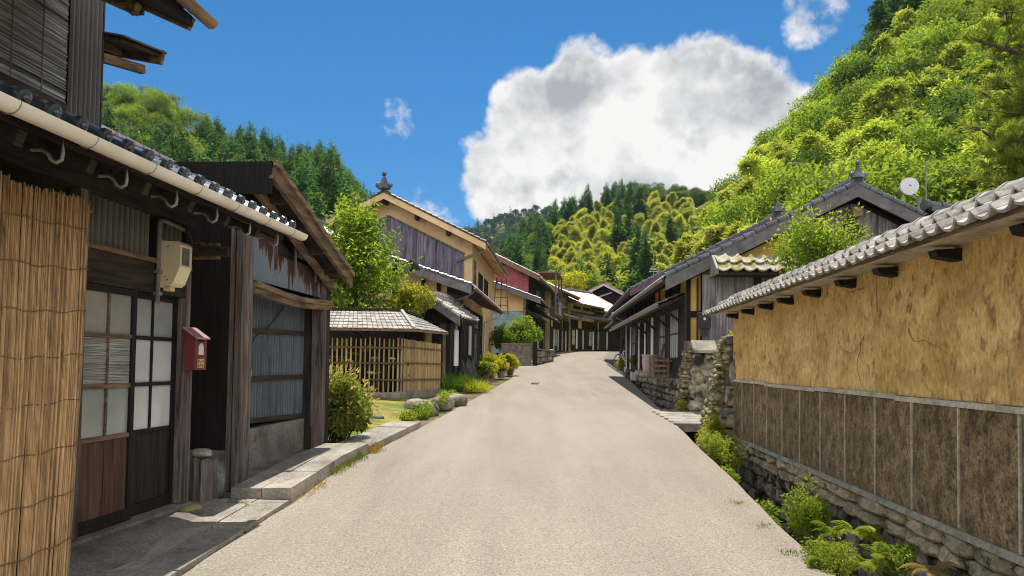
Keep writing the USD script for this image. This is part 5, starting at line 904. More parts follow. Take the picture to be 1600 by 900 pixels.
part('/World/stone_pier', 'core', MB().hexa([A3(3.14, 12.3, -.4), A3(3.72, 12.3, -.4), A3(3.72, 13.3, -.4), A3(3.30, 13.3, -.4), A3(3.56, 12.5, 1.95), A3(3.74, 12.5, 1.95), A3(3.9, 13.3, 1.95), A3(3.72, 13.3, 1.95)]), 'dark_stone')
part('/World/stone_pier', 'cap_stone', rock(A3(3.78, 12.5, 2.02), (.5, .4, .24), .2, 2, 77), 'wall_stone', smooth=True)
pier('stone_pier', 'shorter mossy stone pier beyond the footbridge slab, before the boarded house', A3(3.60, 15.95, .1), A3(3.70, 16.75, .15), 1.88, .24, 'moss_stone', 15)
rubble_front('/World/stone_pier_001', lambda k: 3.56 + .18 * k, 3.86, 15.9, .05, 1.88, 'moss_stone', 8, 80)
gw = thing('garden_wall', 'low stone garden wall with small tiled cap between the two mossy piers and the boarded house', 'wall', A3(4.4, 15.9, .7)); r = np.random.RandomState(91)
GWF = Fr(3.92, 15.75, 3, -1)
for k in range(6):
    for j in range(3): part(gw, 'stone', rock(GWF(.1, -.12 - .27 * k + .06 * (j % 2), 1.0 + .36 * j), (.30, .3, .40), r.uniform(-.2, .2), 2, r.randint(900), .6, .15), 'moss_stone' if (j + k) % 2 else 'wall_stone', smooth=True)
part(gw, 'cap', MB().prism([GWF(s, .08, z) for s, z in [(-.22, 1.94), (.12, 2.16), (.46, 1.94), (.46, 1.88), (.12, 2.09), (-.22, 1.88)]], -GWF.t * 1.25), 'slab_stone')
part(gw, 'post', MB().beam(GWF(.35, .10, 1.0), GWF(.35, .12, 2.15), .10, .10), 'post_wood')

# paved strip before the right houses beyond the ditch
ys = np.arange(26.95, 62, 1.0); P = np.array([[A3(xr(y) + k, y, max(float(zg(y)), 1.10 if k else 0) + (.012 if k == 0 else .03)) for k in (-.02, .5, 1.5)] for y in ys])
single('terrace_paving', MB().grid(P), 'concrete', kind='structure', smooth=40)
# ------------------------------------------------------------------ vegetation
def leafquads(P, D, ln, wd, r, fold=.25, side=None):
    n = len(P); D = D / np.maximum(np.linalg.norm(D, axis=1, keepdims=True), 1e-9); ln = np.broadcast_to(ln, n)[:, None]; wd = np.broadcast_to(wd, n)[:, None]
    q = r.normal(size=(n, 3)) if side is None else side; W = np.cross(D, q); W /= np.maximum(np.linalg.norm(W, axis=1, keepdims=True), 1e-9); N = np.cross(W, D)
    m = P + D * ln * .45; V = np.stack([P, m - W * wd / 2 + N * wd * fold, P + D * ln - N * ln * .12, m + W * wd / 2 + N * wd * fold], 1).reshape(-1, 3)
    i = np.arange(n)[:, None] * 4; return V, np.concatenate([i + [[0, 1, 2]], i + [[0, 2, 3]]], 0)
def unit(r, n): v = r.normal(size=(n, 3)); return v / np.linalg.norm(v, axis=1, keepdims=True)
def cedar(name, h, R, seed, leaf='cedar_leaf', n=900):
    r = np.random.RandomState(seed); p = proto(name); part(p, 'trunk', MB().tube([A3(0, 0, -1), A3(0, 0, h * .5), A3(.05, 0, h * .97)], [.24, .16, .03], 6), 'bark')
    f = 1 - np.sqrt(r.rand(n)) * .97; k = np.floor(f * 17) / 17 + .02 * r.rand(n); z = h * (.10 + .90 * (.35 * f + .65 * k)); a = r.rand(n) * 2 * np.pi; lob = 1 + .28 * np.sin(a * 3 + seed) + .2 * np.sin(a * 5 + z * 1.7); rad = R * np.clip((h - z) / (h * .90), 0, 1) ** .82 * lob * (.30 + .70 * np.sqrt(r.rand(n))) * (.8 + .3 * np.sin(z * 2.9 + a))
    P = np.stack([rad * np.cos(a), rad * np.sin(a), z - rad * .18], 1); V, F = [], []; c = 0
    for j in range(4):
        D = np.stack([np.cos(a) * .8, np.sin(a) * .8, -.15 + 0 * a], 1) + r.normal(size=(n, 3)) * .4; sd_ = np.stack([np.cos(a) * .5, np.sin(a) * .5, 1 + 0 * a], 1) + r.normal(size=(n, 3)) * .4; sz = (.055 * h + .02 * h * r.rand(n)) * np.clip(.45 + rad / R, .5, 1.1); v, q = leafquads(P + r.normal(size=(n, 3)) * .02 * h, D, sz, sz * .42, r, .25, sd_); V.append(v); F.append(q + c); c += len(v)
    part(p, 'crown', (np.vstack(V), np.vstack(F)), leaf); return p
def bamboo(name, h, seed, leaf='bamboo_leaf', n=48, per=80, ls=.38):
    r = np.random.RandomState(seed); p = proto(name); b = A3(r.uniform(-1, 1), r.uniform(-1, 1), 0); b /= np.linalg.norm(b); V, F, c = [], [], 0
    for s in range(3):
        o = A3(r.uniform(-1, 1), r.uniform(-1, 1), 0) * (s > 0) * 1.1; hh = h * r.uniform(.82, 1.0); lean = b * r.uniform(.10, .26) + A3(r.normal() * .05, r.normal() * .05, 0)
        curve = lambda t: o + A3(0, 0, 1)[None] * (hh * (t - .16 * t ** 4))[:, None] + lean[None] * (hh * t ** 2.4)[:, None]
        part(p, 'culm', MB().tube(curve(np.linspace(0, 1, 8)) - A3(0, 0, .8) * (1 - np.linspace(0, 1, 8))[:, None], np.linspace(.06, .012, 8), 5), 'culm')
        t = r.uniform(.25, 1, n) ** .8; B = curve(t); az = r.rand(n) * 2 * np.pi; ln = h * .155 * np.sin(np.clip(t * 1.02, 0, 1) * np.pi * .90 + .15) * r.uniform(.5, 1.1, n) + .25
        for i in range(n):
            k = r.rand(per) ** .7; d = A3(math.cos(az[i]), math.sin(az[i]), .55); pos = B[i] + d[None] * (ln[i] * k)[:, None] - A3(0, 0, 1)[None] * (ln[i] * .75 * k ** 2)[:, None] + r.normal(size=(per, 3)) * (.10 + .16 * ln[i] * k[:, None])
            D = d[None] * .7 + r.normal(size=(per, 3)) * .5 - A3(0, 0, .38)[None]; v, q = leafquads(pos, D, ls * r.uniform(.7, 1.2, per), ls * .30, r, .2, A3(0, 0, 1)[None] + r.normal(size=(per, 3)) * .5); V.append(v); F.append(q + c); c += len(v)
    part(p, 'crown', (np.vstack(V), np.vstack(F)), leaf); return p
def lobes(r, n, R, H, z0): return np.stack([r.uniform(-1, 1, n) * R * .62, r.uniform(-1, 1, n) * R * .62, z0 + H * (r.rand(n) * .72 + .14)], 1), R * r.uniform(.34, .55, n)
def broadleaf(name, h, R, seed, leaf='broad_leaf', nl=16, per=260, ls=.34, trunk=True):
    r = np.random.RandomState(seed); p = proto(name); part(p, 'trunk', MB().tube([A3(0, 0, -1), A3(.1, 0, h * .35), A3(0, .1, h * .7)], [.22, .17, .06], 6), 'bark')
    C, S = lobes(r, nl, R, h * .72, h * .26); V, F, c = [], [], 0
    for i in range(nl):
        d = unit(r, per); d[:, 2] = np.abs(d[:, 2]) * 1.0 - .35 * (r.rand(per) < .5); pos = C[i] + d * S[i] * (A3(1, 1, .8) * r.uniform(.6, 1.08, per)[:, None]); v, q = leafquads(pos, d * .5 + r.normal(size=(per, 3)) * .6 - A3(0, 0, .2), ls * r.uniform(.7, 1.3, per), ls * .55, r, .2, d + A3(0, 0, .7) + r.normal(size=(per, 3)) * .4); V.append(v); F.append(q + c); c += len(v)
    part(p, 'crown', (np.vstack(V), np.vstack(F)), leaf); return p
CED = [cedar(f'cedar_{k}', 13.0, 1.95 + .22 * k, 100 + k, n=700) for k in range(3)]
CEDN = [cedar(f'tall_cedar_{k}', 14.0, 2.3, 130 + k, n=900) for k in range(1)]
BAM = [bamboo(f'bamboo_{k}', 9.0, 200 + k) for k in range(3)]
GOLD = [bamboo(f'gold_bamboo_{k}', 9.0, 230 + k, 'gold_bamboo_leaf', 40, 60, .46) for k in range(2)]
BRO = [broadleaf(f'broadleaf_{k}', 8.5, 3.6, 300 + k) for k in range(2)]
DBR = [broadleaf(f'dark_broadleaf_{k}', 8.5, 3.4, 330 + k, 'dark_broad_leaf') for k in range(2)]
SKYL = [(-60, 0), (150, 0), (151, 195), (275, 255), (430, 262), (500, 360), (560, 332), (603, 305), (752, 380), (850, 440), (905, 466), (915, 440), (950, 440), (985, 446), (1200, 335), (1225, 345), (1340, 293), (1445, 345), (1490, 345), (1600, 276), (1660, 250)]
COLB = np.interp(np.arange(-60, 1660, 4), [q[0] for q in SKYL], [q[1] for q in SKYL]) + 4.0
LAB = {'L': ('left hillside', 'left hill behind the shed'), 'C': ('hill', 'hill beyond the street'), 'R': ('right hillside', 'steep right hill')}
KIND = {'cedar': ('cedar_tree', CED, 'dark conical cedar on the {}', 'tree', 13.0, 2.6), 'bamboo': ('bamboo_clump', BAM, 'drooping light green bamboo clump on the {}', 'bamboo', 9.0, 2.8), 'gold': ('bamboo_clump', GOLD, 'sunlit yellow green bamboo clump on the {}', 'bamboo', 9.0, 2.8),
        'broad': ('broadleaf_tree', BRO, 'rounded green broadleaf tree on the {}', 'tree', 8.5, 3.6), 'dark': ('broadleaf_tree', DBR, 'dark rounded broadleaf tree on the {}', 'tree', 8.5, 3.4)}
HB = {h['n']: h for h in HILLS}; CNT = {}; rv = np.random.RandomState(77); spots = []
for h, sp, a0, a1 in ((HILLS[0], 4.6, -.60, -.07), (HILLS[1], 5.4, -.075, .40), (HILLS[2], 2.75, .22, .76)):
    y = h['B'] + 1.5
    while y < h['Y'] + 10:
        x = a0 * y + rv.uniform(0, sp)
        while x < a1 * y:
            X, Y_ = x + rv.uniform(-.35, .35) * sp, y + rv.uniform(-.4, .4) * sp; parts_ = hill_parts(np.array([X]), np.array([Y_])); own = 'LCRF'[int(np.argmax([q[0] for q in parts_]))]
            if own == h['n'] and max(q[0] for q in parts_) > .5: spots.append((Y_, X, h['n'], h['B'], h['Y']))
            x += sp * (1 + .12 * (y / 200))
        y += sp * (.85 + .3 * (y - h['B']) / (h['Y'] - h['B']))
spots.sort(); extra = {}
for Y_, X, hn, B, T in spots:
    z = float(land(X, Y_)); u, v = proj((X, Y_, z)); w = (Y_ - B) / (T - B); q = rv.rand(); sc = rv.uniform(.8, 1.2); nz_ = float(meshkit.fbm(np.array([[X * .03, Y_ * .03, 4.0]]), 2, 3)[0])
    if hn == 'L':
        k = 'cedar' if u > 310 or w < .45 else ('broad' if q < .3 else ('dark' if q < .50 else None))
        if k == 'cedar' and nz_ > .53 and 290 < u < 470 and w > .4: k = None
        if k == 'cedar': sc *= .95
    elif hn == 'C':
        if w > .84: k = 'dark' if u > 985 else 'cedar'
        elif u < 865 + 60 * (nz_ - .5): k = 'cedar' if q < .86 else 'broad'
        elif w < .10: k = 'cedar' if q < .5 else 'broad'
        elif u > 1120: k = 'gold' if q < .5 else 'bamboo'
        else: k = 'cedar' if nz_ > .66 and q < .35 else 'gold'
        sc *= .9
    else:
        k = 'bamboo'
        if u < 1185: k = 'broad' if q < .12 else ('gold' if q < .85 else 'bamboo')
        elif w < .16 and q < .6: k = 'broad'
        elif q < .10: k = 'dark'
        elif q < .24: k = 'broad'
        if w > .80 and 1370 < u < 1500: k, sc = 'cedar', 1.5
    if k is None: continue
    nm, pr, lab, cat, h0, r0 = KIND[k]
    if k == 'cedar': sc *= rv.uniform(.8, 1.25)
    lim = float(np.interp(u, [q_[0] for q_ in HB[hn]['p']], [q_[1] for q_ in HB[hn]['p']])) - rv.uniform(0, 9 if k != 'cedar' else 26) - (45 if hn == 'R' and k == 'cedar' else 0); zt_ = 1.6 + Y_ * (HC + ROL * (u - 800) - lim) / FPX; sc = min(sc, (zt_ - z) / h0)
    if sc < .42: continue
    top = proj((X, Y_, z + h0 * sc))[1]; pxr_ = r0 * sc * FPX / Y_
    i0, i1 = int((u - pxr_ + 60) / 4), int((u + pxr_ + 60) / 4) + 1
    if i1 < 1 or i0 >= len(COLB) - 1: continue
    i0, i1 = max(i0, 0), min(i1, len(COLB)); seg = COLB[i0:i1]; gap = seg - top
    if not len(seg) or (gap > 5).mean() < .3 or top < -160: continue
    COLB[i0:i1] = np.minimum(seg, np.where(np.abs(np.linspace(-1, 1, len(seg))) < .75, top + .30 * h0 * sc * FPX / Y_, seg))
    CNT[nm] = CNT.get(nm, 0) + 1
    if CNT[nm] > 300: extra.setdefault((k, hn), []).append((X, Y_, z, sc)); continue
    zone = 'on the crest of' if w > .8 else ('midway up' if w > .4 else 'low on'); copy_of(pr[rv.randint(len(pr))], nm, lab.replace('on the {}', zone + ' the {}').format(LAB[hn][1]), cat, (X, Y_, z), rv.uniform(0, 6.28), (sc * rv.uniform(.9, 1.12), sc * rv.uniform(.9, 1.12), sc), f'{nm.replace("_", " ")}s {k} {zone} the {LAB[hn][0]}')
def instancer(name, protos, pts, scl, label, cat, seed=1):
    pi = UsdGeom.PointInstancer.Define(stage, numbered('/World', name)); r = np.random.RandomState(seed); n = len(pts)
    rel = pi.CreatePrototypesRel(); holder = pi.GetPath().AppendChild('kinds'); UsdGeom.Scope.Define(stage, holder)
    for i, p in enumerate(protos):
        x = UsdGeom.Xform.Define(stage, holder.AppendChild(f'tree_{i}')); x.GetPrim().GetReferences().AddInternalReference(p); rel.AddTarget(x.GetPath())
    pi.CreateProtoIndicesAttr(Vt.IntArray([int(q) for q in r.randint(len(protos), size=n)])); pi.CreatePositionsAttr(Vt.Vec3fArray.FromNumpy(np.asarray(pts, np.float32))); pi.CreateScalesAttr(Vt.Vec3fArray.FromNumpy(np.repeat(np.asarray(scl, np.float32)[:, None], 3, 1)))
    a = r.rand(n) * 2 * np.pi; pi.CreateOrientationsAttr(Vt.QuathArray([Gf.Quath(float(math.cos(t / 2)), 0, 0, float(math.sin(t / 2))) for t in a])); custom(pi.GetPrim(), label=label, category=cat, kind='stuff')
for (k, hn), e in extra.items(): instancer('further_forest', KIND[k][1], [q[:3] for q in e], [q[3] for q in e], f'further {k} trees filling in the {LAB[hn][0]}', 'forest', 5)
FARP = broadleaf('far_tree', 12.0, 4.2, 360, 'far_leaf', 9, 40, 1.5)
FARC = cedar('far_cedar', 14.0, 3.0, 361, 'far_leaf', 120)
pts, scl = [], []; r = np.random.RandomState(12)
for y in np.arange(560, 850, 11.0):
    for x in np.arange(-.15 * y, .22 * y, 9.0):
        X, Y_ = x + r.uniform(-4, 4), y + r.uniform(-5, 5); z = float(land(X, Y_))
        if z > zg(Y_) + 60: pts.append((X, Y_, z)); scl.append(r.uniform(.8, 1.25))
instancer('mountain_forest', [FARP, FARC], pts, scl, 'bluish green forest covering the distant mountain', 'forest', 6)

# meadow scrub on the upper left hill
SCR = broadleaf('scrub', 2.6, 2.4, 365, 'lime_leaf', 8, 90, .5); pts, scl = [], []
for Y_, X, hn, B, T in spots:
    if hn == 'L' and (Y_ - B) / (T - B) > .5 and proj((X, Y_, 30))[0] < 480:
        for _ in range(3): xx, yy = X + r.uniform(-3, 3), Y_ + r.uniform(-3, 3); pts.append((xx, yy, float(land(xx, yy)) - .3)); scl.append(r.uniform(.5, 1.0))
instancer('meadow_scrub', [SCR], pts, scl, 'yellow green scrub between the cedars high on the left hill', 'scrub', 7)

def bushy(name, label, c, rad, n, ls, leaf, seed, cat='shrub', droop=.2, asp=.5, stems=6, base=None, tip=None, shell=.55, lob=9, stem_m='bark', group=None, stem_r=.012):
    """A leafy crown of lobes round c with stems from the base."""
    r = np.random.RandomState(seed); c = np.asarray(c, float); rad = np.broadcast_to(np.asarray(rad, float), 3); base = c - A3(0, 0, rad[2]) if base is None else np.asarray(base, float)
    t = thing(name, label, cat, base, group); d0 = unit(r, lob); d0[:, 2] = d0[:, 2] * .9; C = c + d0 * rad * r.uniform(.2, .82, lob)[:, None]; S = r.uniform(.28, .58, lob); per = n // lob; V, F, k = [], [], 0
    for i in range(lob):
        d = unit(r, per); pos = C[i] + d * rad * S[i] * r.uniform(shell, 1.06, per)[:, None]; D = d * .7 + r.normal(size=(per, 3)) * .6 - A3(0, 0, droop); v, q = leafquads(pos, D, ls * r.uniform(.65, 1.25, per), ls * asp, r, .22, d + A3(0, 0, .6) + r.normal(size=(per, 3)) * .45); V.append(v); F.append(q + k); k += len(v)
    part(t, 'foliage', (np.vstack(V), np.vstack(F)), leaf)
    for i in range(stems):
        e = C[i % lob] + r.normal(size=3) * .1 * rad; m = (base + e) / 2 + r.normal(size=3) * .08 * rad; part(t, 'branch', MB().tube([base + r.normal(size=3) * A3(.02, .02, 0), m, e], [stem_r * 1.6, stem_r, stem_r * .4], 5), stem_m)
    if tip:
        P = C[r.randint(lob, size=tip[1])]; d = unit(r, tip[1]); d[:, 2] = np.abs(d[:, 2]); v, q = leafquads(P + d * rad * .62, d + r.normal(size=(tip[1], 3)) * .4, ls * 1.2, ls * .5, r); part(t, 'new_leaves', (v, q), tip[0])
    return t
# garden tree behind the shelter: trunk, limbs, drooping pointed leaves
def garden_tree():
    r = np.random.RandomState(61); b = A3(-4.45, 20.8, .8); t = thing('garden_tree', 'bright green leafy garden tree behind the shingled shelter', 'tree', b); part(t, 'trunk', MB().tube([b - A3(0, 0, .2), b + A3(.05, 0, 1.4), b + A3(0, .05, 2.6), b + A3(-.1, 0, 4.2)], [.13, .10, .08, .03], 8), 'bark')
    V, F, k = [], [], 0
    for i in range(92):
        z = r.uniform(.9, 4.9); a = r.rand() * 2 * np.pi; R = 1.85 * math.sin(min(1, (5.5 - z) / 3.6) * 1.35) * r.uniform(.55, 1.08); o = b + A3(0, 0, min(z * .82, 4.1)); e = b + A3(R * math.cos(a) - .15, R * math.sin(a), z + r.uniform(.0, .5)); mid = (o + e) / 2 + A3(0, 0, .12)
        if i % 2 == 0: part(t, 'branch', MB().tube([o, mid, e], [.03, .02, .006], 5), 'bark')
        n = 125; s = r.rand(n) ** .55; pos = o + (e - o) * s[:, None] + A3(0, 0, .15) * np.sin(s * np.pi)[:, None] + r.normal(size=(n, 3)) * (.10 + .14 * s[:, None]); D = (e - o)[None] * .3 + r.normal(size=(n, 3)) * .45 - A3(0, 0, .4); v, q = leafquads(pos, D, .17 * r.uniform(.6, 1.2, n), .075, r, .22, A3(0, 0, 1) + r.normal(size=(n, 3)) * .55); V.append(v); F.append(q + k); k += len(v)
    for (du, dz) in ((-.55, 5.45), (.35, 5.2), (1.2, 4.6), (1.55, 3.7), (-1.4, 4.3), (-.1, 5.7)):
        e = b + A3(du, .2, dz); o = b + A3(du * .5, 0, dz - 1.2); part(t, 'branch', MB().tube([o, e], [.014, .005], 5), 'bark'); n = 46; s = r.rand(n); v, q = leafquads(o + (e - o) * s[:, None] + r.normal(size=(n, 3)) * .07, r.normal(size=(n, 3)) * .6 - A3(0, 0, .3), .17, .075, r); V.append(v); F.append(q + k); k += len(v)
    part(t, 'foliage', (np.vstack(V), np.vstack(F)), 'garden_leaf')
garden_tree()
for k_, (uu, vv_, yy_, rr_, lab_) in enumerate([(880, 452, 86, 3.0, 'bright shrub mass at the far end of the street, left of the black gable'), (848, 455, 92, 2.6, 'bright shrub behind the ochre house at the far end of the street'), (915, 448, 95, 3.0, 'paler bushy tree just behind the black gable at the far end')]):
    c_ = AT(uu, vv_, yy_); bushy('hedge_tree', lab_, c_, (rr_, rr_, rr_ * .8), 2600, .42, 'lime_leaf' if k_ < 2 else 'garden_leaf', 180 + k_, 'tree', lob=14, base=A3(c_[0], yy_, float(land(c_[0], yy_))), stem_r=.05)
bushy('maple_tree', 'small lime yellow maple beside the little gate roof', A3(-2.95, 21.2, 3.3), (.68, .6, .75), 3200, .10, 'lime_leaf', 62, 'tree', stems=8, base=A3(-3.0, 21.2, .9), lob=12)
bushy('round_bush', 'dense round green bush behind the block wall on the left', A3(.40, 38.6, 3.20), (1.10, 1.0, 1.15), 5200, .15, 'garden_leaf', 63, 'bush', lob=16, base=A3(.4, 38.6, 1.6))
bushy('round_bush', 'darker low bush at the left foot of the round bush', A3(-.45, 37.6, 2.95), (.65, .6, .75), 2200, .14, 'broad_leaf', 64, 'bush', base=A3(-.4, 37.6, 1.6))
bushy('small_bush', 'small light bush overhanging the road side of the block wall', A3(1.30, 40.4, 2.25), (.35, .4, .35), 700, .11, 'lime_leaf', 65, 'bush', base=A3(1.3, 40.4, 1.75))
bushy('roadside_shrub', 'leafy shrub with pale new leaves at the far corner of the shed', A3(-2.42, 10.55, .98), (.42, .45, .56), 4200, .075, 'shrub_leaf', 66, stems=12, base=A3(-2.42, 10.6, .38), lob=14, tip=('bush_tip', 300))
bushy('wall_tree', 'airy green tree with glossy leaves behind the tiled coping of the mud wall', A3(5.95, 14.3, 4.15), (1.0, .8, 1.05), 4200, .085, 'garden_leaf', 67, 'tree', stems=16, base=A3(5.9, 14.3, .6), lob=15, shell=.3, stem_r=.016, tip=('fern_leaf', 160))
bushy('sapling', 'pale young sapling tips to the right of the airy tree behind the mud wall', A3(6.75, 13.6, 3.25), (.42, .4, .45), 700, .085, 'lime_leaf', 68, 'sapling', stems=8, base=A3(6.7, 13.6, .6), lob=7, shell=.2)
for k, (u, v, y, rx, rz_, n, lf, lab) in enumerate([(1255, 700, 30.5, 1.5, 1.6, 2600, 'broad_leaf', 'x')][:0]): pass

# right foreground pine: limbs with needle pads, the trunk stands beyond the frame
def pine():
    r = np.random.RandomState(71); b = A3(8.1, 10.6, .5); t = thing('pine_tree', 'dark green pine whose needle pads reach in at the right edge', 'tree', b); part(t, 'trunk', MB().tube([b - A3(0, 0, .3), b + A3(-.2, .1, 2.2), b + A3(.1, 0, 4.2), b + A3(-.1, .1, 6.6)], [.20, .17, .13, .05], 8), 'bark')
    V, F, k = [], [], 0
    tips = [(1515, 60, 10.2), (1560, 20, 10.0), (1590, 70, 9.9), (1550, 10, 10.8), (1535, 145, 10.4), (1570, 130, 10.0), (1595, 160, 9.8), (1535, 205, 10.0), (1560, 235, 9.8), (1590, 215, 9.6), (1540, 270, 10.2), (1580, 285, 9.8), (1610, 110, 10), (1620, 200, 10), (1630, 40, 10), (1640, 260, 10), (1575, 175, 10.3), (1605, 250, 9.7)]
    for (u, v, y) in tips:
        e = AT(u, v, y); o = b + A3(-.05, .05, np.clip(e[2] - b[2] - .45, 1.0, 6.3)); mid = (o + e) / 2 + r.normal(size=3) * .12 + A3(0, 0, .1); part(t, 'limb', MB().tube([o, mid, e], [.05, .032, .012], 6), 'bark')
        for j in range(26):
            s = r.uniform(.35, 1.05); p0 = o + (e - o) * s + A3(0, 0, .06) * math.sin(s * 3); q_ = p0 + r.normal(size=3) * A3(.20, .20, .05) + A3(0, 0, .05); V_l = MB().tube([p0, q_], [.008, .004], 4, cap=False)
            if j % 2 == 0: part(t, 'twig', V_l, 'bark')
            n = 46; D = unit(r, n); D[:, 2] = np.abs(D[:, 2]) * .9 + .25; vv, qq = leafquads(q_ + r.normal(size=(n, 3)) * .018, D, r.uniform(.10, .17, n), .0125, r, 0); V.append(vv); F.append(qq + k); k += len(vv)
    part(t, 'needles', (np.vstack(V), np.vstack(F)), 'pine_needle')
pine()

def fern(name, label, c, n, ln, seed, leaf='fern_leaf', group=None, az=None, up_=(.25, .9), cat='fern'):
    r = np.random.RandomState(seed); c = np.asarray(c, float); t = thing(name, label, cat, c, group)
    for i in range(n):
        a = r.rand() * 2 * np.pi if az is None else az + r.normal() * .8; e = r.uniform(*up_); L = ln * r.uniform(.6, 1.1); k = np.linspace(0, 1, 32)[1:]; d = A3(math.cos(a), math.sin(a), 0)
        mid = c + d[None] * (L * k * .8)[:, None] + A3(0, 0, 1)[None] * (L * (e * 1.2 * k - .75 * k ** 2))[:, None]; sd_ = A3(-d[1], d[0], 0); V, F, q = [], [], 0
        for sgn in (-1, 1):
            D = sd_ * sgn + d * .35 + A3(0, 0, -.2); w = L * .26 * np.sin(np.clip(k * 1.02, 0, 1) * np.pi * .93 + .12); v, f = leafquads(mid, np.repeat(D[None], len(k), 0) + r.normal(size=(len(k), 3)) * .08, np.maximum(w, .012), np.maximum(w * .21, .006), r, .1, np.repeat(A3(0, 0, 1)[None], len(k), 0)); V.append(v); F.append(f + q); q += len(v)
        st_ = MB().tube(np.vstack([c, mid[::6]]), .003, 4, cap=False).mesh(); V.append(st_[0]); F.append(st_[1] + q); part(t, 'frond', (np.vstack(V), np.vstack(F)), leaf)
    return t
def grass(name, label, pts, h, w, leaf, seed, cat='grass', kind='stuff', per=8, lean=.5, spread=.05, group=None):
    r = np.random.RandomState(seed); pts = np.asarray(pts, float); n = len(pts) * per; P = np.repeat(pts, per, 0) + r.normal(size=(n, 3)) * A3(spread, spread, 0); D = r.normal(size=(n, 3)) * lean; D[:, 2] = 1; L = h * r.uniform(.5, 1.2, n); D /= np.linalg.norm(D, axis=1, keepdims=True); W = np.cross(D, r.normal(size=(n, 3))); W /= np.linalg.norm(W, axis=1, keepdims=True); out = D * A3(1, 1, 0)
    V = np.stack([P - W * w / 2, P + W * w / 2, P + D * L[:, None] * .55 + W * w * .35, P + D * L[:, None] * .55 - W * w * .35, P + D * L[:, None] + out * L[:, None] * .35 - A3(0, 0, .12) * L[:, None]], 1).reshape(-1, 3); i = np.arange(n)[:, None] * 5; Fq = np.concatenate([i + [[0, 1, 2]], i + [[0, 2, 3]], i + [[3, 2, 4]]])
    if kind: return single(name, (V, Fq), leaf, label, cat, group, kind)
    t = thing(name, label, cat, pts.mean(0), group); part(t, 'blades', (V, Fq), leaf); return t
r = np.random.RandomState(81)
# lawn strip on the left
gp_ = []
for _ in range(5200):
    y = r.uniform(9.7, 17.3); x = xl(y) - .55 - abs(r.normal()) * 1.0 - r.uniform(0, .9) * (y > 10.5); gp_.append((x, y, zg(y) - .03))
gp_ = np.array([q for q in gp_ if q[0] > -5.2 and not (q[1] < 10.4 and q[0] < -2.9)])
lm = MB(); ys = np.linspace(9.6, 17.4, 30); lm.grid(np.array([[[xl(y) - .53 - k * 3.2, y, zg(y) + .004 + .05 * math.sin(k * 3) + .03 * r.rand() * (0 < k < 1)] for k in np.linspace(0, 1, 8)] for y in ys]))
mat('lawn', (.17, .16, .035), (.36, .31, .075), (3, 3, 3), .95, .6, bscale=(40, 40, 40), dist=.03, c3=(.12, .17, .03), s3=(1.2, 1.2, 1.2), lo3=.46, hi3=.6, fine=(50, 50, 50), fine_amt=.4)
single('lawn', lm, 'lawn', kind='structure', smooth=True)
grass('lawn_grass', 'short sunlit yellow green grass on the strip before the shelter', gp_, .07, .008, 'grass_blade', 82, per=7, spread=.06)
def roadgrass(name, label, u, v, du, n, h, leaf, seed, dz=.0, **k):
    rr = np.random.RandomState(seed); P = []
    for _ in range(n): P.append(G(u + rr.uniform(-1, 1) * du[0], v + rr.uniform(-1, 1) * du[1]) + A3(0, 0, dz))
    return grass(name, label, P, h, .006, leaf, seed, 'grass tuft', None, **k)
def alongroad(name, label, y0, y1, off, n, h, leaf, seed, **k):
    rr = np.random.RandomState(seed); P = []
    for _ in range(n): y = rr.uniform(y0, y1); P.append((xl(y) + off + rr.normal() * .03, y, zg(y) - .01))
    return grass(name, label, P, h, .006, leaf, seed, 'grass tuft', None, **k)
alongroad('grass_tuft', 'green grass growing along the front of the raised slabs', 8.3, 9.5, .02, 60, .10, 'grass_blade', 91)
alongroad('grass_tuft', 'straw coloured dry grass tuft at the joint of the roadside slabs', 9.85, 10.2, .0, 26, .17, 'dry_leaf', 92)
alongroad('grass_tuft', 'sparse dry grass below the corner of the raised slab', 7.15, 8.0, .02, 24, .05, 'dry_leaf', 93)
alongroad('moss_tuft', 'small yellow green weed on the flush slabs near the raised slab', 6.6, 6.8, -.12, 6, .04, 'lime_leaf', 94)
for k, (u, v, w_) in enumerate([(1150, 785, 'left'), (1195, 822, 'middle'), (1238, 865, 'right')]): roadgrass('grass_sprig', f'tiny green grass sprig in the asphalt, {w_} one of three along the ditch edge', u, v, (9, 3), 7, .035, 'grass_blade', 95 + k)

# plants of the ditch and its edge
def dpt(y, k, z): return A3(xr(y) + .04 + k * (float(xw(y)) - xr(y) - .1), y, z)
fern('fern', 'large arching yellow green fern in the ditch at the bottom edge', AT(1350, 885, 5.25), 18, .26, 101)
fern('fern', 'feathery fern with long fronds against the ditch wall below the plinth', AT(1335, 835, 5.75), 13, .30, 102)
fern('fern', 'low fern spilling over the road edge near the bottom of the ditch', AT(1285, 880, 5.35), 16, .21, 103)
fern('fern', 'small fern beside the large one, just beyond the feathery fern', AT(1300, 835, 6.0), 12, .23, 104)
fern('fern', 'yellowing fern in the lower right corner of the ditch', AT(1455, 893, 4.75), 12, .22, 105, 'bush_tip')
fern('fern', 'fern hanging from the ditch wall under the first wide plinth panel', AT(1370, 870, 5.2), 12, .22, 114)
bushy('ditch_weed', 'bushy sunlit weed with tiny leaves growing from the ditch below the plinth', dpt(6.85, .42, .28), (.22, .32, .33), 3600, .035, 'fern_leaf', 106, 'weed', lob=16, base=dpt(6.8, .4, -.45), stems=14, stem_r=.004, asp=.35)
bushy('ditch_weed', 'fine leaved bright weed at the bottom edge between the ferns and the road', AT(1300, 872, 5.3), (.16, .26, .15), 2400, .03, 'fern_leaf', 115, 'weed', lob=16, base=AT(1300, 895, 5.3), stems=10, stem_r=.003, asp=.35)
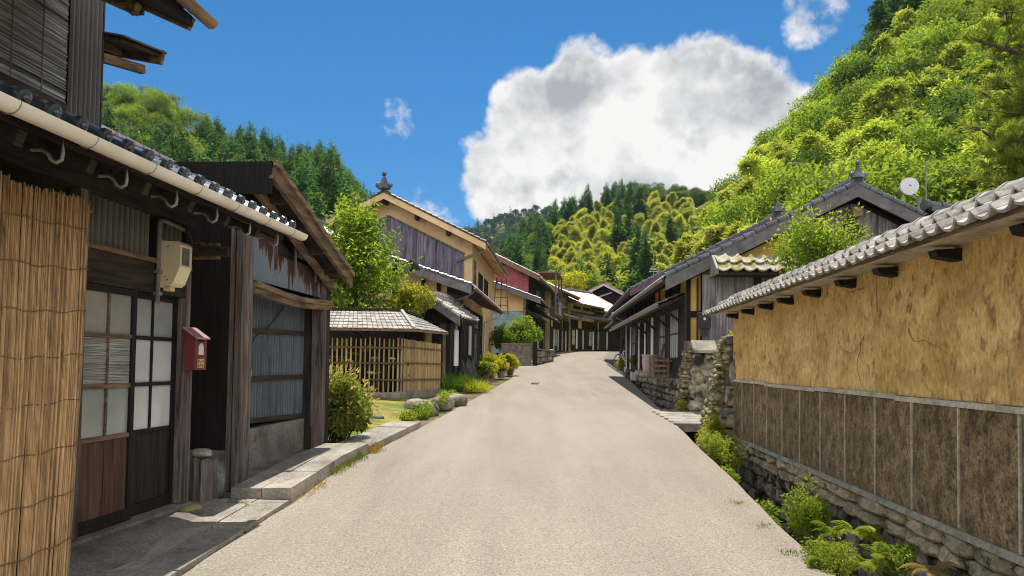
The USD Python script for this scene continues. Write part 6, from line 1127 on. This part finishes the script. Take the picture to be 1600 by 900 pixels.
bushy('ditch_weed', 'dark green creeping weed on the ditch wall beside the big fern', AT(1400, 865, 5.2), (.10, .3, .14), 1200, .032, 'garden_leaf', 116, 'weed', lob=12, base=AT(1400, 890, 5.2), stems=8, stem_r=.003, asp=.5)
bushy('ditch_weed', 'low dark leafy weed in the shaded ditch beyond the bushy weed', dpt(7.9, .25, .02), (.16, .3, .16), 900, .05, 'garden_leaf', 107, 'weed', base=dpt(7.9, .3, -.4), stems=8, stem_r=.004)
bushy('ditch_weed', 'bright weed trailing at the foot of the leaning stone pier', dpt(10.8, .35, .35), (.26, .75, .36), 4200, .055, 'fern_leaf', 108, 'weed', lob=18, base=dpt(10.8, .4, -.4), stems=14, stem_r=.004, asp=.35)
bushy('ditch_weed', 'second bright weed higher up against the near pier', dpt(11.9, .55, .48), (.22, .35, .34), 1900, .055, 'lime_leaf', 109, 'weed', lob=12, base=dpt(11.9, .6, -.3), stems=10, stem_r=.004, asp=.35)
bushy('ditch_weed', 'thin weed at the ditch mouth beside the road edge', dpt(9.2, .08, .25), (.10, .30, .12), 600, .045, 'garden_leaf', 110, 'weed', base=dpt(9.2, .1, -.2), stems=8, stem_r=.003)
bushy('ivy', 'yellow green leaves on top of the near stone pier', A3(3.98, 12.75, 1.98), (.22, .3, .22), 700, .07, 'lime_leaf', 111, 'ivy', base=A3(4.0, 12.75, 1.6), stems=6, stem_r=.005)
bushy('ivy', 'small ivy leaves scattered over the face of the near stone pier', A3(3.48, 12.55, .85), (.16, .5, .85), 520, .05, 'fern_leaf', 112, 'ivy', base=A3(3.5, 12.5, 0), stems=4, stem_r=.004, lob=16, shell=.2)
bushy('ivy', 'tuft of leaves at the road side foot of the farther stone pier', A3(3.68, 15.85, .75), (.14, .16, .16), 380, .06, 'lime_leaf', 113, 'ivy', base=A3(3.7, 15.85, .5), stems=4, stem_r=.004)
# left verge further up: boulders, weeds, pots
for k, (u, v, y, sx, lab) in enumerate([(665, 640, 14.6, (.55, .5, .32), 'grey boulder in the weeds where the grass strip narrows'), (690, 632, 15.6, (.5, .5, .35), 'mossy boulder before the bamboo shelter corner'), (712, 626, 16.6, (.55, .55, .34), 'pale flat boulder at the road edge below the shelter'), (586, 652, 13.4, (.34, .2, .14), 'small dark stone lying on the grass strip'), (648, 632, 15.4, (.45, .4, .3), 'half buried boulder behind the grey boulder')]):
    p = AT(u, v, y); single('boulder', rock((p[0], y, zg(y) + sx[2] * .28), sx, k, 2, 40 + k, .35, .22), 'dark_stone' if k == 3 else 'wall_stone', lab, 'boulder', smooth=True)
for k, (y, off, rd_, n, lf, lab) in enumerate([(14.0, -.28, (.2, .5, .2), 900, 'garden_leaf', 'weeds round the boulders at the road edge'), (15.6, -.20, (.2, .6, .24), 1000, 'fern_leaf', 'bright weeds beyond the first boulders'), (16.7, -.25, (.22, .4, .22), 700, 'garden_leaf', 'weeds just before the shelter footing'), (13.2, -.35, (.16, .35, .14), 500, 'fern_leaf', 'low weeds at the end of the long slab')]):
    c = A3(xl(y) + off, y, zg(y) + rd_[2] * .6); bushy('verge_weed', lab, c, rd_, n, .06, lf, 120 + k, 'weed', base=c - A3(0, 0, rd_[2]), stems=6, stem_r=.004)
P = np.stack([r.normal(-1.55, .26, 90), r.normal(20.6, .4, 90), np.full(90, .84)], 1); grass('sedge_clump', 'dark green arching sedge clump in front of the little gate', P, .62, .014, 'sedge_leaf', 131, 'plant', None, per=14, lean=.75)
P = np.stack([r.normal(-.95, .15, 60), r.normal(20.3, .25, 60), np.full(60, .82)], 1); grass('sedge_clump', 'lime coloured grass clump at the road side of the dark sedge', P, .42, .012, 'lime_leaf', 132, 'plant', None, per=12, lean=.7)
for k, (u, v, y, rx, lab, pot) in enumerate([(768, 578, 25.5, .42, 'yellow leaved bush in a terracotta pot, first of the roadside pots', 'terracotta'), (783, 577, 26.5, .36, 'yellow green potted plant in a pale pot', 'slab_stone'), (797, 573, 28.5, .38, 'yellow potted plant farthest up the verge', 'glaze_brown'), (758, 583, 24.5, .28, 'small dark potted shrub beside the yellow bushes', 'glaze_brown')]):
    p = AT(u, v, y); g0 = zg(y); pt_ = thing('flower_pot', f'{["terracotta", "pale stone coloured", "dark glazed", "small dark glazed"][k]} flower pot in the row of pots on the left verge', 'flower pot', (p[0], y, g0)); o = A3(p[0], y, g0)
    part(pt_, 'bowl', MB().tube([o, o + A3(0, 0, .22)], [.10, .15], 12), pot, smooth=40); part(pt_, 'rim', MB().tube([o + A3(0, 0, .22), o + A3(0, 0, .25)], [.16, .16], 12), pot, smooth=40)
    bushy('potted_plant', lab, A3(p[0], y, g0 + .26 + rx * .7), (rx * 1.1, rx * 1.1, rx * .9), 1300, .11, 'lime_leaf' if k < 3 else 'broad_leaf', 140 + k, 'plant', base=o + A3(0, 0, .22), stems=6, stem_r=.006)
# big leaved plants inside the bamboo front
ht = thing('taro_plant', 'big bright leaves seen through the bamboo slats of the shelter', 'plant', Ff(1.4, .5, .8)); r = np.random.RandomState(151)
for i in range(26):
    a, z = r.uniform(.15, 2.5), r.uniform(1.2, 2.15); c = Ff(a, r.uniform(.25, .8), z); o = Ff(a + r.uniform(-.2, .2), .6, .85); part(ht, 'stalk', MB().tube([o, (o + c) / 2 + A3(0, 0, .1), c], [.012, .01, .008], 5), 'culm'); L, w_ = r.uniform(.28, .5), r.uniform(.16, .26); d = A3(r.uniform(-1, 1), r.uniform(-.7, .1), r.uniform(-.5, .1)); d /= np.linalg.norm(d); sd_ = np.cross(d, A3(0, 0, 1)); sd_ /= np.linalg.norm(sd_); n_ = np.cross(sd_, d)
    R_ = [[c + d * L * k + sd_ * w_ * wk * m_ + n_ * (.05 * abs(m_) - .2 * L * k * k) for m_ in (-1, -.5, 0, .5, 1)] for k, wk in [(-.12, .35), (0, .8), (.25, 1), (.55, .8), (.8, .4), (1, .02)]]; part(ht, 'leaf', MB().grid(np.array(R_)), 'lime_leaf' if i % 3 else 'fern_leaf', smooth=True)
# ------------------------------------------------------------------ small things
# block wall before the round bush
bw = thing('block_wall', 'low wall of weathered concrete blocks before the round bush', 'wall', (-.3, 36.2, 1.5)); r = np.random.RandomState(160)
BWF = Fr(-.52, 36.3, 92, -1)                # across the view
for j in range(3):
    for i in range(3): part(bw, 'block', MB().box(BWF, .50 * i + .006 + .0 * (j % 2), .50 * (i + 1) - .006, -.15, .0 + r.uniform(0, .01), 1.50 + .34 * j + .005, 1.50 + .34 * (j + 1) - .005), 'concrete')
part(bw, 'coping', MB().box(BWF, -.02, 1.52, -.18, .03, 2.52, 2.60), 'concrete')
part(bw, 'gate_post', MB().box(BWF, 1.55, 1.78, -.2, .05, 1.4, 2.68), 'black_wood')
B2 = Fr(.42 + .9, 36.4, 14, 1); b2 = thing('stone_wall', 'low stone wall beside the road continuing from the block wall', 'wall', B2(0, 0, 1.6))
for j in range(2):
    for i in range(9): part(b2, 'stone', rock(B2(.25 + .5 * i, -.2, 1.72 + .36 * j + .02 * i), (.34, .52, .38), 0, 2, r.randint(900), .7, .12), 'wall_stone', smooth=True)
part(b2, 'cap', MB().box(B2, 0, 4.6, -.38, -.02, 2.30, 2.36), 'concrete')
# slates stacked against the yellow house
sk = thing('slate_stack', 'dark broken roof slates leaning against the yellow house front', 'slates', LW(2.6, .3, .95)); r = np.random.RandomState(161)
for i in range(22):
    s = 1.2 + r.uniform(0, 4.2); a = r.uniform(.25, .5); h_ = r.uniform(.45, .95); w_ = r.uniform(.25, .45); t0 = .15 + a; c = [LW(s, t0, .95), LW(s + w_, t0 - .05, .95), LW(s + w_ + r.uniform(-.1, .1), t0 - .05 - a * .7, .95 + h_), LW(s + r.uniform(-.05, .15), t0 - a * .7, .95 + h_ * r.uniform(.6, 1))]; e = LW.t * .025
    part(sk, 'slate', MB().hexa([c[0], c[1], c[1] + e, c[0] + e, c[3], c[2], c[2] + e, c[3] + e]), 'grey_tile' if i % 3 == 0 else 'dark_stone')
jp = AT(783, 565, 30.5); J = A3(jp[0], 30.5, zg(30.5)); jar = thing('water_jar', 'large black glazed jar by the corner of the yellow house', 'jar', J)
part(jar, 'body', MB().tube([J, J + A3(0, 0, .1), J + A3(0, 0, .35), J + A3(0, 0, .6), J + A3(0, 0, .72)], [.18, .24, .34, .30, .20], 14), 'black_tile', smooth=60); part(jar, 'rim', MB().tube([J + A3(0, 0, .72), J + A3(0, 0, .78)], [.24, .24], 14), 'black_tile', smooth=60)
# street lamp
lp = AT(618, 430, 21.8); lampF = A3(lp[0], 21.8, .9); sl_ = thing('street_lamp', 'black iron bracket lamp on a wooden pole in front of the yellow house', 'street lamp', lampF)
part(sl_, 'pole', MB().tube([lampF, lampF + A3(0, 0, 3.75)], [.10, .085], 10), 'dark_board', smooth=40); hd = AT(645, 413, 21.6)
part(sl_, 'arm', MB().tube([lampF + A3(0, 0, 3.3), lampF + A3(.12, -.05, 3.52), lampF + A3(.32, -.1, 3.62), hd + A3(-.03, 0, .10)], .022, 6), 'ink', smooth=40)
part(sl_, 'shade', MB().tube([hd + A3(-.06, 0, .14), hd + A3(0, 0, .08), hd + A3(.04, 0, -.06), hd + A3(.07, 0, -.2)], [.03, .10, .15, .17], 12), 'ink', smooth=40); part(sl_, 'lens', MB().tube([hd + A3(.07, 0, -.20), hd + A3(.075, 0, -.23)], [.12, .09], 10), 'frosted')
# public loudspeaker on a pole
q0 = AT(1421, 291, 22); lsF = A3(AT(1436, 340, 22)[0], 22, .8); ls = thing('loudspeaker', 'white horn loudspeaker on a slim grey pole behind the mud wall', 'loudspeaker', lsF)
part(ls, 'pole', MB().tube([lsF, A3(lsF[0], 22, 6.75)], .065, 10), 'pvc_grey', smooth=40)
part(ls, 'horn', MB().tube([q0 + A3(.06, .45, .03), q0 + A3(.03, .2, .02), q0 + A3(.01, .06, 0), q0, q0 + A3(0, .012, 0)], [.07, .10, .19, .27, .255], 20, cap=False), 'white_metal', smooth=60); part(ls, 'driver', MB().tube([q0 + A3(.02, .1, .01), q0 + A3(0, -.02, 0)], [.09, .05], 12), 'gutter_brown', smooth=40)
part(ls, 'unit', MB().tube([q0 + A3(.06, .45, .03), q0 + A3(.07, .65, .03)], [.11, .11], 12), 'pvc_grey', smooth=40); part(ls, 'bracket', MB().beam(A3(lsF[0], 22, 6.7), q0 + A3(.07, .5, -.05), .05, .05), 'hook_metal')
a0 = AT(1447, 310, 24); an = thing('antenna_pole', 'thin antenna pole rising against the bamboo beside the loudspeaker', 'pole', (a0[0], 24, 1)); part(an, 'mast', MB().tube([A3(a0[0], 24, 1), A3(a0[0], 24, 8.4)], .022, 6), 'pvc_grey')
a1 = AT(1021, 420, 38); an = thing('antenna', 'thin roof antenna on the ridge up the street on the right', 'antenna', (a1[0], 38, a1[2])); part(an, 'mast', MB().tube([A3(a1[0], 38, a1[2] - 1.2), A3(a1[0], 38, a1[2] + .9)], .02, 5), 'hook_metal')
for k in range(4): part(an, 'element', MB().tube([A3(a1[0] - .22 + .03 * k, 38, a1[2] - .15 + .09 * k), A3(a1[0] + .22 - .03 * k, 38, a1[2] - .15 + .09 * k)], .012, 4), 'hook_metal')
# black glazed roof seen above the coping
k0 = AT(1493, 318, 15); kr = thing('glazed_roof', 'black glazed ridge of a garden house above the wall coping near the pine', 'house', (k0[0], 15, .5)); KF = Fr(k0[0], 15, 75, 1)
part(kr, 'wall', MB().box(KF, .2, 3, -1.8, .2, .4, 3.9), 'dark_board'); part(kr, 'ridge', ridge_row(KF(-.3, -.4, k0[2] + .02), KF(3, -.4, k0[2] + .02), .10, .3), 'black_tile', smooth=50); part(kr, 'roof_tiles', tile_sheet(KF(-.2, .3, 4.35), KF.s * 3, KF(0, -.4, k0[2] - .05) - KF(0, .3, 4.35)), 'black_tile'); part(kr, 'roof_tiles', tile_sheet(KF(-.2, -1.9, 3.9), KF.s * 3, KF(0, -.4, k0[2] - .05) - KF(0, -1.9, 3.9)), 'black_tile')
part(kr, 'end_tile', MB().tube([KF(-.32, -.4, k0[2] + .02), KF(-.40, -.4, k0[2] + .02)], [.13, .11], 12), 'black_tile', smooth=50)
# grey roof tip behind the garden tree
g0 = AT(487, 318, 27); gh = thing('grey_roof_house', 'house hidden behind the garden tree with a pale grey ridge ornament', 'house', (g0[0], 27, 1)); GF = Fr(g0[0] - .3, 27, 10, 1)
part(gh, 'body', MB().box(GF, 0, 6, -5, 1.6, .9, 5.2), 'grey_plaster'); gable_roof(gh, GF, -.3, 6.3, -.3, 2.2, -5.6, g0[2] - 1.9, g0[2] - .45, 'grey_tile', 'verge_grey', finh=.8, gut=False)
# right side clutter along the boarded house
def lattice_crate(name, label, c, sx, sy, sz, m, grp=None, rot=0.0):
    F = Fr(c[0], c[1], math.degrees(rot), 1); t = thing(name, label, 'crate', c, grp); z = c[2]
    for k in range(4): part(t, 'slat', MB().box(F, 0, sy, 0, .015, z + .02 + sz * k / 4, z + sz * (k + .62) / 4), m); part(t, 'slat', MB().box(F, 0, .015, -sx, 0, z + .02 + sz * k / 4, z + sz * (k + .62) / 4), m)
    for a, b in ((0.0, 0.0), (sy, 0.0), (0.0, -sx), (sy, -sx)): part(t, 'post', MB().box(F, a - .02, a + .02, b - .02, b + .02, z, z + sz), m)
    part(t, 'base', MB().box(F, 0, sy, -sx, 0, z, z + .02), m); return t
zt = 1.30
c0 = R1(1.2, .28, zt); lattice_crate('slatted_crate', 'small pale slatted wooden crate standing on the terrace edge by the white paned window', c0, .36, .4, .5, 'rail_wood')
bn = thing('bench', 'low weathered plank bench in front of the boarded house', 'bench', R1(2.2, .25, zt)); part(bn, 'seat', MB().box(R1, 1.9, 3.0, .05, .42, zt + .40, zt + .45), 'post_wood')
for s in (2.0, 2.85): part(bn, 'leg', MB().box(R1, s, s + .06, .08, .14, zt, zt + .40), 'post_wood'); part(bn, 'leg', MB().box(R1, s, s + .06, .34, .40, zt, zt + .40), 'post_wood')
q = R1(3.6, .36, zt); ur = thing('stone_urn', 'tall brown stone urn on the terrace beside the bench', 'urn', q); part(ur, 'body', MB().tube([q, q + A3(0, 0, .08), q + A3(0, 0, .4), q + A3(0, 0, .56)], [.17, .19, .24, .23], 14), 'grey_plaster', smooth=50); part(ur, 'rim', MB().tube([q + A3(0, 0, .56), q + A3(0, 0, .60)], [.25, .25], 14), 'grey_plaster')
for k, (s, t, sx, lab) in enumerate([(3.2, .5, (.45, .3, .16), 'flat grey block on the terrace edge in front of the urn'), (4.4, .48, (.5, .35, .2), 'worn stone step beside the urn')]): single('stone_block', rock(R1(s, t, zt + sx[2] * .4), sx, .1, 2, 60 + k, .7, .1), 'slab_stone', lab, 'stone block', smooth=True)
yb = 26.8; pb = A3(xr(yb) + .03, yb, 1.10); PBF = Fr(pb[0] + .0, yb, 94, -1); pl_ = thing('planter_box', 'pale foam planter box with corner frame at the road edge', 'planter', pb); part(pl_, 'box', MB().box(PBF, 0, .62, -.42, 0, 1.06, 1.36), 'styrofoam'); part(pl_, 'soil', MB().box(PBF, .04, .58, -.38, -.04, 1.36, 1.365), 'earth')
for s in (0, .62): part(pl_, 'corner_strip', MB().box(PBF, s - .015, s + .015, -.005, .012, 1.05, 1.42), 'pvc_grey')
bushy('planter_bush', 'bushy light green plant growing in the pale planter box', PBF(.28, -.2, 1.72), (.34, .34, .42), 1900, .075, 'fern_leaf', 171, 'plant', base=PBF(.28, -.2, 1.36), stems=8, stem_r=.006)
for k, (y, dx, sz, m, lab) in enumerate([(29.0, .25, (.42, .5, .24), 'styrofoam', 'white foam box next to the planter'), (31.2, .22, (.3, .5, .2), 'styrofoam', 'smaller white foam box by the bicycle wheel'), (30.4, .45, (.3, .3, .3), 'blue_plastic', 'blue plastic bucket between the foam boxes and the bicycle'), (28.1, .3, (.5, .5, .10), 'dark_stone', 'dark stone slab under the foam boxes')]):
    z = max(zg(y), 1.27) + .01; F = Fr(xr(y) + dx, y, 4, -1); t = thing(['foam_box', 'foam_box', 'bucket', 'stone_slab'][k], lab, ['box', 'box', 'bucket', 'slab'][k], F(0, 0, z))
    if k == 2: part(t, 'pail', MB().tube([F(0, 0, z), F(0, 0, z + .3)], [.12, .16], 12), m, smooth=40); part(t, 'rim', MB().tube([F(0, 0, z + .29), F(0, 0, z + .31)], [.17, .17], 12), m)
    else: part(t, 'body', MB().box(F, 0, sz[1], -sz[0], 0, z, z + sz[2]), m); part(t, 'lid', MB().box(F, -.015, sz[1] + .015, -sz[0] - .015, .015, z + sz[2], z + sz[2] + .03), m)
bushy('potted_plant', 'small pale green plant at the road edge before the bicycle', A3(xr(32.4) + .12, 32.4, 1.66), (.22, .25, .28), 500, .08, 'lime_leaf', 172, 'plant', base=A3(xr(32.4) + .12, 32.4, 1.38), stems=5, stem_r=.005)
# bicycle leaning by the boarded house
def bicycle(o, head, label):
    F = Fr(o[0], o[1], head, -1); z = o[2]; t = thing('bicycle', label, 'bicycle', o); R_ = .33
    for s in (0.0, 1.05):
        w = part(t, 'wheel', MB().tube([F(s + R_ * math.cos(a), 0, z + R_ + R_ * math.sin(a)) for a in np.linspace(0, 2 * math.pi, 25)], .014, 5, cap=False), 'hook_metal', smooth=True)
        part(w, 'tyre', MB().tube([F(s + (R_ + .018) * math.cos(a), 0, z + R_ + (R_ + .018) * math.sin(a)) for a in np.linspace(0, 2 * math.pi, 25)], .018, 5, cap=False), 'ink', smooth=True)
        sp_ = MB()
        for a in np.linspace(0, 2 * math.pi, 13)[:-1]: sp_.tube([F(s, 0, z + R_), F(s + R_ * math.cos(a), 0, z + R_ + R_ * math.sin(a))], .003, 3, cap=False)
        part(w, 'spokes', sp_, 'hook_metal'); part(t, 'mudguard', MB().tube([F(s + (R_ + .05) * math.cos(a), 0, z + R_ + (R_ + .05) * math.sin(a)) for a in np.linspace(.3, 2.6, 12)], .02, 4), 'white_metal')
    A_, B_, C_, D_ = (0.0, R_), (.45, R_ - .03), (.35, .82), (.85, .88)
    fr = MB()
    for p, q in ((A_, B_), (B_, C_), (A_, C_), (B_, D_), (C_, D_), (D_, (1.05, R_))): fr.tube([F(p[0], 0, z + p[1]), F(q[0], 0, z + q[1])], .018, 6)
    part(t, 'frame', fr, 'white_metal', smooth=40); part(t, 'seat_post', MB().tube([F(.35, 0, z + .82), F(.32, 0, z + .95)], .013, 6), 'hook_metal'); part(t, 'saddle', rock(F(.30, 0, z + .97), (.13, .27, .07), -math.radians(head), 2, 4, .3, .05), 'ink', smooth=True)
    part(t, 'handlebar', MB().tube([F(.72, -.27, z + 1.05), F(.84, -.2, z + 1.08), F(.86, 0, z + 1.02), F(.84, .2, z + 1.08), F(.72, .27, z + 1.05)], .013, 6), 'hook_metal', smooth=True); part(t, 'stem', MB().tube([F(.85, 0, z + .88), F(.86, 0, z + 1.02)], .014, 6), 'hook_metal')
    bk = MB()
    for k in range(5): bk.beam(F(1.0, -.17 + .085 * k, z + .72), F(1.0, -.17 + .085 * k, z + .98), .006, .006); bk.beam(F(1.26, -.17 + .085 * k, z + .76), F(1.28, -.17 + .085 * k, z + .98), .006, .006)
    for zz in (.72, .85, .98):
        for p, q in (((1.0, -.18), (1.27, -.18)), ((1.27, -.18), (1.27, .18)), ((1.27, .18), (1.0, .18)), ((1.0, .18), (1.0, -.18))): bk.beam(F(p[0], p[1], z + zz), F(q[0], q[1], z + zz), .008, .008)
    part(t, 'basket', bk, 'pvc_grey'); part(t, 'crank', MB().tube([F(.45, -.06, z + .30), F(.45, .06, z + .30)], [.09, .09], 12), 'hook_metal'); part(t, 'pedal', MB().box(F, .40, .50, .07, .15, z + .14, z + .165), 'ink')
bp = R1(12.2, .55, 1.31); bicycle((float(xr(33.4)) + .2, 33.9, float(zg(33.4)) + .02), 150, 'old silver bicycle with wire basket parked by the dark timber front on the right')
# drain cover in the road
dc = G(838, 598); F = Fr(dc[0], dc[1], 6, 1); single('drain_cover', MB().box(F, -.9, .9, -.10, .10, float(zg(dc[1])) - .05, float(zg(dc[1])) + .014), 'concrete', 'narrow grey drain cover set in the road', 'drain cover')

# haze filling the valley air
MAT['haze'] = usdkit.material(stage, '/World/Looks/haze', {'v': ('principled_volume', {'color': (.62, .78, 1.0), 'density': .00009, 'anisotropy': .2})}, [], volume='v.volume')
hz = Fr(0, 0, 0, 1); single('haze', MB().box(hz, -62, 1530, -1700, 1700, -8, 240), 'haze', kind='stuff')
